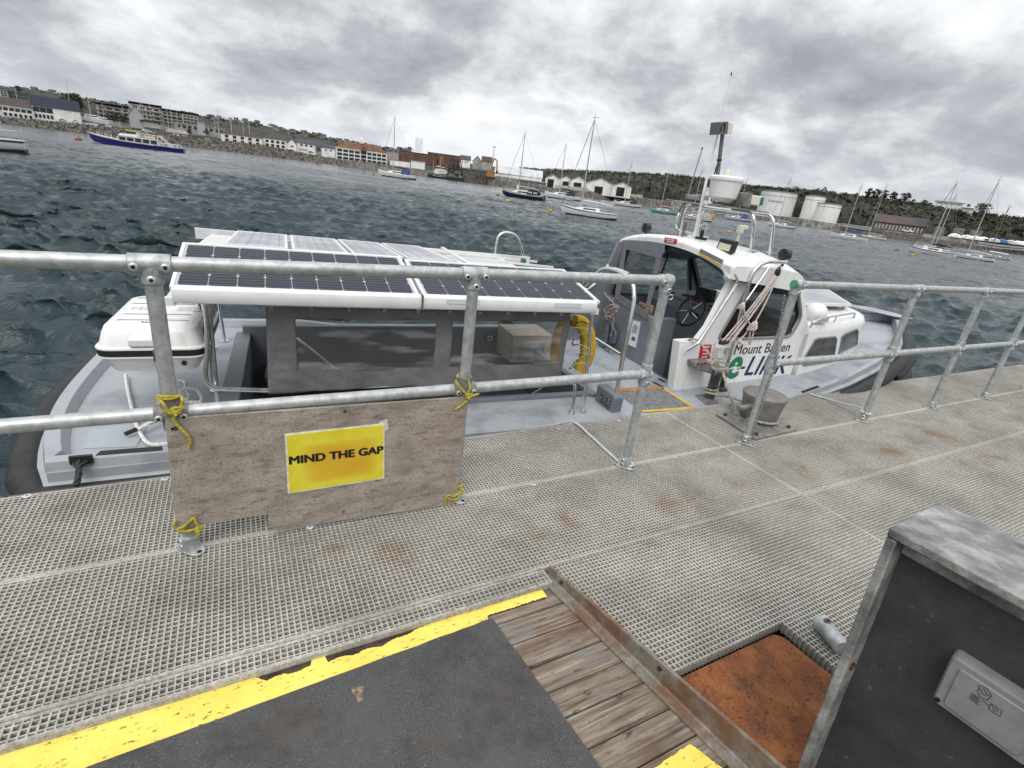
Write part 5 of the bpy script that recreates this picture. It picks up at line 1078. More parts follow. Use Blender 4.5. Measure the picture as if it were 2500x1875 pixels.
# hull marking lines near the bow
mb = MB()
for dz_, m0_ in ((-.072, 1),): 
    pth = [(u, v, zs(u)+dz_) for u, v in inset(outline, -.040) if 3.9 < u < 6.7 and v < 1.2]; mb.tube(pth, .007, 5)
part('bow_stripe', mb, CHAR)
# ---- roof gear
for u in (4.10, 4.345):
    tubepart('roof_arch', fillet([(u+.02, .80, 1.10), (u-.07, .80, 1.475), (u-.02, 1.78, 1.475), (u+.02, 1.80, 1.12)], .10), .0155, n=12)
    mb = MB(); mb.box((u+.02, .80, roofz(.8)+.006), (.07, .07, .008)); part('foot_plate', mb, INOX)
tubepart('roof_rail', spl([(4.02, 1.78, 1.40), (3.98, 1.72, 1.25), (4.1, 1.66, 1.21), (4.5, 1.78, 1.17)], 5), .009)
RAD = mat('radar_white', (.70, .70, .68), .4, 0, .04, 9)
mb = MB(); c = (3.80, 1.0, 1.545); mb.lathe([(.02, -.012), (.068, -.012), (.072, -.004), (.112, .022), (.119, .026), (.121, .034), (.136, .160), (.147, .166), (.149, .178), (.147, .190), (.128, .202), (.03, .210), (.001, .211)], c, 28); rd = part('radar_dome', mb, RAD)
mb = MB(); mb.lathe([(.028, .204), (.033, .21), (.031, .245), (.026, .255), (.001, .256)], (c[0]-.01, c[1], c[2]), 14); part('anchor_light', mb, mat('cream_plastic', (.62, .60, .50), .4), rd)
mb = MB(); mb.box((4.0, .98, 1.497), (.52, .24, .014)); mb.beam((3.70, 1.0, 1.50), (3.9, 1.0, 1.545), .1, .01); part('roof_platform', mb, mat('worn_alu', (.30, .30, .29), .5, .6, .2, 20), bevel=.002)
pl = [bt(c8(*q), v=.80) for q in ((645, 1092), (735, 1104), (718, 1186), (628, 1172))]; mb = MB(); mb.prism(pl, (0, .12, 0)); nl_ = part('navigation_light', mb, mat('cream_plastic', (.62, .60, .50), .4), bevel=.008)
pl = [bt(c8(*q), v=.795) for q in ((722, 1112), (748, 1116), (733, 1182), (706, 1180))]; mb = MB(); mb.prism(pl, (0, .13, 0)); part('green_lens', mb, mat('green_lens', (.0, .16, .12), .15), nl_, bevel=.004)
pl = [bt(c8(*q), v=.80) for q in ((630, 1080), (650, 1078), (622, 1195), (603, 1190))]; mb = MB(); mb.prism(pl, (0, .14, 0)); part('light_screen', mb, mat('worn_alu', (.3, .3, .29), .5), nl_)
pA, pB = bt(c8(322, 1165), v=1.2), bt(c8(397, 560), v=1.2); tubepart('light_mast', [pA, pB], .0175, mat('dull_mast', (.17, .165, .155), .45, .6, .2, 20), n=12)
for t in (.38, .62): p = pA+(pB-pA)*t; mb = MB(); mb.tube([p-(pB-pA)*.012, p+(pB-pA)*.012], .022, 12); part('mast_band', mb, BLK)
tubepart('mast_cable', spl([bt(c8(300, 1150), v=1.2), bt(c8(305, 1080), v=1.2), bt(c8(330, 900), v=1.19), pA+(pB-pA)*.62], 4), .006, BLK)
pl = [bt(c8(*q), v=1.13) for q in ((384, 474), (447, 470), (434, 580), (370, 583))]; mb = MB(); mb.prism(pl, (0, .13, 0)); mh = part('mast_lamp', mb, mat('lamp_grey', (.13, .13, .125), .6), bevel=.005)
pl = [bt(c8(*q), v=1.14) for q in ((449, 476), (489, 490), (474, 572), (436, 576))]; mb = MB(); mb.prism(pl, (0, .11, 0)); part('lamp_glass', mb, mat('lamp_cream', (.62, .60, .54), .3), mh, bevel=.004)
mb = MB(); mb.tube(spl([bt(c8(378, 555), v=1.126), bt(c8(388, 505), v=1.126), bt(c8(413, 488), v=1.126), bt(c8(412, 545), v=1.126), bt(c8(398, 552), v=1.126)], 4), .0055, 6); part('lamp_cable', mb, BLK, mh)
a0, a1, a2 = bt(c8(168, 1395), v=1.25), bt(c8(262, 950), v=1.25), bt(c8(470, 65), v=1.25)
mb = MB(); mb.tube([a0, a1, a1+(a2-a0)*.01, lerp(a0, a2, .62), a2], [.0150, .0125, .0085, .0062, .0045], 8); wa = part('whip_antenna', mb, RAD); mb = MB(); mb.tube([lerp(a0, a2, .985), a2+(a2-a0)*.006], .0055, 8); part('antenna_tip', mb, BLK, wa)
mb = MB(); mb.tube([(a0[0], 1.25, roofz(1.25)), a0+(a0-a0)], .02, 10); mb.box((a0[0]-.01, 1.25, roofz(1.25)+.015), (.10, .06, .03)); part('antenna_base', mb, WHT, wa)
mb = MB(); mb.tube(spl([bt(c8(200, 1355), v=1.2), bt(c8(250, 1335), v=1.2), bt(c8(262, 1370), v=1.2), bt(c8(215, 1440), v=1.2)], 5), .005, 6); part('antenna_cable', mb, WPRT, wa)
b0, b1 = bt(c8(10, 1400), v=1.70), bt(c8(225, 690), v=1.70); mb = MB(); mb.tube([b0, lerp(b0, b1, .5), b1], [.009, .007, .005], 6); wb_ = part('whip_antenna', mb, mat('antenna_grey', (.2, .2, .2), .5)); mb = MB(); mb.tube([lerp(b0, b1, .97), b1], .007, 6); part('antenna_tip', mb, BLK, wb_)
tubepart('antenna_stay', spl([bt(c8(15, 1250), v=1.75), bt(c8(60, 1175), v=1.72), bt(c8(150, 1075), v=1.7), bt(c8(225, 1070), v=1.65)], 5), .006, BLK)
mb = MB()
for q in ((130, 1110), (190, 1110)): p = bt(c8(*q), v=1.65); mb.box((p[0]+.03, 1.65, p[2]), (.14, .1, .045))
mb.box((3.93, 1.6, 1.50), (.35, .2, .012)); part('electronics_tray', mb, mat('worn_alu', (.3, .3, .29), .5), bevel=.004)
p = bt(c8(540, 1400), u=4.40); mb = MB(); mb.cyl((4.40, p[1], roofz(p[1])-.06), (4.40, p[1], p[2]-.01), .014, 10); mb.box((4.40, p[1], p[2]+.02), (.055, .05, .07)); mb.box((4.44, p[1], p[2]+.045), (.07, .05, .035)); part('spotlight', mb, mat('cream_plastic', (.62, .6, .5), .4), bevel=.006)
mb = MB(); p = bt(c8(62, 1420), u=3.75); mb.cyl((3.75, p[1], roofz(p[1])), (3.75, p[1], roofz(p[1])+.13), .012, 10); mb.cyl((3.75, p[1], roofz(p[1])+.09), (3.75, p[1], roofz(p[1])+.14), .016, 10); part('roof_peg', mb, mat('dull_mast', (.17, .16, .15), .5))
mb = MB(); p = bt(c8(212, 1450), u=3.85); mb.box((3.85, p[1], roofz(p[1])+.012), (.09, .07, .024)); mb.cyl((3.85, p[1], roofz(p[1])+.02), (3.85, p[1], roofz(p[1])+.09), .018, 10); part('cable_gland', mb, BLK)
# LED work light
pl = [bt(cg(*q), u=3.70) for q in ((1415, 400), (1560, 436), (1515, 562), (1366, 520))]; ctr = sum(pl)/4; mb = MB(); mb.loft([[p+V3((0, 0, 0)) for p in pl], [ctr+(p-ctr)*.9+V3((.055, 0, .01)) for p in pl]]); ld = part('work_light', mb, BLK, bevel=.004)
ex, ey = pl[1]-pl[0], pl[3]-pl[0]; mb = MB(); f = lambda s, t: pl[0]+ex*s+ey*t-V3((.0025, 0, 0)); mb.prism([f(.10, .30), f(.86, .30), f(.88, .80), f(.10, .80)], (.003, 0, 0)); lf = part('lamp_face', mb, mat('led_cream', (.50, .48, .36), .2), ld, smooth=False)
mb = MB()
for i in range(6):
    for j in range(3): c = f(.17+i*.125, .38+j*.165); mb.tube([c-V3((.002, 0, 0)), c+V3((.002, 0, 0))], .0072, 8)
part('led_lens', mb, mat('led_lens', (.72, .68, .48), .15), lf)
mb = MB(); c = f(.5, 1.03); mb.box((3.72, c[1], c[2]), (.03, .07, .03)); part('lamp_bracket', mb, WHT, ld)
for (px, uu_, vv_, s) in ((cg(708, 300), 3.62, 2.0, 1), (cg(2045, 560), 4.14, .46, -1)):
    p = bt(px, v=vv_); mb = MB(); mb.tube([p-V3((.03, 0, 0)), p+V3((.02, 0, 0)), p+V3((.035, 0, 0))], [.050, .050, .040], 16); mb.tube([p+V3((0, 0, -.05)), p+V3((0, 0, -.10))], .012, 8); l_ = part('round_lamp', mb, BLK, bevel=.003)
    mb = MB(); mb.tube([p-V3((.032, 0, 0)), p-V3((.0295, 0, 0))], .042, 16); part('lamp_glass', mb, mat('dark_lens', (.05, .05, .05), .1), l_)
    mb = MB()
    for a in np.linspace(0, PI, 4, endpoint=False): mb.tube([p+V3((-.038, .048*math.cos(a), .048*math.sin(a))), p+V3((-.038, -.048*math.cos(a), -.048*math.sin(a)))], .003, 5)
    part('lamp_guard', mb, BLK, l_)
# near pillar grab rail, side davit, mooring post
tubepart('grab_rail', spl([bt(cg(1548, 742), v=.44), bt(cg(1575, 790), v=.43), bt(cg(1570, 850), v=.43), bt(cg(1480, 990), v=.43), bt(cg(1240, 1360), v=.42), bt(cg(1190, 1420), v=.42), bt(cg(1090, 1485), v=.46)], 6), .0135, n=12)
DV = .41; dv = [bt(q, v=DV) for q in (cg(2055, 632), cg(1855, 626), cg(1755, 690), cg(1700, 800), cg(1640, 1040), cg(1545, 1420), cg(1500, 1560), ca(590, 860), ca(560, 1050))]
tubepart('side_davit', fillet([dv[0], dv[1], dv[2], dv[3], dv[4], dv[6], dv[8]], .08), .0165, n=12); tubepart('davit_brace', [bt(cg(1905, 655), v=DV), bt(cg(1640, 1040), v=DV-.01)], .007)
mb = MB(); p = dv[8]; mb.box((p[0], p[1]-.01, zs(p[0])-.004), (.12, .10, .012)); mb.tube([p, lerp(p, dv[6], .35)], .023, 10); part('davit_foot', mb, BLK, bevel=.002)
mb = MB(); mb.beam(bt(ca(560, 740), v=.47), bt(ca(640, 745), v=.47), .05, .07); mb.box(tuple(bt(ca(545, 760), v=.47)), (.10, .05, .10)); part('davit_clamp', mb, WHTD, bevel=.004)
mpb = bt(ca(455, 1145), z=-.055); MP = mat('mooring_post_steel', (.085, .085, .085), .5, .5, .3, 12); mpt = bt(ca(528, 915), v=mpb[1]-.005); mpt[0] = mpb[0]*.4+mpt[0]*.6
mb = MB(); mb.tube([mpb, mpt], .042, 18); mp_ = part('mooring_post', mb, MP); mb = MB(); pc = [bt(ca(*q), z=-.055) for q in ((335, 1120), (430, 1202), (535, 1190), (440, 1112))]; mb.prism([p-V3((0, 0, .006)) for p in pc], (0, 0, .009)); part('base_plate', mb, STEEL, mp_, bevel=.001)
mb = MB(); h0 = mpt+V3((0, 0, -.015)); mb.tube([h0+V3((-.03, .02, 0)), h0+V3((.085, -.02, .01))], .046, 16); part('post_head', mb, STEEL, mp_, bevel=.003); mb = MB(); c = bt(ca(500, 872), v=.2); mb.tube([c+V3((0, .06, .0)), c-V3((.0, .035, 0))], .021, 12); part('head_pin', mb, STEEL, mp_)
pl = [bt(ca(*q), v=.40) for q in ((338, 850), (462, 840), (478, 870), (480, 950), (440, 935), (350, 905), (332, 885))]; mb = MB(); mb.prism(pl, (0, .10, 0)); bk_ = part('side_cleat', mb, mat('cast_cleat', (.22, .21, .19), .6, .3, .3, 25, bump=.3, bs=60), bevel=.003)
for q in ((362, 864), (392, 858), (422, 854)): p = bt(ca(*q), v=.3985); mb = MB(); mb.tube([p, p+V3((0, .004, 0))], .0085, 10); part('cleat_bolt', mb, SCREW, bk_)

# ---- loose gear on the boat
T = bthing('life_raft_canister', 'white fibreglass life raft canister with black band on the grey stern deck', 'life raft', (-.48, .80, .20))
def rrr(x0, x1, y0, y1, r, z, n=5):
    o_ = []
    for (cx, cy, st) in ((x1-r, y1-r, 0), (x0+r, y1-r, PI/2), (x0+r, y0+r, PI), (x1-r, y0+r, 1.5*PI)):
        for k in range(n+1): a = st+PI/2*k/n; o_.append((cx+r*math.cos(a), cy+r*math.sin(a), z))
    return o_
X0, X1, Y0, Y1 = -.735, -.225, .40, 1.22
mb = MB(); mb.loft([rrr(X0+.07, X1-.07, Y0+.07, Y1-.07, .05, .262), rrr(X0+.055, X1-.055, Y0+.055, Y1-.055, .06, .268), rrr(X0+.012, X1-.012, Y0+.012, Y1-.012, .07, .352), rrr(X0, X1, Y0, Y1, .075, .358), rrr(X0, X1, Y0, Y1, .075, .366)]); part('lower_shell', mb, WHT, T)
mb = MB(); mb.loft([rrr(X0+.003, X1-.003, Y0+.003, Y1-.003, .075, .367), rrr(X0+.003, X1-.003, Y0+.003, Y1-.003, .075, .402)]); part('black_band', mb, BLK, T)
mb = MB(); mb.loft([rrr(X0, X1, Y0, Y1, .075, .403), rrr(X0, X1, Y0, Y1, .075, .412), rrr(X0+.014, X1-.014, Y0+.014, Y1-.014, .07, .420), rrr(X0+.030, X1-.030, Y0+.032, Y1-.032, .07, .485), rrr(X0+.040, X1-.040, Y0+.048, Y1-.048, .07, .510), rrr(X0+.06, X1-.06, Y0+.08, Y1-.08, .07, .522), rrr(X0+.10, X1-.10, Y0+.14, Y1-.14, .06, .526)]); part('upper_shell', mb, WHT, T)
for y in (.56, .68, .92, 1.05): mb = MB(); mb.tube([(X0+.012, y, .42), (X0+.031, y, .487), (X0+.041, y, .512), (X0+.10, y, .5275), (X1-.10, y, .5275), (X1-.041, y, .512), (X1-.031, y, .487), (X1-.012, y, .42)], .0022, 5); part('moulding_groove', mb, mat('groove_grey', (.16, .16, .16), .6), T)
mb = MB(); put_text(mb, 'No 2', V3((-.525, .512, .5235)), V3((1, 0, 0)), V3((0, .75, .45)), .07, .014, bold=.01); part('canister_lettering', mb, CHAR, T, smooth=False)
mb = MB(); c = (-.585, .80, .5265); mb.tube([(c[0]+.045*math.cos(a), c[1]+.032*math.sin(a), c[2]) for a in np.linspace(0, 2*PI, 24, endpoint=False)], .0022, 5, closed=True); mb.beam((c[0]-.04, c[1], c[2]), (c[0]+.04, c[1], c[2]), .006, .002); mb.beam((c[0], c[1]-.03, c[2]), (c[0], c[1]+.03, c[2]), .006, .002); part('embossed_mark', mb, mat('emboss_grey', (.42, .42, .42), .4), T)
mb = MB()
for i in range(3):
    for j in range(2): mb.box((-.385+i*.04, .78+j*.05, .5268), (.032, .04, .001))
part('instruction_label', mb, mat('label_grey', (.52, .53, .53), .5), T, smooth=False)
mb = MB(); mb.tube([(-.335, Y0+.012, .322), (-.335, Y0+.018, .322)], .014, 14); part('painter_hole', mb, BLK, T); mb = MB(); mb.tube([(-.46, Y0-.004, .41), (-.46, Y0-.006, .35), (-.46, Y0+.03, .25), (-.46, Y0+.06, .18)], .012, 8); part('strap', mb, INOX, T)
mb = MB(); mb.box((-.5, Y0+.01, .445), (.15, .03, .05)); part('front_recess', mb, mat('recess_white', (.62, .62, .61), .4), T, bevel=.012)
for y in (.52, 1.1):
    for x in (-.62, -.34): mb = MB(); mb.beam((x, y, -.055), (x, y, .262), .028, .028); part('cradle_leg', mb, INOX)
# anchor hung on the bulkhead with its rope hank
UA = 3.30; T = bthing('folding_anchor', 'grey plate anchor hanging from the dark bulkhead under a hank of rope', 'anchor', bt(cc_(1305, 1130), u=UA))
an = lambda x, y, du=0: bt(cc_(x, y), u=UA+du); GAL2 = mat('anchor_grey', (.13, .145, .16), .55, .3, .2, 20)
mb = MB(); mb.prism([an(1285, 865), an(1240, 985), an(1258, 1100), an(1300, 1090), an(1330, 880)], (.03, 0, 0)); part('fluke', mb, GAL2, T, bevel=.004); mb = MB(); mb.prism([an(1340, 880, .04), an(1390, 980, .04), an(1375, 1065, .04), an(1310, 1085, .04), an(1325, 900, .04)], (.03, 0, 0)); part('fluke', mb, GAL2, T, bevel=.004)
tubepart('shank', [an(1362, 705, -.02), an(1345, 800, -.02), an(1300, 1080, -.02)], .013, GAL2, T); mb = MB(); mb.prism([an(1210, 1105, -.03), an(1225, 1165, -.03), an(1350, 1165, -.03), an(1345, 1125, -.03)], (.12, 0, 0)); part('chock', mb, GREYM, bevel=.008)
mb = MB(); rs = random.Random(3); BRN = mat('brown_white_rope', (.19, .125, .10), .85, 0, c2=(.42, .36, .32), vs=70)
for k in range(9):
    cx_, cy_ = 1358+rs.uniform(-8, 8), 800+rs.uniform(-25, 25); w_, h_ = rs.uniform(35, 62), rs.uniform(25, 55); ph = rs.random()
    mb.tube([an(cx_+w_*math.cos(a+ph), cy_+h_*math.sin(a), -.05+.02*math.sin(2*a+k)) for a in np.linspace(0, 2*PI, 16, endpoint=False)], .0045, 6, closed=True)
mb.tube(spl([an(1362, 700, -.03), an(1385, 800, -.05), an(1352, 1005, -.05)], 5), .005, 6); mb.tube(spl([an(1300, 640, .0), an(1320, 670, -.02), an(1362, 715, -.03)], 5), .006, 6)
bmesh_obj('rope_hank', mb, BRN, 'tangled brown and white rope hank hanging over the anchor', 'rope')
# yellow horseshoe buoy
T = bthing('horseshoe_lifebuoy', 'yellow padded horseshoe lifebuoy behind the laced canopy post', 'lifebuoy', bt(cc_(1100, 1320), v=.6)); hb = lambda x, y, dv=0: bt(cc_(x, y), v=.60+dv)
YB = mat('yellow_pvc', (.46, .29, .012), .55, 0, .2, 9, bump=.2, bs=30)
pth = spl([hb(1045, 880), hb(1105, 900), hb(1150, 980), hb(1160, 1090), hb(1140, 1200), hb(1075, 1300)], 6); mb = MB(); rg = []
for i, p in enumerate(pth):
    t = pth[min(i+1, len(pth)-1)]-pth[max(i-1, 0)]; t /= np.linalg.norm(t); s_ = np.cross(t, V3((0, 1, 0))); w_ = .062*(1-.25*abs(2*i/(len(pth)-1)-1)**4); rg.append([p+s_*w_*math.copysign(abs(math.cos(a))**.7, math.cos(a))+V3((0, .045*math.copysign(abs(math.sin(a))**.7, math.sin(a)), 0)) for a in np.linspace(0, 2*PI, 16, endpoint=False)])
mb.loft(rg); part('buoy_limb', mb, YB, T); pth = spl([hb(1010, 880, .06), hb(940, 920, .06), hb(905, 1010, .06), hb(890, 1120, .06), hb(880, 1215, .06)], 6); mb = MB(); rg = []
for i, p in enumerate(pth):
    t = pth[min(i+1, len(pth)-1)]-pth[max(i-1, 0)]; t /= np.linalg.norm(t); s_ = np.cross(t, V3((0, 1, 0))); rg.append([p+s_*.045*math.cos(a)+V3((0, .04*math.sin(a), 0)) for a in np.linspace(0, 2*PI, 14, endpoint=False)])
mb.loft(rg); part('buoy_limb', mb, YB, T); mb = MB(); mb.tube(spl([hb(1018, 870, -.06), hb(1020, 920, -.06), hb(1100, 880, -.06), hb(1160, 900, -.05)], 5), .004, 6); mb.tube(spl([hb(1040, 1030, -.055), hb(1030, 1080, -.06), hb(1110, 1060, -.06)], 5), .005, 6); part('black_strap', mb, BLK, T)
mb = MB(); rs = random.Random(8)
for k in range(4): put_text(mb, 'SOS'[k % 3], hb(1005+k*18, 1290-k*22, -.052), V3((.8, 0, .6)), V3((-.6, 0, .8)), .022, .022, bold=.02)
part('faded_lettering', mb, BLK, T, smooth=False)
# tackle
T = bthing('block_and_tackle', 'red and white rope tackle with two black blocks hung from the side davit', 'tackle', bt(ca(600, 680), v=.36)); tk = lambda x, y, dv=0: bt(cg(x, y), v=.36+dv)
def mat_fleck():
    n = NT('flecked_rope', .85); n.color(n.mix(n.ramp(n.noise(120, 2, .5), [(.56, 0.), (.62, .85)]), (.55, .50, .47), (.22, .035, .05))); return n.m
FLK = mat_fleck(); mb = MB(); mb.tube([tk(1995, 670), tk(1985, 715)], .006, 6); mb.ell(tuple(tk(1968, 735)), (.028, .02, .05), 10, 8); part('upper_block', mb, BLK, T); mb = MB(); a_, b_ = tk(1410, 1410), tk(1490, 1400); mb.tube([a_, (a_+b_)/2, b_], [.016, .024, .018], 10); part('lower_block', mb, BLK, T)
mb = MB()
for (x0, y0, x1, y1, dv_) in ((1945, 755, 1440, 1390, 0), (1955, 765, 1470, 1400, -.01), (1965, 770, 1510, 1400, .0), (1972, 765, 1530, 1395, -.012), (1955, 790, 1740, 1230, -.02), (1700, 1255, 1580, 1395, -.01)): mb.tube(spl([tk(x0, y0, dv_), tk(x0*.52+x1*.48+6, y0*.52+y1*.48+14, dv_), tk(x1, y1, dv_)], 6), .0068, 7)
for c, s in (((1720, 1245), .045), ((1610, 1050), .028), ((1595, 1400), .02)):
    p = tk(*c, -.03)
    for k in range(4): mb.tube([p+V3((s*math.cos(a), -.012+.012*math.sin(2*a+k), s*.8*math.sin(a+k))) for a in np.linspace(0, 2*PI, 14, endpoint=False)], .0068, 6, closed=True)
mb.tube(spl([tk(1640, 1060, -.02), tk(1660, 1150, -.03), tk(1700, 1230, -.03)], 5), .0068, 7); mb.tube(spl([tk(1710, 1280, -.03), tk(1695, 1360, -.02), tk(1700, 1425, -.02), tk(1720, 1370, -.03), tk(1745, 1270, -.03)], 5), .0075, 7)
part('tackle_lines', mb, FLK, T); mb = MB(); mb.tube([tk(1375, 1420), tk(1350, 1425)], .004, 6); mb.tube([tk(1360, 1425)+V3((.012*math.cos(a), 0, .012*math.sin(a))) for a in np.linspace(0, 2*PI, 12, endpoint=False)], .003, 5, closed=True); part('shackle', mb, INOX, T)
# mooring rope from the post head up over the bulwark, white stern line, coil on the foredeck
mb = MB(); mb.rope(spl([bt(ca(270, 665), v=.54), bt(ca(300, 650), v=.50), bt(ca(350, 655), v=.46), bt(ca(385, 690), v=.40), bt(ca(450, 770), v=.33), bt(ca(500, 820), v=.27), bt(ca(545, 838), v=.22), bt(ca(590, 850), v=.21), bt(ca(608, 880), v=.22), bt(ca(590, 905), v=.19), bt(ca(520, 905), v=.17), bt(ca(475, 880), v=.18)], 8), .0105)
c = bt(ca(503, 868), v=.175); mb.rope([c+V3((.035*math.cos(a), .008*math.sin(a), .035*math.sin(a))) for a in np.linspace(0, 2*PI, 26)], .0095); mb.rope(spl([bt(ca(570, 920), v=.17), bt(ca(590, 1000), v=.12), bt(ca(640, 1150), v=-.02), bt(ca(672, 1245), v=-.12)], 8), .0105)
c = mpb+V3((0, 0, .045)); mb.rope([c+V3((.05*math.cos(a), .05*math.sin(a), .004*a)) for a in np.linspace(0, 4*PI, 50)], .009); bmesh_obj('mooring_line', mb, ROPE_D, 'thick grey rope wound on the boat mooring post and over the white bulwark', 'rope')
mb = MB(); mb.rope(spl([bt(ce(1060, 190), z=-.035), bt(ce(1080, 320), z=-.04), bt(ce(1115, 470), z=-.04), bt(ce(1150, 600), z=-.04), bt(ce(1190, 690), z=-.04), bt(ce(1240, 755), z=-.04), bt(ce(1310, 780), z=-.04), bt(ce(1440, 770), z=-.04)], 8), .0115)
mb.rope(spl([bt(ce(1500, 240), z=-.03), bt(ce(1560, 250), z=-.03), bt(ce(1570, 300), z=-.02), bt(ce(1600, 370), z=-.03), bt(ce(1570, 400), z=-.03), bt(ce(1510, 385), z=-.03)], 8), .0115); mb.rope(spl([bt(ce(1510, 335), z=-.0), bt(ce(1580, 300), z=.02), bt(ce(1660, 315), z=.02), bt(ce(1700, 380), z=-.02), bt(ce(1690, 420), z=-.03), bt(ce(1600, 420), z=-.04), bt(ce(1330, 430), z=-.04)], 8), .0115); mb.rope(spl([bt(ce(1340, 570), z=-.02), bt(ce(1260, 600), z=-.01), bt(ce(1180, 640), z=-.02), bt(ce(1150, 650), z=-.03)], 8), .0115)
sl = bmesh_obj('stern_line', mb, mat('bright_rope', (.62, .61, .58), .85, 0, .15, 60), 'thick white rope lying loosely on the stern deck under the canister', 'rope')
mb = MB(); mb.tube([bt(ce(1152, 650), z=-.025), bt(ce(1055, 690), z=-.03)], .0125, 8); part('taped_end', mb, BLK, sl)
mb = MB(); c = bt(cb(858, 548), z=.225); pts = []
for i in range(120): a = i*.32; r_ = .03+.0017*i*.85; pts.append((c[0]+r_*math.cos(a), c[1]+r_*math.sin(a), c[2]+.006))
mb.rope(pts, .009); bmesh_obj('rope_coil', mb, ROPE_W, 'flat white rope coil on the grey foredeck', 'rope')
mb = MB(); p = bt(cb(818, 455), z=.27); mb.cyl((p[0], p[1], .20), (p[0], p[1], .30), .03, 14); mb.lathe([(.035, 0), (.035, .02), (.001, .02)], (p[0], p[1], .29), 14); part('deck_post', mb, INOX)
# access plate and black lashing on the near stern quarter
mb = MB(); a = [bt(q, z=-.058) for q in (ce(760, 640), ce(700, 810), ce(1150, 795), ce(1250, 600))]; mb.prism([(p[0], p[1], -.0615) for p in a], (0, 0, .004)); part('access_plate', mb, mat('pale_deck_plate', (.34, .365, .40), .4, 0, .05, 9), smooth=False)
mb = MB(); p = bt(ce(685, 905), v=-.012); mb.box((p[0], -.012, p[2]), (.09, .016, .045)); lash = part('eye_plate', mb, RUB, bevel=.003); mb = MB(); q0 = bt(ce(665, 920), v=-.03); q1 = bt(ce(640, 1130), v=-.15); mb.rope(spl([q0, lerp(q0, q1, .5)+V3((.008, -.01, 0)), q1], 8), .014); mb.rope(spl([q0+V3((.03, 0, .0)), q0+V3((.0, -.02, -.02)), q0+V3((-.02, 0, -.01))], 8), .01); part('black_lashing', mb, RUB, lash)
# ================================================================== FAR SHORE
k1, k2, k3, k4, k5 = cr(0, 170, .28933), cr(520, 250, .28933), cr(1000, 270, .28933), cr(1500, 370, .24864), cr(1960, 420, .24412)
def A(q, d): return at(q[0], q[1], d=d)
rsd = np.random.RandomState(11)
GRN = mat('far_grass', (.045, .06, .025), .9, 0, c2=(.085, .09, .045), vs=.05); YARD = mat('yard_ground', (.16, .155, .15), .9, 0, .2, .1)
# distance of the waterline along the picture
DX = [-700, 0, 300, 640, 810, 1040, 1180, 1320, 1470, 1620, 1700, 1873, 1960, 2155, 2326, 2500, 3200]; DD = [430, 445, 465, 470, 460, 415, 380, 335, 360, 400, 420, 370, 322, 292, 300, 335, 420]
dsh = lambda x: float(np.interp(x, DX, DD))
hzy = lambda x: 290.7+ (604.6-290.7)*x/2500
# --- rock armour slope and sea walls (front faces), then the land behind
def band(name, pts, m, kind, back=7.0, rough=0.0, nrow=5, per=3.0, disp=0.0):
    """pts: (px, y_top) ; from the water up to the top edge, set back by `back` metres"""
    xs = np.arange(pts[0][0], pts[-1][0]+.1, per); yt = np.interp(xs, [p[0] for p in pts], [p[1] for p in pts]); rows = []
    for i, x in enumerate(xs):
        d0 = dsh(x); top = at(x, yt[i], d=d0+back); r = ray(x, yt[i]); h = math.hypot(r[0], r[1]); ux, uy = r[0]/h, r[1]/h; row = []
        for j in range(nrow+1):
            t = j/nrow; d = d0+back*t; z = WL-.6+(top[2]-WL+.6)*t; o = rsd.randn(3)*disp*(0 if t == 1 and disp < .1 else 1); row.append((ux*d+o[0], uy*d+o[1], z+o[2]*.8))
        rows.append(row)
    mb = MB(); mb.grid(rows); o = build(name, mb, m, smooth=False)
    if kind: o['kind'] = kind
    return o, [r[-1] for r in rows]
ROCK = mat('rock_armour', (.022, .019, .016), .95, 0, c2=(.17, .15, .125), vs=.55, lo=.36, hi=.64, bump=.6, bs=1.5, det=4)
o, top1 = band('rock_armour', [(-500, 236), (0, 284), (145, 297), (289, 312), (434, 331), (637, 353), (809, 386), (850, 391)], ROCK, 'stuff', 9, nrow=7, per=1.6, disp=.38)
CONC = mat('old_quay_concrete', (.11, .10, .088), .9, 0, c2=(.23, .215, .19), vs=.35, bump=.4, bs=2); PALE = mat('pale_sea_wall', (.13, .12, .105), .85, 0, c2=(.34, .325, .295), vs=.4); STONE = mat('dark_stone_wall', (.05, .045, .04), .9, 0, c2=(.14, .125, .105), vs=.9, bump=.4, bs=2)
def wall_thing(pts, m, label, name='sea_wall', back=1.0, **k):
    o, t = band(name, pts, m, None, back, **k); 
    return tag(o, label, 'wall'), t
_, top2 = wall_thing([(848, 391), (905, 396), (1041, 415), (1060, 417)], CONC, 'grey stone quay wall below the long hotel with the brown roof')
_, top3 = wall_thing([(1058, 417), (1120, 424), (1180, 436), (1260, 446), (1310, 452)], CONC, 'stained quay wall below the excavator and the big white warehouse')
o, top4 = band('rock_armour', [(1308, 452), (1350, 458), (1480, 472), (1600, 488), (1660, 494)], ROCK, 'stuff', 8, nrow=5, per=1.6, disp=.3)
_, top5 = wall_thing([(1640, 490), (1700, 499), (1873, 524), (1960, 534), (2055, 549)], PALE, 'long pale concrete sea wall in front of the storage tanks')
_, top6 = wall_thing([(2052, 552), (2155, 567), (2240, 577), (2326, 590), (2430, 606), (2500, 612), (2800, 650)], STONE, 'dark stone quay wall below the boat covers at right')
mb = MB()
for a, b in ((2052, 2500),):
    xs = np.arange(a, b+260, 12.); pr = [at(x, float(np.interp(x, [2052, 2155, 2240, 2326, 2430, 2500, 2800], [547, 563, 573, 586, 602, 608, 646])), d=dsh(x)+1) for x in xs]
    for p, q in zip(pr[:-1], pr[1:]): mb.beam(p, q, .5, .5)
o = build('pale_kerb', mb, PALE); tag(o, 'pale concrete kerb running along the top of the stone quay wall', 'kerb')
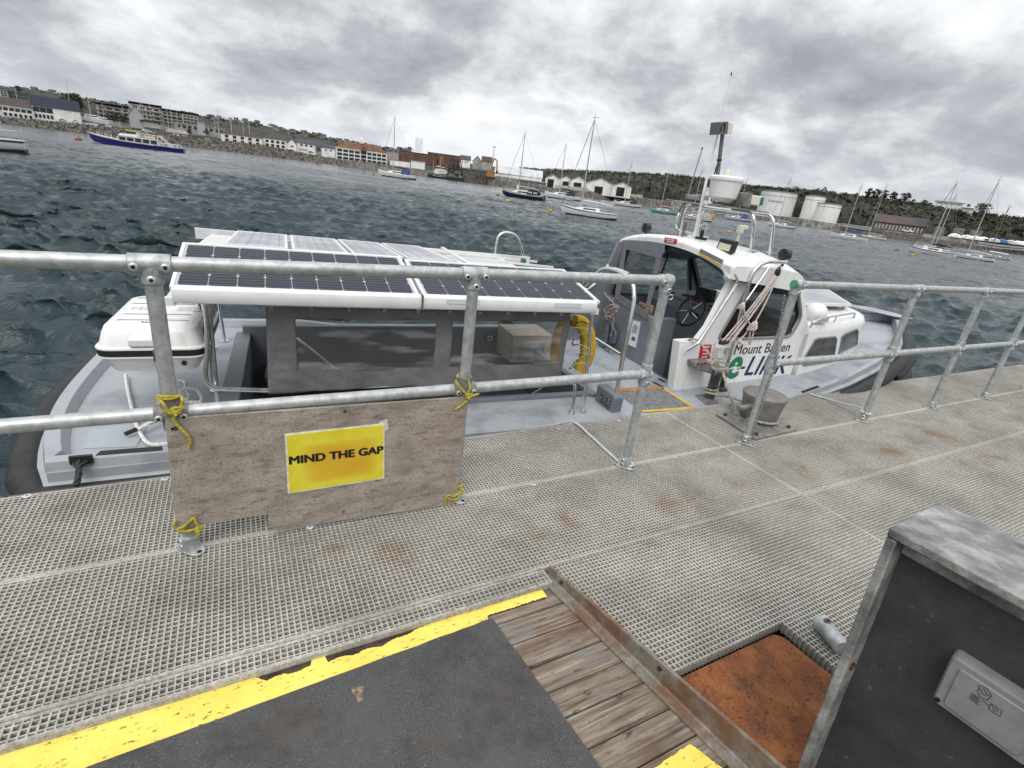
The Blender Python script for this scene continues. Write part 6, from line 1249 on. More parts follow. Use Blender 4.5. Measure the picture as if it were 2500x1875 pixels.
# lettering band on the sea wall
# land: from the front top edge back
def land(tops, name='ground', depth=420, m=YARD):
    mb = MB(); rows = []
    for p in tops:
        p = V3(p); h = math.hypot(p[0], p[1]); u = V3((p[0]/h, p[1]/h, 0)); rows.append([p-V3((0, 0, .15)), p+u*depth*.3+V3((0, 0, .3)), p+u*depth+V3((0, 0, 3))])
    mb.grid(rows); o = build(name, mb, m); o['kind'] = 'structure'
land(top1); land(top2); land(top3, depth=300); land(top4, depth=200); land(top5, depth=200); land(top6, depth=120)
# --- hills
def hill(name, pts, m, rows=12, amp=1.5, per=8.0, bulge=.2):
    """pts: (px, y_top, d_top, y_base, d_base)"""
    xs = np.arange(pts[0][0], pts[-1][0]+.1, per); P = np.array(pts); ip = lambda k: np.interp(xs, P[:, 0], P[:, k]); yt, dt, yb, db = ip(1), ip(2), ip(3), ip(4); R_ = []
    for i, x in enumerate(xs):
        a, b = at(x, yb[i], d=db[i]), at(x, yt[i], d=dt[i]); r = ray(x, yt[i]); h = math.hypot(r[0], r[1]); u = V3((r[0]/h, r[1]/h, 0)); row = []
        for j in range(rows+1):
            t = j/rows; d = db[i]+(dt[i]-db[i])*t; z = a[2]+(b[2]-a[2])*t**(1-bulge); o = rsd.randn(3)*amp*(1 if 0 < j else .2); row.append(u*d+V3((o[0], o[1], z+o[2]*.5)))
        row.append(u*(dt[i]*1.25)+V3((0, 0, b[2]-2))); R_.append(row)
    mb = MB(); mb.grid(R_); o = build(name, mb, m, smooth=True, ang=80); o['kind'] = 'structure'; return o
def mat_hill():
    n = NT('far_hillside', .95); c = n.ramp(n.noise(.03, 6, .65), [(.35, (.016, .018, .011)), (.5, (.028, .030, .020)), (.65, (.05, .047, .036))]); n.color(n.mix(n.ramp(n.noise(.12, 4), [(.5, 0.), (.6, .6)]), c, (.02, .022, .013))); return n.m
HM = mat_hill()
hill('hill', [(-500, 160, 1250, 290, 640), (0, 214, 1250, 296, 640), (60, 214, 1250, 297, 640), (124, 226, 1250, 305, 640), (208, 243, 1250, 320, 640), (300, 258, 1250, 330, 640), (434, 276, 1300, 345, 640), (520, 286, 1350, 352, 640), (607, 299, 1400, 362, 640), (694, 317, 1450, 374, 640), (769, 329, 1500, 382, 640), (824, 342, 1500, 389, 640), (896, 354, 1500, 400, 640), (950, 364, 1500, 405, 640), (1100, 392, 1500, 425, 640), (1300, 424, 1500, 448, 640)], HM, amp=2.5)
def mat_cliff():
    n = NT('wooded_cliff', .95); a = n.noise(.09, 6, .62); b = n.noise(.55, 6, .7, n.map((1, 1, .45)))
    g = n.ramp(b, [(.34, (.012, .014, .007)), (.55, (.03, .034, .015)), (.72, (.058, .058, .027))]); r = n.ramp(b, [(.32, (.018, .016, .014)), (.55, (.065, .057, .05)), (.74, (.15, .14, .127))])
    n.color(n.mix(n.ramp(a, [(.46, 0.), (.56, 1.)]), g, r)); n.bump(b, 1., 1.5); return n.m
CL = mat_cliff()
CP = [(1270, 410, 550, 452, 470), (1310, 413, 530, 454, 460), (1405, 416, 510, 468, 455), (1521, 422, 500, 482, 455), (1640, 426, 525, 492, 494), (1739, 438, 520, 502, 492), (1806, 450, 510, 512, 477), (1880, 458, 485, 520, 457), (1960, 464, 455, 532, 422), (2021, 470, 440, 542, 407), (2107, 482, 425, 556, 387), (2204, 493, 420, 568, 384), (2277, 504, 420, 578, 387), (2351, 516, 420, 588, 392), (2448, 528, 435, 600, 407), (2500, 535, 445, 606, 417), (3000, 600, 475, 680, 462)]
hill('cliff', CP, CL, rows=14, amp=1.3, per=5.0, bulge=.55)
# scrub and small trees on the cliff top: leaf clumps
dcl = lambda x: float(np.interp(x, [c[0] for c in CP], [c[2] for c in CP]))-2
def leafmat(name, lo, hi):
    n = NT(name, .9); n.color(n.ramp(n.noise(.35, 4, .65), [(.34, lo), (.66, hi)])); return n.m
LEAF = leafmat('dark_foliage', (.014, .020, .008), (.055, .070, .025)); LEAF2 = leafmat('mid_foliage', (.020, .024, .011), (.06, .062, .028))
def clump(mb, c, n, r, s, rs):
    for _ in range(n):
        v = rs.randn(3); v = v/np.linalg.norm(v)*rs.rand()**.45; p = V3(c)+v*V3(r); a = rs.randn(3); a /= np.linalg.norm(a); b = np.cross(a, rs.randn(3)); b /= np.linalg.norm(b); s_ = s*(.6+.8*rs.rand()); mb.add([p-a*s_, p+b*s_*.8, p+a*s_, p-b*s_*.8], [(0, 1, 2, 3)])
mb = MB(); mb2 = MB(); P = np.array(CP); rs = np.random.RandomState(5)
for i in range(1700):
    x = rs.uniform(1275, 2520); yt, dt, yb, db = (float(np.interp(x, P[:, 0], P[:, k])) for k in (1, 2, 3, 4)); t = 1-rs.rand()**1.7*.95; d = db+(dt-db)*t; za, zb_ = at(x, yb, d=db)[2], at(x, yt, d=dt)[2]; z = za+(zb_-za)*t**.45; r = ray(x, yt); h = math.hypot(r[0], r[1])
    if rs.rand() < .55 and t < .72: continue
    clump(mb if rs.rand() < .6 else mb2, (r[0]/h*d, r[1]/h*d, z+.3), 24, (2.2, 2.2, 1.3 if t > .9 else 1.1), .34, rs)
for m_, l in ((mb, LEAF), (mb2, LEAF2)): o = build('cliff_scrub', m_, l, smooth=False); o['kind'] = 'stuff'
mb = MB(); H = [(-200, 190), (0, 214), (124, 226), (208, 243), (300, 258), (434, 276), (520, 286), (607, 299), (694, 317), (769, 329), (824, 342), (896, 354), (950, 364)]
for i in range(2000):
    x = rs.uniform(-150, 1010); y = float(np.interp(x, [h[0] for h in H], [h[1] for h in H])); t = rs.rand()**.8; d = 640+(1280-640)*t; yb = hzy(x)+2; c = at(x, yb+(y-yb)*t**.8, d=d); clump(mb, c+V3((0, 0, 2.2)), 14, (6, 6, 2.6), 1.3, rs)
o = build('hillside_woodland', mb, LEAF, smooth=False); o['kind'] = 'stuff'
# trees: tapered trunk, limbs, crown of leaf clumps
BARK = mat('bark', (.05, .04, .03), .9)
def tree(label, base, h, w, m=LEAF, seed=0, conic=False, group=None):
    t = thing('tree', label, 'tree', tuple(base), group=group); rs = np.random.RandomState(seed); b = V3(base); mb = MB(); mb.tube([b, b+V3((0, 0, h*.35)), b+V3((.1, .1, h*.8))], [w*.05, w*.035, w*.01], 6)
    for k in range(4): a = rs.rand()*6.28; mb.tube([b+V3((0, 0, h*.3)), b+V3((w*.35*math.cos(a), w*.35*math.sin(a), h*(.5+.3*rs.rand())))], [w*.025, w*.008], 5)
    build('trunk', mb, BARK, t); mb = MB()
    for k in range(44):
        z = .14+.82*rs.rand(); rr = (1-z)*.9+.1 if conic else math.sqrt(max(.05, 1-((z-.52)/.46)**2)); a = rs.rand()*6.28; q = rs.rand()**.5*rr*.42*w; clump(mb, b+V3((q*math.cos(a), q*math.sin(a), z*h)), 26, (w*.17, w*.17, h*.10), h*.045, rs)
    build('crown', mb, m, t, smooth=False); return t
def tree_px(label, q, d, ytop, wpx, **k): b = A(q, d); tp = at(q[0], ytop, d=d); w = np.linalg.norm(A((q[0]+wpx, q[1]), d)-b); return tree(label, b, tp[2]-b[2], w, **k)
tree_px('dark conifer standing behind the slate roofed boathouse', k1(640, 365), 505, k1(0, 205)[1], 62, seed=1, conic=False)
for i, (x, y, yt, w, lb) in enumerate(((640, 265, 160, 20, 'leftmost of the dark trees on the cliff top'), (720, 275, 168, 26, 'round dark tree in the row on the cliff top'), (800, 280, 180, 24, 'broad dark tree in the middle of the cliff top row'), (890, 285, 195, 24, 'low round tree in the cliff top row'), (1010, 292, 203, 29, 'tallest lone dark tree right of the cliff top row'), (1200, 335, 278, 28, 'round dark tree left of the white clifftop house'), (1105, 298, 270, 12, 'small round bush tree on the cliff top'), (1265, 340, 305, 12, 'small dark tree beside the white clifftop house'), (1790, 405, 308, 52, 'wide dark tree right of the white clifftop house'), (1650, 350, 318, 14, 'small dark tree by the roof of the white clifftop house'), (420, 238, 200, 14, 'thin sparse tree on the cliff top above the tanks'), (535, 248, 207, 14, 'small dark tree left of the cliff top row'), (150, 195, 162, 14, 'small tree on the cliff skyline left of the gabled house'))): tree_px(lb, k5(x, y), dcl(k5(x, y)[0]), k5(0, yt)[1], w, seed=i+3)
tree_px('bushy dark tree on the cliff skyline behind the biggest tank', k4(1775, 385), dcl(1941), k4(0, 342)[1], 26, seed=30)
tree_px('dark tree among the houses at far left', k1(160, 185), 700, k1(0, 140)[1], 26, seed=31)
for i, (x, y, yt, w, lb) in enumerate(((300, 395, 355, 12, 'round bush on the rock slope below the white apartments'), (1740, 545, 510, 18, 'round green bush in the boat yard'), (960, 440, 365, 40, 'dark green bushes below the stepped apartments'), (1050, 445, 385, 30, 'green bush beside the pale gabled shed'), (1600, 545, 500, 16, 'small green bush in the boat yard below the apartments'))):
    q = k1(x, y) if i else k2(x, y); tree_px(lb, q, 478, (k1 if i else k2)(0, yt)[1], w, seed=40+i)
# --- buildings
WH = mat('far_white_wall', (.68, .68, .66), .8, 0, .12, .3); CREAM = mat('far_cream_wall', (.48, .46, .42), .85, 0, .15, .3); CGREY = mat('far_grey_wall', (.29, .28, .265), .85, 0, .2, .3); BRK = mat('far_brick', (.11, .062, .045), .9, 0, .25, .25, bump=.3, bs=2); SLATE = mat('slate_roof', (.045, .047, .055), .7, 0, .2, .4); DKR = mat('dark_brown_roof', (.06, .045, .038), .85, 0, .2, .4); ORR = mat('rusty_tile_roof', (.13, .065, .033), .85, 0, .3, .35); SHT = mat('pale_sheet_roof', (.45, .46, .47), .6, 0, .12, .3); WINM = mat('far_dark_window', (.018, .02, .023), .25); BLR = mat('blue_slate_roof', (.016, .02, .036), .9, 0, .2, .4); DOORM = mat('dark_door_opening', (.012, .012, .012), .9)
def bldg(label, qL, qR, d, yeL, depth=10, roof='flat', rise=3.0, wm=WH, rm=SLATE, wins=(), dR=None, cat='building', name='building', drop=2.5, over=.4, ridge='along', parts=()):
    L_, R_ = A(qL, d), A(qR, dR or d); ze = at(qL[0], yeL, d=d)[2]; zb = min(L_[2], R_[2]); ex = V3((R_[0]-L_[0], R_[1]-L_[1], 0)); W = np.linalg.norm(ex); ex /= W; ey = V3((-ex[1], ex[0], 0)); ey = ey if np.dot(ey, V3((L_[0], L_[1], 0))) > 0 else -ey
    O_ = V3((L_[0], L_[1], 0)); p = lambda x, y, z: O_+ex*x+ey*y+V3((0, 0, z)); b = thing(name, label, cat, tuple(p(W/2, depth/2, zb))); H_ = ze-zb
    mb = MB(); mb.hexa([p(0, 0, zb-drop), p(W, 0, zb-drop), p(W, depth, zb-drop), p(0, depth, zb-drop), p(0, 0, ze), p(W, 0, ze), p(W, depth, ze), p(0, depth, ze)])
    if roof == 'gable' and ridge == 'across': mb.add([p(0, 0, ze), p(W, 0, ze), p(W/2, 0, ze+rise), p(0, depth, ze), p(W, depth, ze), p(W/2, depth, ze+rise)], [(0, 1, 2), (5, 4, 3)])
    if roof == 'gable' and ridge == 'along': mb.add([p(0, 0, ze), p(0, depth, ze), p(0, depth/2, ze+rise), p(W, 0, ze), p(W, depth, ze), p(W, depth/2, ze+rise)], [(0, 1, 2), (5, 4, 3)])
    build('wall', mb, wm, b, smooth=False); mb = MB(); o = over; t_ = .25
    def sl(q):   # slab with thickness
        q = [V3(v) for v in q]; mb.add(q+[v+V3((0, 0, t_)) for v in q], [(3, 2, 1, 0), (4, 5, 6, 7), (0, 1, 5, 4), (1, 2, 6, 5), (2, 3, 7, 6), (3, 0, 4, 7)])
    if roof == 'flat': sl([p(-o, -o, ze+.01), p(W+o, -o, ze+.01), p(W+o, depth+o, ze+.01), p(-o, depth+o, ze+.01)])
    if roof == 'mono': sl([p(-o, -o*3, ze+rise), p(W+o, -o*3, ze+rise), p(W+o, depth+o, ze+.1), p(-o, depth+o, ze+.1)])
    if roof == 'gable' and ridge == 'along': sl([p(-o, -o, ze-.1), p(W+o, -o, ze-.1), p(W+o, depth/2, ze+rise), p(-o, depth/2, ze+rise)]); sl([p(-o, depth/2, ze+rise), p(W+o, depth/2, ze+rise), p(W+o, depth+o, ze-.1), p(-o, depth+o, ze-.1)])
    if roof == 'gable' and ridge == 'across': sl([p(-o, -o, ze-.1), p(W/2, -o, ze+rise), p(W/2, depth+o, ze+rise), p(-o, depth+o, ze-.1)]); sl([p(W/2, -o, ze+rise), p(W+o, -o, ze-.1), p(W+o, depth+o, ze-.1), p(W/2, depth+o, ze+rise)])
    if roof == 'hip':
        h = min(depth/2, W/3); q = [p(-o, -o, ze), p(W+o, -o, ze), p(W+o, depth+o, ze), p(-o, depth+o, ze), p(h, depth/2, ze+rise), p(W-h, depth/2, ze+rise)]; mb.add(q, [(0, 1, 5, 4), (1, 2, 5), (2, 3, 4, 5), (3, 0, 4), (3, 2, 1, 0)])
    rf = build('roof', mb, rm, b, smooth=False)
    for (x0, x1, z0, z1, nc, nr, fx, fz, m_, nm) in wins:
        for i in range(nc):
            for j in range(nr):
                cw, chh = (x1-x0)/nc*W, (z1-z0)/nr*H_; cx_, cz_ = (x0+(x1-x0)*(i+.5)/nc)*W, zb+(z0+(z1-z0)*(j+.5)/nr)*H_; mb = MB(); q = [p(cx_-cw*fx/2, -.06, cz_-chh*fz/2), p(cx_+cw*fx/2, -.06, cz_-chh*fz/2), p(cx_+cw*fx/2, -.06, cz_+chh*fz/2), p(cx_-cw*fx/2, -.06, cz_+chh*fz/2)]; mb.prism(q, ey*.1); build(nm, mb, m_, b, smooth=False)
    return b, p, W, H_, zb, ze, ey
w = lambda x0, x1, z0, z1, nc, nr, fx=.6, fz=.6, m=WINM, nm='window': (x0, x1, z0, z1, nc, nr, fx, fz, m, nm)
# left to right along the shore
bldg('grey and white tower block at the left edge of the photo', k1(-60, 240), k1(75, 245), 620, k1(-60, 145)[1], 20, wm=CGREY, rm=SLATE, wins=[w(.1, .45, .1, .95, 1, 1, .9, .9, WH, 'white_panel'), w(.55, .95, .1, .9, 2, 4)])
bldg('low green glazed building behind the tower block at far left', k1(78, 240), k1(250, 258), 640, k1(78, 182)[1], 15, wm=mat('green_glass_wall', (.10, .14, .13), .4), rm=SLATE, wins=[w(.05, .95, .1, .9, 8, 2)])
b, p, W, H_, zb, ze, ey = bldg('long white boathouse with brown and grey roof and veranda at far left', k1(-90, 375), k1(290, 410), 472, k1(-90, 288)[1], 16, 'gable', 5, WH, DKR, [w(.05, .98, .55, .92, 7, 1, .8, .8), w(.3, .98, .05, .40, 6, 1, .6, .9)])
mb = MB()
for x in np.linspace(0, W, 8): mb.beam(p(x, -2.5, zb), p(x, -2.5, ze), .3, .3)
mb.beam(p(0, -2.5, zb+H_*.45), p(W, -2.5, zb+H_*.45), .3, .35); mb.beam(p(0, -2.5, ze), p(W, -2.5, ze), .3, .3); build('veranda_frame', mb, WH, b, smooth=False)
bldg('long boathouse with blue slate roof and white gable wall', k1(285, 405), k1(690, 440), 474, k1(285, 300)[1], 18, 'gable', 6, WH, BLR, [w(.02, .42, .5, .95, 3, 1, .95, .9), w(.02, .42, .02, .4, 5, 1, .7, .8)])
for i, (x0, y0, x1, y1, yt, dd, lb) in enumerate(((830, 420, 1112, 474, 292, 545, 'leftmost of the stepped concrete apartment blocks'), (1112, 440, 1375, 470, 285, 550, 'tallest of the stepped concrete apartment blocks'), (1378, 474, 1545, 490, 345, 545, 'third stepped concrete apartment block, lower than its neighbour'), (1545, 470, 1680, 500, 372, 540, 'rightmost stepped concrete apartment block with the white end wall'))):
    b, p, W, H_, zb, ze, ey = bldg(lb, k1(x0, y0), k1(x1, y1), dd, k1(0, yt)[1] if False else k1(x0, yt)[1], 16, 'mono', 1.2, CREAM if i % 2 else CGREY, SLATE, [w(.04, .96, .25, .95, 4, 3, .66, .5)], over=.8)
    mb = MB()
    for j in range(3): mb.beam(p(0, -1.2, zb+H_*(.27+.23*j)), p(W, -1.2, zb+H_*(.27+.23*j)), 2.2, .3)
    build('balcony', mb, CREAM, b, smooth=False)
bldg('pale grey gabled shed in front of the stepped apartments', k1(1096, 455), k1(1212, 462), 490, k1(1096, 375)[1], 34, 'gable', 5.5, mat('pale_grey_cladding', (.36, .36, .37), .7), SHT, ridge='across')
bldg('long low grey building behind the boat yard', k1(1475, 500), k1(1905, 540), 520, k1(1475, 442)[1], 12, wm=CGREY, rm=SHT, wins=[w(.03, .97, .2, .9, 9, 1, .6, .6)])
bldg('square grey block standing before the long low building', k1(1668, 520), k1(1735, 528), 505, k1(1668, 445)[1], 9, wm=mat('pale_grey_cladding', (.36, .36, .37), .7), rm=SHT)
bldg('white two storey apartments with dark brown roof above the rock slope', k2(72, 330), k2(420, 370), 500, k2(72, 258)[1], 14, 'hip', 4.5, WH, DKR, [w(.04, .97, .05, .95, 5, 2, .45, .75)])
bldg('smaller white apartments with dark roof beside the larger ones', k2(425, 372), k2(622, 388), 502, k2(425, 298)[1], 14, 'hip', 3.5, WH, DKR, [w(.06, .96, .05, .92, 4, 2, .6, .7)])
bldg('white gabled house right of the dark roofed apartments', k2(624, 392), k2(706, 405), 497, k2(624, 345)[1], 22, 'gable', 3.5, WH, SLATE, [w(.3, .8, .35, .8, 1, 1, .6, .5)], ridge='across')
bldg('white flat fronted block with three upper windows', k2(708, 400), k2(865, 415), 498, k2(708, 338)[1], 18, 'gable', 3, WH, SLATE, [w(.12, .9, .55, .92, 3, 1, .5, .7), w(.05, .6, .0, .25, 1, 1, .9, .8, CGREY, 'door')])
bldg('grey garage with shuttered doors between two white blocks', k2(866, 415), k2(916, 420), 497, k2(866, 362)[1], 14, 'gable', 3, CGREY, SLATE, [w(.1, .9, .02, .85, 1, 1, .9, .9, SLATE, 'shutter')])
bldg('low white house with small windows left of the hotel', k2(917, 420), k2(1030, 445), 497, k2(917, 378)[1], 14, 'gable', 3, WH, SLATE, [w(.1, .9, .45, .85, 2, 1, .35, .6)])
b, p, W, H_, zb, ze, ey = bldg('three storey white balconied hotel with rusty tiled roof and centre gable', k2(1035, 478), k2(1470, 530), 468, k2(1035, 378)[1], 16, 'hip', 6, WH, ORR, [w(.02, .47, .02, .96, 4, 3, .80, .68), w(.60, .98, .02, .96, 4, 3, .80, .68), w(.475, .595, .0, 1.0, 1, 1, .8, .95)])
mb = MB()
for x in np.linspace(0, W, 10): mb.beam(p(x, -1.6, zb-1), p(x, -1.6, ze), .45, .45)
for j in range(1, 4): mb.beam(p(0, -1.6, zb+H_*j/3), p(W, -1.6, zb+H_*j/3), .35, .35)
build('balcony_frame', mb, WH, b, smooth=False); mb = MB(); g0 = W*.47; g1 = W*.60; mb.add([p(g0, -1.9, ze-.3), p(g1, -1.9, ze-.3), p((g0+g1)/2, -1.9, ze+4.5), p(g0, 7, ze-.3), p(g1, 7, ze-.3), p((g0+g1)/2, 7, ze+4.5)], [(0, 1, 2), (0, 2, 5, 3), (1, 4, 5, 2)]); build('centre_gable', mb, ORR, b, smooth=False)
mb = MB(); c = p(W*.5, 7, ze+5.5); mb.box((c[0], c[1], c[2]+1.5), (2.2, 2.2, 3)); mb.lathe([(1.5, 3), (.05, 5)], c, 4); mb.cyl(c+V3((0, 0, 4.5)), c+V3((0, 0, 7.5)), .1, 5); build('cupola', mb, WH, b, smooth=False)
bldg('grey glazed slipway shed behind the hotel end', k2(1465, 475), k2(1565, 490), 470, k2(1465, 405)[1], 12, 'mono', .5, mat('grey_glazing', (.30, .31, .32), .4), SHT, [w(.05, .95, .1, .9, 5, 1, .7, .8, CGREY)])
bldg('low white shed with a red roof edge right of the hotel', k2(1492, 560), k2(1662, 575), 456, k2(1492, 482)[1], 14, wm=WH, rm=mat('red_fascia', (.26, .05, .03), .7))
bldg('pale white panelled shed next to the red edged one', k2(1668, 572), k2(1785, 582), 455, k2(1668, 492)[1], 14, wm=WH, rm=SHT, wins=[w(.04, .96, .05, .92, 1, 1, .95, .95, mat('white_panel', (.66, .67, .68), .6), 'panel')])
bldg('long brown brick fortress wall rising behind the sheds', k2(1548, 470), k2(1885, 505), 560, k2(1548, 402)[1], 30, wm=BRK, rm=BRK, wins=[w(.05, .98, .45, .75, 9, 1, .12, .6)], cat='fort', name='fortress')
bldg('taller brown brick bastion at the right end of the fortress', k2(1808, 505), k2(2110, 520), 575, k2(1808, 418)[1], 30, wm=BRK, rm=BRK, cat='fort', name='fortress')
t = thing('lattice_tower', 'scaffold lattice tower rising above the brick fortress', 'tower', tuple(A(k2(1735, 415), 600))); z0 = A(k2(1735, 415), 600); z1 = A(k2(1737, 305), 600); h = z1[2]-z0[2]; mb = MB(); s = 3.2
for a, b in ((-1, -1), (1, -1), (1, 1), (-1, 1)): mb.beam(z0+V3((a*s, b*s, 0)), z0+V3((a*s, b*s, h)), .24, .24)
for j in range(7):
    z = h*j/6
    for a, b, c, d in ((-1, -1, 1, -1), (1, -1, 1, 1), (1, 1, -1, 1), (-1, 1, -1, -1)):
        mb.beam(z0+V3((a*s, b*s, z)), z0+V3((c*s, d*s, z)), .13, .13)
        if j < 6: mb.beam(z0+V3((a*s, b*s, z)), z0+V3((c*s, d*s, z+h/6)), .11, .11)
build('lattice_frame', mb, mat('rusty_scaffold', (.16, .11, .085), .8), t, smooth=False)
# behind the working quay
bldg('white house with chimneys above the trawler', k3(425, 450), k3(510, 460), 480, k3(425, 410)[1], 12, 'gable', 3.5, WH, SLATE, [w(.1, .9, .3, .8, 3, 1, .3, .6)])
bldg('dark stone house with gables left of the lamp mast', k3(530, 462), k3(605, 470), 478, k3(530, 425)[1], 12, 'gable', 4.5, CGREY, SLATE, ridge='across')
bldg('dark steep roofed house beside the lamp mast', k3(605, 470), k3(690, 475), 470, k3(605, 425)[1], 12, 'gable', 4, CGREY, DKR)
bldg('dark stone warehouse on the quay behind the barge', k3(440, 590), k3(640, 600), 372, k3(440, 490)[1], 8, wm=STONE, rm=CONC, wins=[w(.55, .95, .25, .8, 3, 1, .4, .6)])
bldg('big white roofed warehouse with grey panelled walls on the quay', k3(712, 600), k3(1110, 625), 372, k3(712, 520)[1], 16, 'gable', 4.6, WH, SHT, [w(.0, 1., .0, .66, 6, 1, .93, .95, mat('grey_panel', (.20, .195, .185), .8, 0, .15, .3), 'wall_panel')])
bldg('lower white roofed lean to shed before the big warehouse', k3(905, 625), k3(1152, 640), 352, k3(905, 578)[1], 18, 'mono', -.1, WH, SHT, [w(.0, 1., .0, .9, 5, 1, .93, .93, mat('grey_panel', (.20, .195, .185), .8), 'wall_panel')])
for i, (x0, x1, yb, ye, yp, dx0, dx1, dy0, lb) in enumerate(((1140, 1258, 632, 570, 540, .15, .62, .98, 'leftmost white gabled warehouse of the quayside row'), (1252, 1368, 640, 580, 555, .28, .75, .85, 'second white gabled warehouse from the left, partly hidden'), (1342, 1492, 645, 590, 560, .25, .70, .85, 'middle white gabled warehouse of the quayside row'), (1490, 1715, 665, 605, 572, .30, .62, .65, 'largest white gabled warehouse of the quayside row'), (1705, 1865, 690, 632, 606, .22, .66, .92, 'rightmost white gabled warehouse of the quayside row'))):
    d = (385, 384, 378, 366, 362)[i]; q0, q1 = k3(x0, yb), k3(x1, yb+(x1-x0)*.09); L_ = A(k3(x0, ye), d); Pk = A((k3((x0+x1)/2, yp)), d); z_e = L_[2]
    bldg(lb, q0, q1, d, k3(x0, ye)[1], 30, 'gable', max(1.5, at(k3((x0+x1)/2, 0)[0], k3(0, yp)[1], d=d)[2]-z_e), WH, SHT, [w(dx0, dx1, -.45, dy0, 1, 1, .95, .98, DOORM, 'door_opening')], ridge='across', name='warehouse')
o, _ = wall_thing([(1355, 451), (1380, 453), (1450, 461), (1482, 465)], mat('rusty_sheet_wall', (.17, .15, .125), .85, 0, c2=(.26, .23, .20), vs=.4), 'grey brown sheet pile wall in front of the white warehouses', back=13, name='yard_wall')
o, _ = wall_thing([(1494, 468), (1532, 473), (1570, 476)], mat('rusty_sheet_wall', (.17, .15, .125), .85), 'short grey wall before the rightmost white warehouse', back=13, name='yard_wall')
# tanks
def tank(label, qL, qR, d, ytL, ybase, m=WH, text=None):
    a, b = A(qL, d), A(qR, d); r = np.linalg.norm((b-a)[:2])/2; c = (a+b)/2; hh = math.hypot(c[0], c[1]); c = c+V3((c[0]/hh*r*.6, c[1]/hh*r*.6, 0)); zb = at(qL[0], ybase, d=d)[2]; zt = at(qL[0], ytL, d=d)[2]; t = thing('storage_tank', label, 'tank', (c[0], c[1], zb))
    mb = MB(); mb.lathe([(r, zb-2), (r, zt), (r*.98, zt+.3), (.1, zt+r*.035)], (c[0], c[1], 0), 48); build('tank_shell', mb, m, t); mb = MB(); mb.tube([(c[0]+r*1.005*math.cos(a_), c[1]+r*1.005*math.sin(a_), zt) for a_ in np.linspace(0, 2*PI, 48, endpoint=False)], .22, 5, closed=True); build('rust_rim', mb, mat('rim_rust', (.10, .07, .055), .9), t)
    mb = MB(); mb.tube([(c[0]+r*1.004*math.cos(a_), c[1]+r*1.004*math.sin(a_), zb+(zt-zb)*.82) for a_ in np.linspace(0, 2*PI, 48, endpoint=False)], .14, 4, closed=True); build('tank_ring', mb, CGREY, t); return t, c, r, zb, zt
def mat_tank():
    n = NT('tank_paint', .6); s = n.noise(.7, 5, .6, n.map((1, 1, .07))); c = n.mix(n.ramp(s, [(.56, 0.), (.72, .7)]), (.62, .62, .60), (.25, .22, .19)); n.color(c); return n.m
TK = mat_tank(); TKC = mat('tank_white', (.62, .62, .61), .6, 0, .06, .2)
t1, c1_, r1_, zb1, zt1 = tank('largest white storage tank with blue lettering on the quay', k4(1385, 600), k4(1745, 625), 405, k4(1385, 375)[1]-1, k4(1385, 605)[1], TKC)
tank('tall rust streaked white storage tank beside the largest tank', k4(1818, 632), k4(2020, 645), 385, k4(1818, 425)[1]-1, k4(1818, 640)[1], TK); tank('short rust streaked white storage tank at the right end of the tanks', k4(1945, 655), k4(2190, 672), 365, k4(1945, 500)[1]-1, k4(1945, 660)[1], TK); tank('white storage tank half hidden behind the radar dome', k4(850, 495), k4(1010, 510), 425, k4(850, 345)[1], k4(850, 500)[1], TKC)
# lettering following the tank's curve
vs, fs = text_mb('Greenergy', 1.0, 0, 0.0); A_ = np.array(vs); A_ -= A_.min(0); Wt = A_[:, 0].max(); hc = math.hypot(c1_[0], c1_[1]); base_a = math.atan2(-c1_[1], -c1_[0]); qa = A(k4(1452, 470), 390); qb = A(k4(1600, 490), 390); z_t = at(k4(1452, 0)[0], k4(0, 487)[1], d=392)[2]; wl = np.linalg.norm((qb-qa)[:2])
vt_ = [(c1_[0]+(r1_+.05)*math.cos(base_a+(x/Wt-.62)*wl/r1_), c1_[1]+(r1_+.05)*math.sin(base_a+(x/Wt-.62)*wl/r1_), z_t+y/Wt*wl*1.0) for x, y, _ in A_]
mb = MB(); mb.add(vt_, fs); build('tank_lettering', mb, NVY, t1, smooth=False)
# right quay: long building, vans, covered boats, white house on the cliff
bldg('long low stone building with tiled and solar roof under the cliff', k5(690, 560), k5(1210, 620), 312, k5(690, 488)[1], 9, 'gable', 3.4, STONE, mat('tile_solar_roof', (.085, .05, .04), .7, 0, c2=(.03, .032, .04), vs=.06), [w(.03, .97, .05, .85, 14, 1, .45, .85, mat('pale_panel', (.32, .32, .31), .7), 'panel')])
b, p, W, H_, zb, ze, ey = bldg('white modern house with glass balcony on the cliff edge', k5(1310, 335), k5(1600, 372), dcl(2315), k5(1310, 285)[1], 9, wm=WH, rm=SHT, wins=[w(.05, .95, .5, .95, 4, 1, .85, .8, mat('greenish_glass', (.20, .24, .24), .2))])
bldg('low white annexe with sloping roof beside the clifftop house', k5(1590, 385), k5(1700, 400), dcl(2360)-3, k5(1590, 345)[1], 6, 'mono', -.5, WH, SHT)
bldg('small gabled house on the cliff skyline', k5(175, 205), k5(240, 212), dcl(2010), k5(175, 190)[1], 7, 'gable', 3, CGREY, DKR, ridge='across')
t = thing('white_fence', 'thin white railing fence along the cliff top at right', 'fence', tuple(A(k5(1890, 430), dcl(2455)))); mb = MB()
for i in range(12): q = A(k5(1890+i*26, 432+i*2.2), dcl(2455)); mb.beam(q, q+V3((0, 0, 2.2)), .12, .12)
for s in (1.1, 2.2): mb.beam(A(k5(1890, 432), dcl(2455))+V3((0, 0, s)), A(k5(2176, 456), dcl(2455))+V3((0, 0, s)), .14, .14)
build('fence_frame', mb, WH, t, smooth=False)
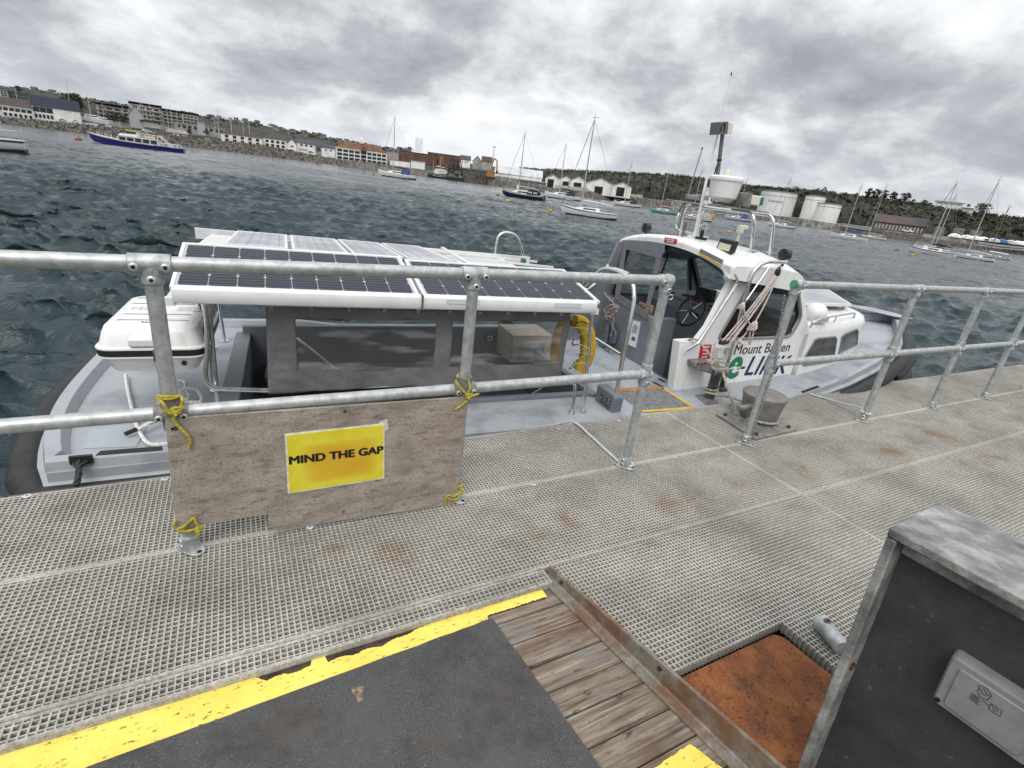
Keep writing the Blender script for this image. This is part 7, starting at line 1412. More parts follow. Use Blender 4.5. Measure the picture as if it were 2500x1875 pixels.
for (x0, x1, yt, yb, lb) in ((1300, 1400, 545, 615, 'grey stepped stone buttress at the cliff foot behind the two masts'), (1480, 1590, 555, 640, 'pale concrete buttress standing alone at the cliff foot'), (1650, 1770, 580, 655, 'stained concrete buttress at the cliff foot further right')): bldg(lb, k5(x0, yb), k5(x1, yb+10), 318, k5(x0, yt)[1], 5, wm=mat('buttress_stone', (.12, .115, .105), .9, 0, c2=(.24, .23, .21), vs=.5), rm=CONC, cat='wall', name='buttress', over=0)
# far hillside houses: copies of two small houses
def proto_house(wm, rm, label):
    t = thing('terraced_house', label, 'house', (0, 0, 0), group='houses on the far hillside', local=True); mb = MB(); mb.box((0, 0, 1.2), (9, 7, 8.4)); mb.add([(-4.5, -3.5, 5.4), (-4.5, 3.5, 5.4), (-4.5, 0, 8), (4.5, -3.5, 5.4), (4.5, 3.5, 5.4), (4.5, 0, 8)], [(0, 1, 2), (5, 4, 3)]); build('wall', mb, wm, t, smooth=False)
    mb = MB(); mb.add([(-4.8, -3.9, 5.2), (4.8, -3.9, 5.2), (4.8, 0, 8.2), (-4.8, 0, 8.2), (-4.8, 3.9, 5.2), (4.8, 3.9, 5.2)], [(0, 1, 2, 3), (3, 2, 5, 4)]); build('roof', mb, rm, t, smooth=False); return t
HP = [proto_house(WH, SLATE, 'small white slate roofed house in the terraces of the far hillside'), proto_house(CREAM, DKR, 'small cream brown roofed house in the terraces of the far hillside'), proto_house(CGREY, SLATE, 'small grey slate roofed house in the terraces of the far hillside')]; used = [False]*3
for i in range(290):
    x = rs.uniform(0, 1010) if i > 110 else rs.uniform(430, 900); y = float(np.interp(x, [h[0] for h in H], [h[1] for h in H])); t = .18+.80*rs.rand(); d = 640+(1330-640)*t; yb = hzy(x)+1; c = at(x, yb+(y-yb)*t**.8+1.0, d=d)+V3((0, 0, 1.5)); k = rs.randint(3)
    h_ = HP[k] if not used[k] else copy_tree(HP[k]); used[k] = True; h_.location = c; h_.rotation_euler = (0, 0, math.atan2(-c[0], c[1])+rs.uniform(-.5, .5)); s = .62+.38*rs.rand(); h_.scale = (s*1.1, s, s)
# --- boat yard: cars, laid up motor boats, masts
CARC = {'silver': (.35, .36, .37), 'white': (.65, .65, .65), 'dark grey': (.05, .052, .056), 'blue': (.02, .06, .18), 'red': (.30, .02, .02), 'black': (.015, .015, .016)}
CPR = {}
def car_proto(cn):
    t = thing('parked_car', 'x', 'car', (0, 0, 0), group='cars parked along the shore', local=True); m = mat('car_paint_'+cn.replace(' ', '_'), CARC[cn], .3, coat=.5); mb = MB(); sec = [(-2.1, .45, .8), (-2.0, .95, .84), (-1.3, 1.02, .86), (-.6, 1.42, .70), (.7, 1.45, .70), (1.35, .95, .86), (2.0, .80, .84), (2.15, .5, .78)]
    mb.loft([[(x, -w_, .3), (x, -w_, z*.7), (x, -w_*.86, z), (x, w_*.86, z), (x, w_, z*.7), (x, w_, .3)] for x, z, w_ in sec]); build('car_body', mb, m, t); mb = MB()
    for s in (-1, 1): mb.add([(-1.2, s*.80, 1.0), (1.15, s*.80, 1.0), (.65, s*.74, 1.36), (-.6, s*.74, 1.36)], [(0, 1, 2, 3)])
    build('car_windows', mb, WINM, t, smooth=False)
    for x in (-1.35, 1.3):
        for s in (-1, 1): mb = MB(); mb.cyl((x, s*.72, .32), (x, s*.86, .32), .32, 12); build('wheel', mb, RUB, t)
    return t
def car(q, d, cn, label, rz=.2):
    if cn not in CPR: c = CPR[cn] = car_proto(cn)
    else: c = copy_tree(CPR[cn])
    p = A(q, d); c.location = p; c.rotation_euler = (0, 0, math.atan2(-p[0], p[1])+rz); c['label'] = label; return c
for i, (q, d, cn, lb) in enumerate(((k1(530, 435), 472, 'silver', 'silver car parked before the blue roofed boathouse'), (k1(635, 447), 472, 'white', 'white car parked at the right end of the boathouse'), (k1(860, 478), 476, 'blue', 'blue car parked below the laid up motor boats'), (k1(1490, 560), 490, 'white', 'white car in the yard right of the boat hoist'), (k1(1560, 566), 490, 'silver', 'silver car among the boats in the yard'), (k1(1640, 575), 491, 'dark grey', 'dark grey car parked in the yard'), (k1(1750, 595), 492, 'white', 'white car near the white apartments'), (k1(1845, 600), 492, 'blue', 'blue car parked at the corner of the white apartments'), (k2(50, 325), 494, 'blue', 'bright blue van like car left of the white apartments'), (k2(150, 345), 494, 'dark grey', 'dark grey car before the white apartments'), (k2(235, 352), 494, 'silver', 'silver car before the white apartments'), (k2(430, 372), 492, 'white', 'white car parked between the two dark roofed apartments'), (k2(560, 395), 490, 'silver', 'silver car before the smaller apartments'), (k2(620, 405), 490, 'white', 'white car left of the white gabled house'), (k2(660, 412), 490, 'black', 'black car before the white gabled house'), (k2(745, 418), 488, 'white', 'white car before the block with three windows'), (k2(825, 428), 486, 'dark grey', 'dark grey car before the shuttered garage'), (k2(1245, 505), 452, 'silver', 'silver car parked before the hotel'), (k5(1040, 602), 300, 'white', 'white van on the right quay by the long stone building'))): car(q, d, cn, lb, .25 if i % 3 else -.3)
def mast_on_land(q0, q1, d): 
    a, b = A(q0, d), A(q1, d); b = V3((a[0], a[1], b[2])); t = thing('yacht_mast', 'thin bare yacht mast standing in the boat yard behind the rock slope', 'mast', tuple(a), group='masts in the boat yard'); mb = MB(); mb.tube([a, b], [.16, .12], 6); build('mast_pole', mb, mat('mast_alu', (.45, .45, .45), .5), t); mb = MB()
    for s in (.45, .72): p_ = a+(b-a)*s; mb.beam(p_-V3((.9, 0, 0)), p_+V3((.9, 0, 0)), .07, .07)
    build('spreader', mb, mat('mast_alu', (.45, .45, .45), .5), t)
for x, y0, y1 in ((175, 390, 150), (600, 355, 125), (765, 385, 215), (880, 410, 280), (1050, 440, 310), (1105, 440, 240), (1200, 445, 250), (1218, 450, 262), (1280, 450, 270), (1425, 500, 330), (1460, 540, 300), (1508, 540, 330), (1848, 560, 335), (1822, 560, 420), (1957, 540, 400), (2057, 545, 405), (2107, 550, 410)): mast_on_land(k1(x, y0), k1(x, y1), 490)
for x, y0, y1 in ((155, 240, 125), (258, 255, 125), (308, 260, 130)): mast_on_land(k2(x, y0), k2(x, y1), 500)
def motorboat(label, q, d, L_, rz, navy=False, group=None):
    p = A(q, d); t = thing('motor_boat', label, 'boat', tuple(p), rz=math.atan2(-p[0], p[1])+rz, local=True, group=group); mb = MB(); st = [(-.5, .40, .10), (-.2, .5, .05), (.15, .48, .05), (.38, .28, .12), (.5, .02, .35)]
    mb.loft([[(x*L_, -w_*.32*L_, .16*L_+.03*L_*max(0, x)), (x*L_, -w_*.22*L_, z*.3*L_), (x*L_, w_*.22*L_, z*.3*L_), (x*L_, w_*.32*L_, .16*L_+.03*L_*max(0, x))] for x, w_, z in st]); build('hull', mb, NVY if navy else WHT, t); mb = MB(); mb.loft([[(-.30*L_, -.1*L_, .15*L_), (.26*L_, -.07*L_, .17*L_), (.26*L_, .07*L_, .17*L_), (-.30*L_, .1*L_, .15*L_)], [(-.28*L_, -.08*L_, .26*L_), (.05*L_, -.07*L_, .26*L_), (.05*L_, .07*L_, .26*L_), (-.28*L_, .08*L_, .26*L_)]]); build('cabin', mb, WHT, t, smooth=False)
    mb = MB(); mb.loft([[(-.26*L_, -.097*L_, .185*L_), (.16*L_, -.081*L_, .195*L_), (.16*L_, .081*L_, .195*L_), (-.26*L_, .097*L_, .185*L_)], [(-.26*L_, -.092*L_, .225*L_), (.10*L_, -.078*L_, .23*L_), (.10*L_, .078*L_, .23*L_), (-.26*L_, .092*L_, .225*L_)]]); build('cabin_windows', mb, WINM, t, smooth=False); return t
for q, L_, rz, lb in ((k1(800, 445), 17, .15, 'large white motor cruiser laid up ashore behind the rock slope'), (k1(900, 465), 16, .1, 'white motor cruiser with dark windows laid up beside the larger one'), (k1(965, 478), 9, .4, 'small white motor boat laid up at the end of the row'), (k1(1470, 535), 10, .2, 'small white motor boat ashore right of the boat hoist'), (k1(1545, 545), 9, -.3, 'white motor boat ashore among the parked cars'), (k1(1250, 545), 11, .2, 'pale motor boat hanging inside the black boat hoist')): motorboat(lb, q, 484, L_, rz)
bldg('white hoarding wall below the laid up motor cruisers', k1(700, 480), k1(945, 500), 478, k1(700, 445)[1], 2, wm=mat('white_panel', (.66, .67, .68), .6), rm=SHT, name='hoarding', cat='wall', over=0)
t = thing('boat_hoist', 'black steel travelling boat hoist on the shore behind the blue ferry', 'boat hoist', tuple(A(k1(1270, 545), 482))); c0, c1, zt = A(k1(1195, 540), 482), A(k1(1355, 555), 482), A(k1(1200, 428), 482)[2]
for p in (c0, c1):
    for o_ in (0, 8): mb = MB(); q = p+V3((0, o_, 0)); mb.beam(q, V3((q[0], q[1], zt)), .8, .8); build('leg', mb, BLK, t, smooth=False)
for o_ in (0, 8): mb = MB(); mb.beam(V3((c0[0], c0[1]+o_, zt)), V3((c1[0], c1[1]+o_, zt)), .9, .9); build('cross_beam', mb, BLK, t, smooth=False)
for p in (c0, c1): mb = MB(); mb.beam(V3((p[0], p[1]+.46, zt-1.)), V3((p[0], p[1]+7.5, zt-1.)), .7, .7); build('side_beam', mb, BLK, t, smooth=False)
# working quay: trawler, barge, excavator, lamp mast
p = A(k3(255, 560), 398); t = thing('trawler', 'white and black striped trawler moored at the stone quay', 'boat', tuple(p[:2])+(WL,), rz=math.atan2(-p[0], p[1])+.9, local=True); mb = MB(); st = [(-11, 2.6, 3.0), (-6, 3.2, 2.8), (2, 3.3, 3.0), (8, 2.4, 4.2), (12, .2, 5.6)]; mb.loft([[(x, -w_, z), (x, -w_*.8, .0), (x, w_*.8, .0), (x, w_, z)] for x, w_, z in st]); build('hull', mb, BLK, t); mb = MB()
for zz in (.45, .75): mb.loft([[(x, -(w_*(.8+.2*zz))-.06, z*zz-.12), (x, w_*(.8+.2*zz)+.06, z*zz-.12), (x, w_*(.8+.2*zz)+.06, z*zz+.16), (x, -(w_*(.8+.2*zz))-.06, z*zz+.16)] for x, w_, z in st])
build('hull_stripe', mb, WHT, t); mb = MB(); mb.hexa([(-4, -2.3, 2.9), (7, -2.1, 3.4), (7, 2.1, 3.4), (-4, 2.3, 2.9), (-4, -2.2, 5.6), (5, -2, 5.8), (5, 2, 5.8), (-4, 2.2, 5.6)]); mb.hexa([(-3, -1.8, 5.6), (4, -1.7, 5.7), (4, 1.7, 5.7), (-3, 1.8, 5.6), (-3, -1.8, 8), (3.2, -1.7, 8), (3.2, 1.7, 8), (-3, 1.8, 8)]); build('superstructure', mb, WHT, t, smooth=False); mb = MB(); mb.box((.1, 0, 7.1), (7.6, 3.7, .8)); build('bridge_windows', mb, WINM, t, smooth=False); mb = MB(); mb.tube([(0, 0, 8), (0, 0, 15)], [.2, .1], 6); mb.beam((-1.5, 0, 11), (1.5, 0, 11), .15, .15); mb.tube([(-8, 0, 3), (-8, 0, 11)], .25, 6); build('mast', mb, CGREY, t)
p = A(k3(380, 590), 375); t = thing('crane_barge', 'black framed rusty work barge against the stone quay', 'barge', tuple(p[:2])+(WL,), rz=math.atan2(-p[0], p[1]), local=True); mb = MB(); mb.box((0, 0, 1), (13, 7, 2.6)); build('hull', mb, BLK, t, bevel=.2, smooth=False); mb = MB(); rs2 = random.Random(6)
for x in (-5.5, -2, 2, 5.5): mb.beam((x, -3, 2.2), (x*.55, -3, 13.5), .55, .55)
for z in (4.5, 7, 9.5, 12): k = 1-.45*(z-2.2)/11.3; mb.beam((-5.5*k, -3, z), (5.5*k, -3, z), .45, .45)
for k in range(12): mb.beam((rs2.uniform(-5, 5), -3, rs2.uniform(3, 8)), (rs2.uniform(-4, 4), -3, rs2.uniform(5, 13)), .3, .3)
build('lattice_frame', mb, BLK, t, smooth=False); mb = MB()
for k in range(9): mb.box((rs2.uniform(-4.5, 4.5), -2.2, rs2.uniform(3, 9)), (rs2.uniform(1, 2.4), 1.2, rs2.uniform(.8, 2)))
build('deck_machinery', mb, mat('rusty_machine', (.10, .075, .06), .9, 0, .5, .5), t, smooth=False)
def excavator(label, q, d, h):
    p = A(q, d); t = thing('excavator', label, 'excavator', tuple(p), rz=math.atan2(-p[0], p[1]), local=True); OR = mat('digger_orange', (.36, .14, .03), .6)
    mb = MB(); mb.box((0, 0, h*.20), (h*.38, h*.3, h*.16)); mb.box((-h*.08, -h*.08, h*.32), (h*.14, h*.12, h*.14)); build('cab', mb, OR, t, smooth=False); mb = MB(); mb.box((0, -h*.12, h*.06), (h*.5, h*.1, h*.12)); mb.box((0, h*.12, h*.06), (h*.5, h*.1, h*.12)); build('track', mb, BLK, t, smooth=False); mb = MB(); mb.tube([(h*.08, 0, h*.28), (h*.02, 0, h*.75), (h*.12, 0, h*1.0)], h*.045, 6); mb.tube([(h*.12, 0, h*1.0), (h*.26, 0, h*.92), (h*.30, 0, h*.45)], h*.038, 6); build('boom', mb, OR, t); mb = MB(); mb.box((h*.30, 0, h*.38), (h*.1, h*.1, h*.14)); build('grab_bucket', mb, BLK, t, smooth=False)
excavator('tall orange excavator with raised arm on the quay', k3(680, 580), 362, at(k3(700, 0)[0], k3(0, 402)[1], d=362)[2]-A(k3(680, 580), 362)[2]); excavator('small orange excavator arm behind the trawler', k3(250, 500), 420, at(k3(258, 0)[0], k3(0, 390)[1], d=420)[2]-A(k3(250, 500), 420)[2])
t = thing('lamp_mast', 'tall thin lamp mast rising above the quay beside the orange excavator', 'lamp mast', tuple(A(k3(690, 560), 400))); a, b = A(k3(690, 560), 400), A(k3(693, 305), 400); b = V3((a[0], a[1], b[2])); mb = MB(); mb.tube([a, b], [.3, .18], 6); build('pole', mb, CGREY, t); mb = MB(); mb.box(tuple(b), (1.8, 1.2, .6)); build('lamp_head', mb, CGREY, t, smooth=False)
# covered boats on the right quay
CBC = [('white', WHT), ('white', WHT), ('white', WHT), ('white', WHT), ('pale', SHT), ('blue', mat('blue_cover', (.05, .14, .30), .7)), ('grey', CREAM), ('white', WHT), ('white', WHT), ('pale', SHT)]
for i, x in enumerate((1510, 1630, 1715, 1795, 1895, 1980, 2070, 2140, 2190, 2250)):
    p = A(k5(x, 660+(x-1510)*.115), 306+i*3.0); t = thing('covered_boat', ('white covered dinghy at the left end of the row on the right quay', 'white covered boat with raised stern second in the row on the quay', 'white covered boat left of the one with the red patch', 'white covered boat with a dark red patch on the quay', 'pale covered boat between red patched and blue covers', 'blue covered boat in the row on the right quay', 'grey covered boat right of the blue cover', 'white covered boat third from the right edge on the quay', 'white covered boat second from the right edge on the quay', 'pale covered boat at the right edge of the quay')[i], 'boat', tuple(p), rz=math.atan2(-p[0], p[1])+.1, local=True, group='covered boats on the right quay')
    mb = MB(); mb.loft([[(x_, -w_, .3), (x_, -w_*.9, z*.7), (x_, 0, z), (x_, w_*.9, z*.7), (x_, w_, .3)] for x_, w_, z in ((-2.3, .5, .9), (-1.5, 1.0, 1.7), (0, 1.1, 2.0), (1.5, 1.0, 1.6), (2.4, .3, 1.0))]); build('boat_cover', mb, CBC[i][1], t); mb = MB(); mb.box((0, 0, .1), (3.6, 1.4, .5)); build('trailer', mb, BLK, t, smooth=False)
    if i == 3: mb = MB(); mb.box((1.2, -1.05, .9), (1.6, .1, .8)); build('red_patch', mb, mat('dark_red', (.20, .02, .03), .7), t)
# ================================================================== BOATS ON THE MOORINGS
MAST = mat('yacht_mast_alu', (.46, .46, .455), .4, .3); WIRE = mat('rigging_wire', (.12, .12, .125), .5); ANTI = mat('dark_antifoul', (.012, .014, .02), .6); NAVH = mat('navy_hull', (.006, .012, .055), .25, coat=.5); TEAL = mat('sea_green_hull', (.16, .36, .33), .35); LIL = mat('lilac_white_hull', (.52, .53, .58), .35); NCOV = mat('navy_canvas', (.008, .012, .045), .8); BCOV = mat('blue_canvas', (.015, .05, .22), .8); DCOV = mat('black_sail_cover', (.012, .012, .016), .8); VAR = mat('varnished_wood', (.20, .10, .04), .4); REDL = mat('red_bootline', (.18, .02, .02), .6)
def yacht(label, bow, stern, mtop, mbase, d=None, hull=WHT, stripe=None, cover=None, sail=None, foot=ANTI, L_=None, turn=.30, cab=1.0, mastm=MAST, jib=WIRE, extra=None, free=.115):
    mid = ((bow[0]+stern[0])/2, (bow[1]+stern[1])/2); c = at(*mid, z=WL) if d is None else at(*mid, d=d); d = math.hypot(c[0], c[1])
    wv = at(*stern, d=d)-at(*bow, d=d); w_ = np.linalg.norm(wv[:2]); L_ = L_ or w_/math.cos(turn); vd = V3((c[0]/d, c[1]/d, 0)); lf = -wv; lf[2] = 0; lf /= np.linalg.norm(lf); f = lf*math.cos(turn)+vd*math.sin(turn); rz = math.atan2(f[1], f[0])
    t = thing('sailing_yacht', label, 'yacht', (c[0], c[1], WL), rz=rz, local=True, group='yachts on the moorings'); B_ = L_*.16; fb = L_*free
    st = [(-.5, .62, .95, .22), (-.3, .88, .9, .05), (0, 1, .92, 0), (.25, .78, 1.05, .0), (.42, .32, 1.25, .05), (.52, .02, 1.42, .35)]
    def half(x, wd, h, rise): return [(x*L_, -wd*B_, h*fb), (x*L_, -wd*B_*.96, h*fb*.5), (x*L_*(.93 if x > .3 else 1), -wd*B_*.72, rise*fb), (x*L_*(.9 if x > .3 else 1), 0, -.25*fb if rise < .2 else rise*fb)]
    mb = MB(); mb.loft([half(*s)+[(p[0], -p[1], p[2]) for p in half(*s)[::-1][1:]] for s in st]); build('hull', mb, hull, t)
    mb = MB(); mb.loft([[(p[0], p[1]*1.012, p[2]) for p in ((x*L_, -wd*B_*.80, .20*fb+rise*fb*.8), (x*L_*(.92 if x > .3 else 1), -wd*B_*.73, -.05), (x*L_*(.92 if x > .3 else 1), wd*B_*.73, -.05), (x*L_, wd*B_*.80, .20*fb+rise*fb*.8))] for x, wd, h, rise in st[:-1]]); build('bootline', mb, foot, t)
    if stripe: mb = MB(); mb.loft([[(x*L_, -wd*B_*1.005-.01, h*fb*.80), (x*L_, wd*B_*1.005+.01, h*fb*.80), (x*L_, wd*B_*1.01+.01, h*fb*.93), (x*L_, -wd*B_*1.01-.01, h*fb*.93)] for x, wd, h, r in st]); build('stripe', mb, stripe, t)
    mb = MB(); mb.loft([[(x*L_, -wd*B_*.5, .9*fb), (x*L_, -wd*B_*.42, z*fb), (x*L_, wd*B_*.42, z*fb), (x*L_, wd*B_*.5, .9*fb)] for x, wd, z in ((-.18, .9, .9+.62*cab), (.0, 1, .9+.60*cab), (.18, .8, .9+.50*cab), (.30, .4, 1.02))]); build('cabin', mb, WHT, t)
    mb = MB()
    for s in (-1, 1): mb.hexa([(-.13*L_, s*B_*.47, (1.0+.1*cab)*fb), (.12*L_, s*B_*.45, (1.0+.1*cab)*fb), (.12*L_, s*B_*.49, (1.0+.1*cab)*fb), (-.13*L_, s*B_*.51, (1.0+.1*cab)*fb), (-.11*L_, s*B_*.44, (1.0+.32*cab)*fb), (.08*L_, s*B_*.42, (1.0+.32*cab)*fb), (.08*L_, s*B_*.46, (1.0+.32*cab)*fb), (-.11*L_, s*B_*.48, (1.0+.32*cab)*fb)])
    build('cabin_window', mb, WINM, t, smooth=False)
    if mtop:
        zt = at(*mtop, d=d)[2]-WL; s0 = at(*mbase, d=d)-c; mx_ = float(np.dot(s0[:2], f[:2]))/max(.35, math.cos(turn)); mx_ = max(-.1*L_, min(.25*L_, mx_)); mr = max(.065, L_*.0095)
        mb = MB(); mb.tube([(mx_, 0, fb), (mx_, 0, zt)], [mr*1.15, mr*.85], 7); mb.beam((mx_, -.3*B_, zt*.55), (mx_, .3*B_, zt*.55), mr, mr*.6); mb.beam((mx_-.4, 0, zt+.15), (mx_+.25, 0, zt+.15), .05, .05); mb.tube([(mx_, 0, zt), (mx_, 0, zt+.5)], .025, 4); build('mast', mb, mastm, t)
        wr = max(.018, d*.00013); mb = MB(); mb.tube([(mx_, 0, zt), (.51*L_, 0, 1.4*fb)], wr*1.6, 4); build('forestay', mb, jib, t); mb = MB(); mb.tube([(mx_, 0, zt), (-.5*L_, 0, .95*fb)], wr*.7, 4)
        for s in (-1, 1): mb.tube([(mx_, 0, zt*.97), (mx_, s*.3*B_, zt*.55), (mx_-.02*L_, s*B_*.95, fb)], wr*.6, 4)
        build('rigging', mb, WIRE, t); mb = MB(); bl = (-.38*L_, 0, fb*2.0); mb.tube([(mx_-.1, 0, fb*2.3), ((mx_-.38*L_)/2, 0, fb*2.25), bl], [.1, L_*.018, .08] if sail else [.06, .06, .05], 8); build('boom', mb, sail or MAST, t)
    if cover: mb = MB(); mb.loft([[(x*L_, -B_*w2, fb*.95), (x*L_, -B_*w2*.8, fb*z), (x*L_, B_*w2*.8, fb*z), (x*L_, B_*w2, fb*.95)] for x, w2, z in ((-.32, .62, 1.85), (-.20, .62, 1.95), (-.12, .5, 1.5))]); build('spray_hood', mb, cover, t)
    mb = MB()
    for s in (-1, 1):
        prv = None
        for x, wd, h in ((-.48, .62, .95), (-.25, .9, .9), (0, 1, .92), (.25, .78, 1.05), (.46, .2, 1.3)):
            mb.tube([(x*L_, s*wd*B_*.97, h*fb), (x*L_, s*wd*B_*.97, h*fb+.6)], max(.014, d*.0001), 4); q = (x*L_, s*wd*B_*.97, h*fb+.58)
            if prv: mb.tube([prv, q], max(.01, d*.00006), 4)
            prv = q
    build('guard_rails', mb, MAST, t)
    if extra: extra(t, L_, B_, fb)
    return t
def ex_left(t, L_, B_, fb):
    mb = MB()
    for s in (-.25, .15): mb.beam((-.505*L_, s*B_*1.6, .1), (-.505*L_, s*B_*1.6, fb*1.0), .03, .03)
    for k in range(4): mb.beam((-.506*L_, -.25*B_*1.6, .15+k*.2), (-.506*L_, .15*B_*1.6, .15+k*.2), .03, .03)
    build('stern_ladder', mb, MAST, t, smooth=False)
yacht('white yacht with navy stripe cut off by the left edge of the photo', k1(-1306, 545), k1(283, 716), k1(-500, -700), k1(-500, 600), stripe=NAVH, turn=.2, extra=ex_left, d=55, free=.108)
yacht('white yacht with blue spray hood moored off the rusty roofed hotel', k2(1400, 614), k2(1708, 660), (967, 286.2), (959.8, 417.8), cover=BCOV, sail=DCOV, jib=DCOV)
def ex_blue(t, L_, B_, fb):
    mb = MB(); mb.box((-.27*L_, -B_*.80, fb*1.35), (.24*L_, .05, fb*.75)); mb.box((-.27*L_, B_*.80, fb*1.35), (.24*L_, .05, fb*.75)); dg = build('cockpit_dodger', mb, NCOV, t, smooth=False)
    mb = MB()
    for s in (-1, 1): 
        for k in range(7):
            if k != 3: mb.box((-.365*L_+k*.031*L_, s*(B_*.80+.035), fb*1.35), (.018*L_, .02, fb*.30))
    build('dodger_lettering', mb, WPRT, dg, smooth=False); mb = MB(); mb.box((-.54*L_, 0, fb*.6), (.05*L_, .35, fb*1.1)); build('outboard_motor', mb, mat('green_outboard', (.03, .09, .06), .5), t, bevel=.04)
yacht('navy hulled yacht with white cabin and navy cockpit dodgers', k3(785, 705), k3(1120, 772), (1280.1, 326.4), (1265.6, 463.9), hull=NAVH, cover=NCOV, jib=WIRE, extra=ex_blue, cab=1.2, d=98, stripe=mat('cream_line', (.5, .46, .36), .5))
yacht('white yacht with black boom cover behind the navy one', k3(1140, 722), k3(1435, 772), (1386, 352.5), (1365, 471), sail=DCOV, cover=NCOV, jib=DCOV, d=148)
yacht('nearest white sloop with dark waterline beside the big yellow buoy', k3(1275, 870), k3(1742, 932), (1462.9, 291.7), (1418.1, 502.9), stripe=mat('grey_stripe', (.12, .13, .15), .5), turn=.15, d=55, cab=.8)
yacht('white yacht with dark boom cover before the rightmost warehouse', k3(1720, 795), k3(1942, 826), (1544, 397.3), (1525, 491.3), sail=DCOV, d=172, cover=DCOV)
yacht('small sea green hulled yacht right of the warehouses', k4(342, 590), k4(605, 623), (1631.8, 422.2), (1613.1, 506.7), hull=TEAL, turn=.2, d=130)
def ex_or(t, L_, B_, fb): mb = MB(); mb.box((-.51*L_, 0, fb*1.5), (.5, .7, .8)); build('stern_buoy', mb, mat('orange_float', (.5, .22, .03), .6), t, bevel=.12)
yacht('white yacht with orange stern float seen under the roof arch', k4(642, 655), k4(950, 693), (1715, 413.5), (1690, 519), extra=ex_or, d=106, turn=.2, stripe=mat('grey_stripe', (.12, .13, .15), .5))
yacht('pale lilac white yacht with blue covers seen through the roof arch', k4(1080, 655), k4(1335, 700), (1823, 437), (1802, 519), hull=LIL, sail=BCOV, cover=BCOV, d=180)
yacht('white yacht moored before the largest storage tank', k4(1500, 718), k4(1760, 765), (1932.6, 436), (1899, 541.5), d=158, turn=.2)
yacht('white yacht with blue sail cover left of the long stone building', k5(268, 655), k5(630, 697), (2102.8, 455.4), (2063.8, 567.7), sail=BCOV, d=118, turn=.2, foot=LIL)
yacht('white yacht with tan stern gear moored before the long stone building', k5(585, 658), k5(820, 684), (2166.3, 450.5), (2118.7, 568.9), d=175, turn=.25, cover=mat('tan_cover', (.28, .22, .15), .8), jib=MAST)
yacht('white yacht with black stripe and thick furled headsail at right', k5(1055, 815), k5(1515, 850), (2331, 447), (2278, 586), stripe=ANTI, sail=DCOV, d=94, turn=.25, jib=DCOV, foot=WHT, cab=1.1)
yacht('white yacht with navy covers hidden behind the black striped one', k5(1110, 745), k5(1470, 770), (2337, 478.6), (2289.6, 583.6), sail=NCOV, cover=NCOV, d=118, turn=.25)
yacht('white yacht with red bootline at the right of the moorings', k5(1512, 850), k5(1905, 892), (2448.2, 442), (2366.5, 605.5), foot=REDL, d=99, turn=.2)
yacht('low white sloop with varnished mast at the far right', k5(1760, 838), k5(2068, 885), (2450.7, 504.2), (2399.4, 612.9), mastm=VAR, sail=WHT, d=132, turn=.15, stripe=VAR, cab=.5)
# blue harbour ferry
p = at(*k1(1170, 655), d=140); bw, sw_ = at(*k1(775, 600), d=140), at(*k1(1575, 705), d=140); wv = bw-sw_; wd_ = np.linalg.norm(wv[:2]); f = V3((wv[0], wv[1], 0))/wd_; vd = V3((p[0], p[1], 0))/140; tn = .28; L_ = wd_/math.cos(tn); f = f*math.cos(tn)+vd*math.sin(tn)
FE = thing('harbour_ferry', 'navy blue hulled harbour ferry with white cabin moored off the left shore', 'ferry', (p[0], p[1], WL), rz=math.atan2(f[1], f[0]), local=True); u = L_
st = [(-.5, .060, .055, .01), (-.47, .090, .050, 0), (-.2, .105, .052, 0), (.15, .10, .060, 0), (.35, .065, .080, 0), (.46, .022, .098, .01), (.5, .003, .108, .05)]
mb = MB(); mb.loft([[(x*u, -w_*u, z*u), (x*u-.01*u*(x > .3), -w_*u*.85, b*u), (x*u-.01*u*(x > .3), w_*u*.85, b*u), (x*u, w_*u, z*u)] for x, w_, z, b in st]); build('hull', mb, mat('ferry_blue', (.010, .012, .115), .3, coat=.4), FE); mb = MB(); mb.loft([[(x*u, -w_*u*1.01, z*u-.004*u), (x*u, -w_*u*1.01, z*u+.008*u), (x*u, w_*u*1.01, z*u+.008*u), (x*u, w_*u*1.01, z*u-.004*u)] for x, w_, z, b in st[2:]]); build('gunwale', mb, CREAM, FE)
sec = [(-.24, .085, .055), (-.22, .085, .115), (.16, .080, .125), (.20, .07, .06)]; mb = MB(); mb.hexa([(-.26*u, -.085*u, .045*u), (.20*u, -.08*u, .05*u), (.20*u, .08*u, .05*u), (-.26*u, .085*u, .045*u), (-.24*u, -.08*u, .118*u), (.165*u, -.075*u, .128*u), (.165*u, .075*u, .128*u), (-.24*u, .08*u, .118*u)]); build('saloon', mb, mat('ferry_grey_white', (.42, .43, .45), .5), FE, bevel=.06, smooth=False)
for k in range(5):
    for s in (-1, 1): x = (-.225+.082*k)*u; mb = MB(); mb.box((x+.032*u, s*.0825*u, .088*u), (.062*u, .012*u, .040*u)); build('saloon_window', mb, WINM, FE, smooth=False)
mb = MB(); mb.hexa([(-.02*u, -.055*u, .124*u), (.12*u, -.05*u, .124*u), (.12*u, .05*u, .124*u), (-.02*u, .055*u, .124*u), (-.01*u, -.05*u, .185*u), (.095*u, -.045*u, .185*u), (.095*u, .045*u, .185*u), (-.01*u, .05*u, .185*u)]); wh_ = build('wheelhouse', mb, WHT, FE, smooth=False); mb = MB(); mb.box((.045*u, 0, .162*u), (.115*u, .104*u, .022*u)); build('wheelhouse_window', mb, WINM, wh_, smooth=False); mb = MB(); mb.box((.04*u, 0, .19*u), (.13*u, .12*u, .012*u)); build('wheelhouse_roof', mb, mat('ferry_yellow', (.55, .46, .12), .6), wh_, smooth=False)
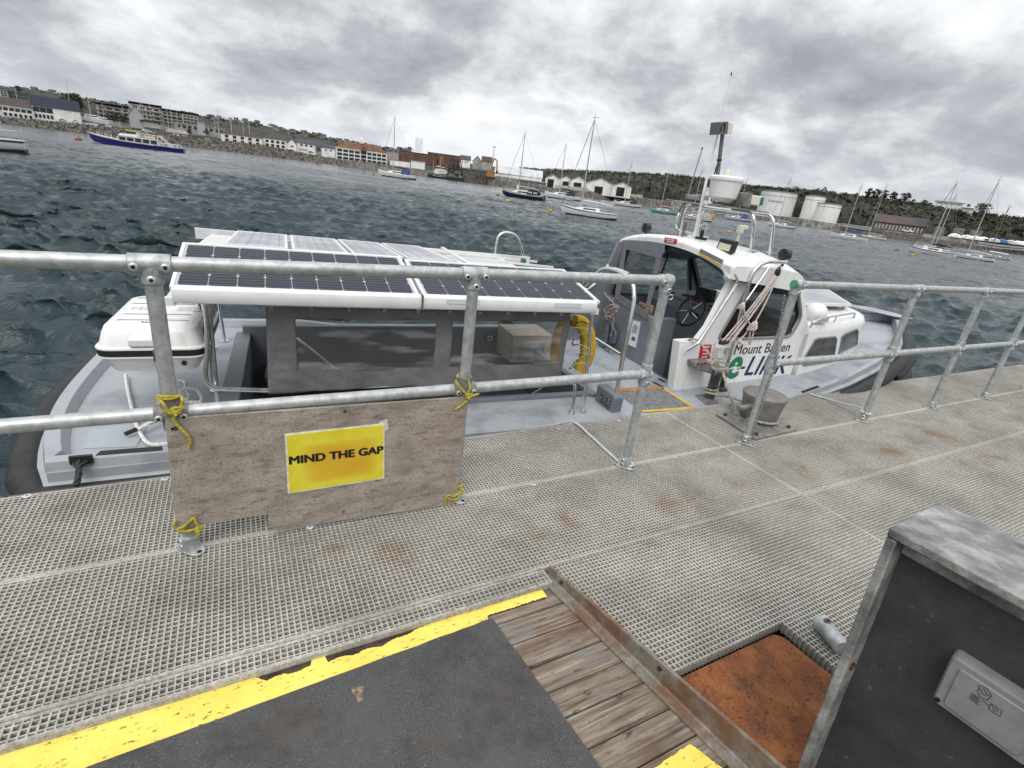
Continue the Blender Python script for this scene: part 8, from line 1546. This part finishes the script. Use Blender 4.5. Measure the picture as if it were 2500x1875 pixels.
mb = MB(); mb.box((-.09*u, -.078*u, .140*u), (.16*u, .006*u, .026*u)); bn_ = build('yellow_banner', mb, mat('banner_yellow', (.50, .46, .20), .6), FE, smooth=False); mb = MB(); put_text(mb, 'FERRY', V3((-.163*u, -.0825*u, .131*u)), V3((1, 0, 0)), V3((0, 0, 1)), .07*u, .019*u, bold=.03); build('banner_lettering', mb, NVY, bn_, smooth=False)
mb = MB(); wr = .045
for s in (-1, 1):
    mb.tube([(-.24*u, s*.078*u, .165*u), (-.02*u, s*.078*u, .170*u)], wr, 4)
    for k in range(6): mb.tube([((-.24+.044*k)*u, s*.078*u, .118*u), ((-.24+.044*k)*u, s*.078*u, .167*u)], wr, 4)
    for k in range(5): mb.tube([((-.45+.05*k)*u, s*.085*u, .05*u), ((-.45+.05*k)*u, s*.085*u, .09*u)], wr, 4)
    mb.tube([(-.45*u, s*.085*u, .088*u), (-.25*u, s*.085*u, .09*u)], wr, 4)
    for k in range(4): mb.tube([(.24*u+.055*k*u, s*(.085-.018*k)*u, (.07+.008*k)*u), (.24*u+.055*k*u, s*(.085-.018*k)*u, (.11+.008*k)*u)], wr, 4)
build('deck_rails', mb, WHT, FE)
for k, x in enumerate((-.205, -.27)): mb = MB(); c = (x*u, -.083*u, .150*u); mb.tube([(c[0]+.013*u*math.cos(a), c[1], c[2]+.013*u*math.sin(a)) for a in np.linspace(0, 2*PI, 14, endpoint=False)], .004*u, 6, closed=True); build('life_ring', mb, mat('life_ring_orange', (.50, .12, .03), .6), FE)
for s in (-1, 1): mb = MB(); mb.beam((-.25*u, s*.05*u, .165*u), (-.37*u, s*.05*u, .05*u), .012*u, .006*u); build('companion_stair', mb, WHT, FE, smooth=False)
mb = MB(); mb.loft([[(.10*u, -.05*u, .118*u), (.19*u, -.04*u, .118*u), (.19*u, .04*u, .118*u), (.10*u, .05*u, .118*u)], [(.11*u, -.045*u, .142*u), (.17*u, -.035*u, .142*u), (.17*u, .035*u, .142*u), (.11*u, .045*u, .142*u)]]); build('raft_locker', mb, WHT, FE, bevel=.08)
mb = MB(); mb.tube([(.03*u, 0, .19*u), (.03*u, 0, .235*u)], .06, 5); mb.beam((.03*u, -.02*u, .215*u), (.03*u, .02*u, .215*u), .08, .08); build('signal_mast', mb, BLK, FE)
# buoys
BUY = {'yellow': mat('buoy_yellow', (.50, .33, .02), .6, 0, .3, 3), 'orange': mat('buoy_orange', (.42, .17, .03), .6, 0, .3, 3), 'red': mat('buoy_red', (.32, .02, .015), .6), 'brown': mat('buoy_brown', (.16, .10, .05), .7, 0, .4, 3)}
def buoy(label, q, d, wpx, c, form='drum'):
    p = at(*q, d=d); w_ = np.linalg.norm((at(q[0]+wpx, q[1], d=d)-p)[:2]); t = thing('mooring_buoy', label, 'buoy', (p[0], p[1], WL), rz=rsd.rand()*3, local=True, group='mooring buoys'); mb = MB(); r = w_/2
    if form == 'drum': mb.tube([(-r, 0, r*.22), (-r*.9, 0, r*.22), (r*.9, 0, r*.22), (r, 0, r*.22)], [r*.5, r*.62, r*.62, r*.5], 12)
    elif form == 'cone': mb.lathe([(r, -.2), (r, r*.4), (r*.12, r*2.2), (.02, r*2.3)], (0, 0, 0), 14)
    else: mb.ell((0, 0, r*.25), (r, r*.8, r*.62), 12, 8)
    build('float', mb, BUY[c], t); mb = MB(); mb.tube([(0, 0, r*.7), (r*.1, 0, r*1.15)], r*.09, 6); mb.tube([(r*.1+r*.15*math.cos(a), 0, r*1.2+r*.15*math.sin(a)) for a in np.linspace(0, 2*PI, 10, endpoint=False)], r*.05, 5, closed=True); build('ring', mb, ANTI, t)
for a in (('small brown yellow buoy at the bow of the navy yacht', k3(745, 715), 93, 10, 'brown', 'drum'), ('yellow drum buoy below the navy yacht', k3(834, 768), 70, 13, 'yellow', 'drum'), ('big bright yellow buoy left of the nearest sloop', k3(1178, 846), 55, 17, 'yellow', 'drum'), ('orange yellow buoy seen under the roof arch', k4(1130, 795), 65, 15, 'orange', 'ball'), ('small brown buoy below the sea green yacht', k4(482, 632), 120, 9, 'brown', 'ball'), ('brown orange buoy below the yacht with orange float', k4(720, 688), 96, 11, 'brown', 'ball'), ('orange buoy left of the blue covered yacht at right', k5(190, 642), 112, 10, 'orange', 'ball'), ('brown can buoy left of the black striped yacht', k5(940, 786), 86, 14, 'brown', 'drum'), ('yellow buoy below the black striped yacht', k5(1102, 836), 75, 15, 'yellow', 'drum'), ('red float at the bow of the blue ferry', k1(665, 592), 146, 19, 'red', 'ball'), ('small red cone buoy off the rock slope', k2(875, 512), 300, 6, 'red', 'cone'), ('dark buoy beside the white yacht off the hotel', k2(1582, 657), 150, 7, 'brown', 'ball'), ('dark red buoy at the bow of the white yacht off the hotel', k2(1355, 614), 168, 7, 'red', 'ball')): buoy(*a)
t = thing('rowing_boat', 'small red rowing boat below the sea wall right of the green yacht', 'boat', tuple(at(*k4(515, 540), d=300)[:2])+(WL,), rz=-.7, local=True); mb = MB(); mb.loft([[(x, -w_, z), (x, -w_*.7, 0), (x, w_*.7, 0), (x, w_, z)] for x, w_, z in ((-2.6, .7, 1.0), (0, 1.0, .9), (2, .7, 1.1), (2.9, .05, 1.4))]); build('hull', mb, mat('red_dinghy', (.25, .03, .03), .5), t)
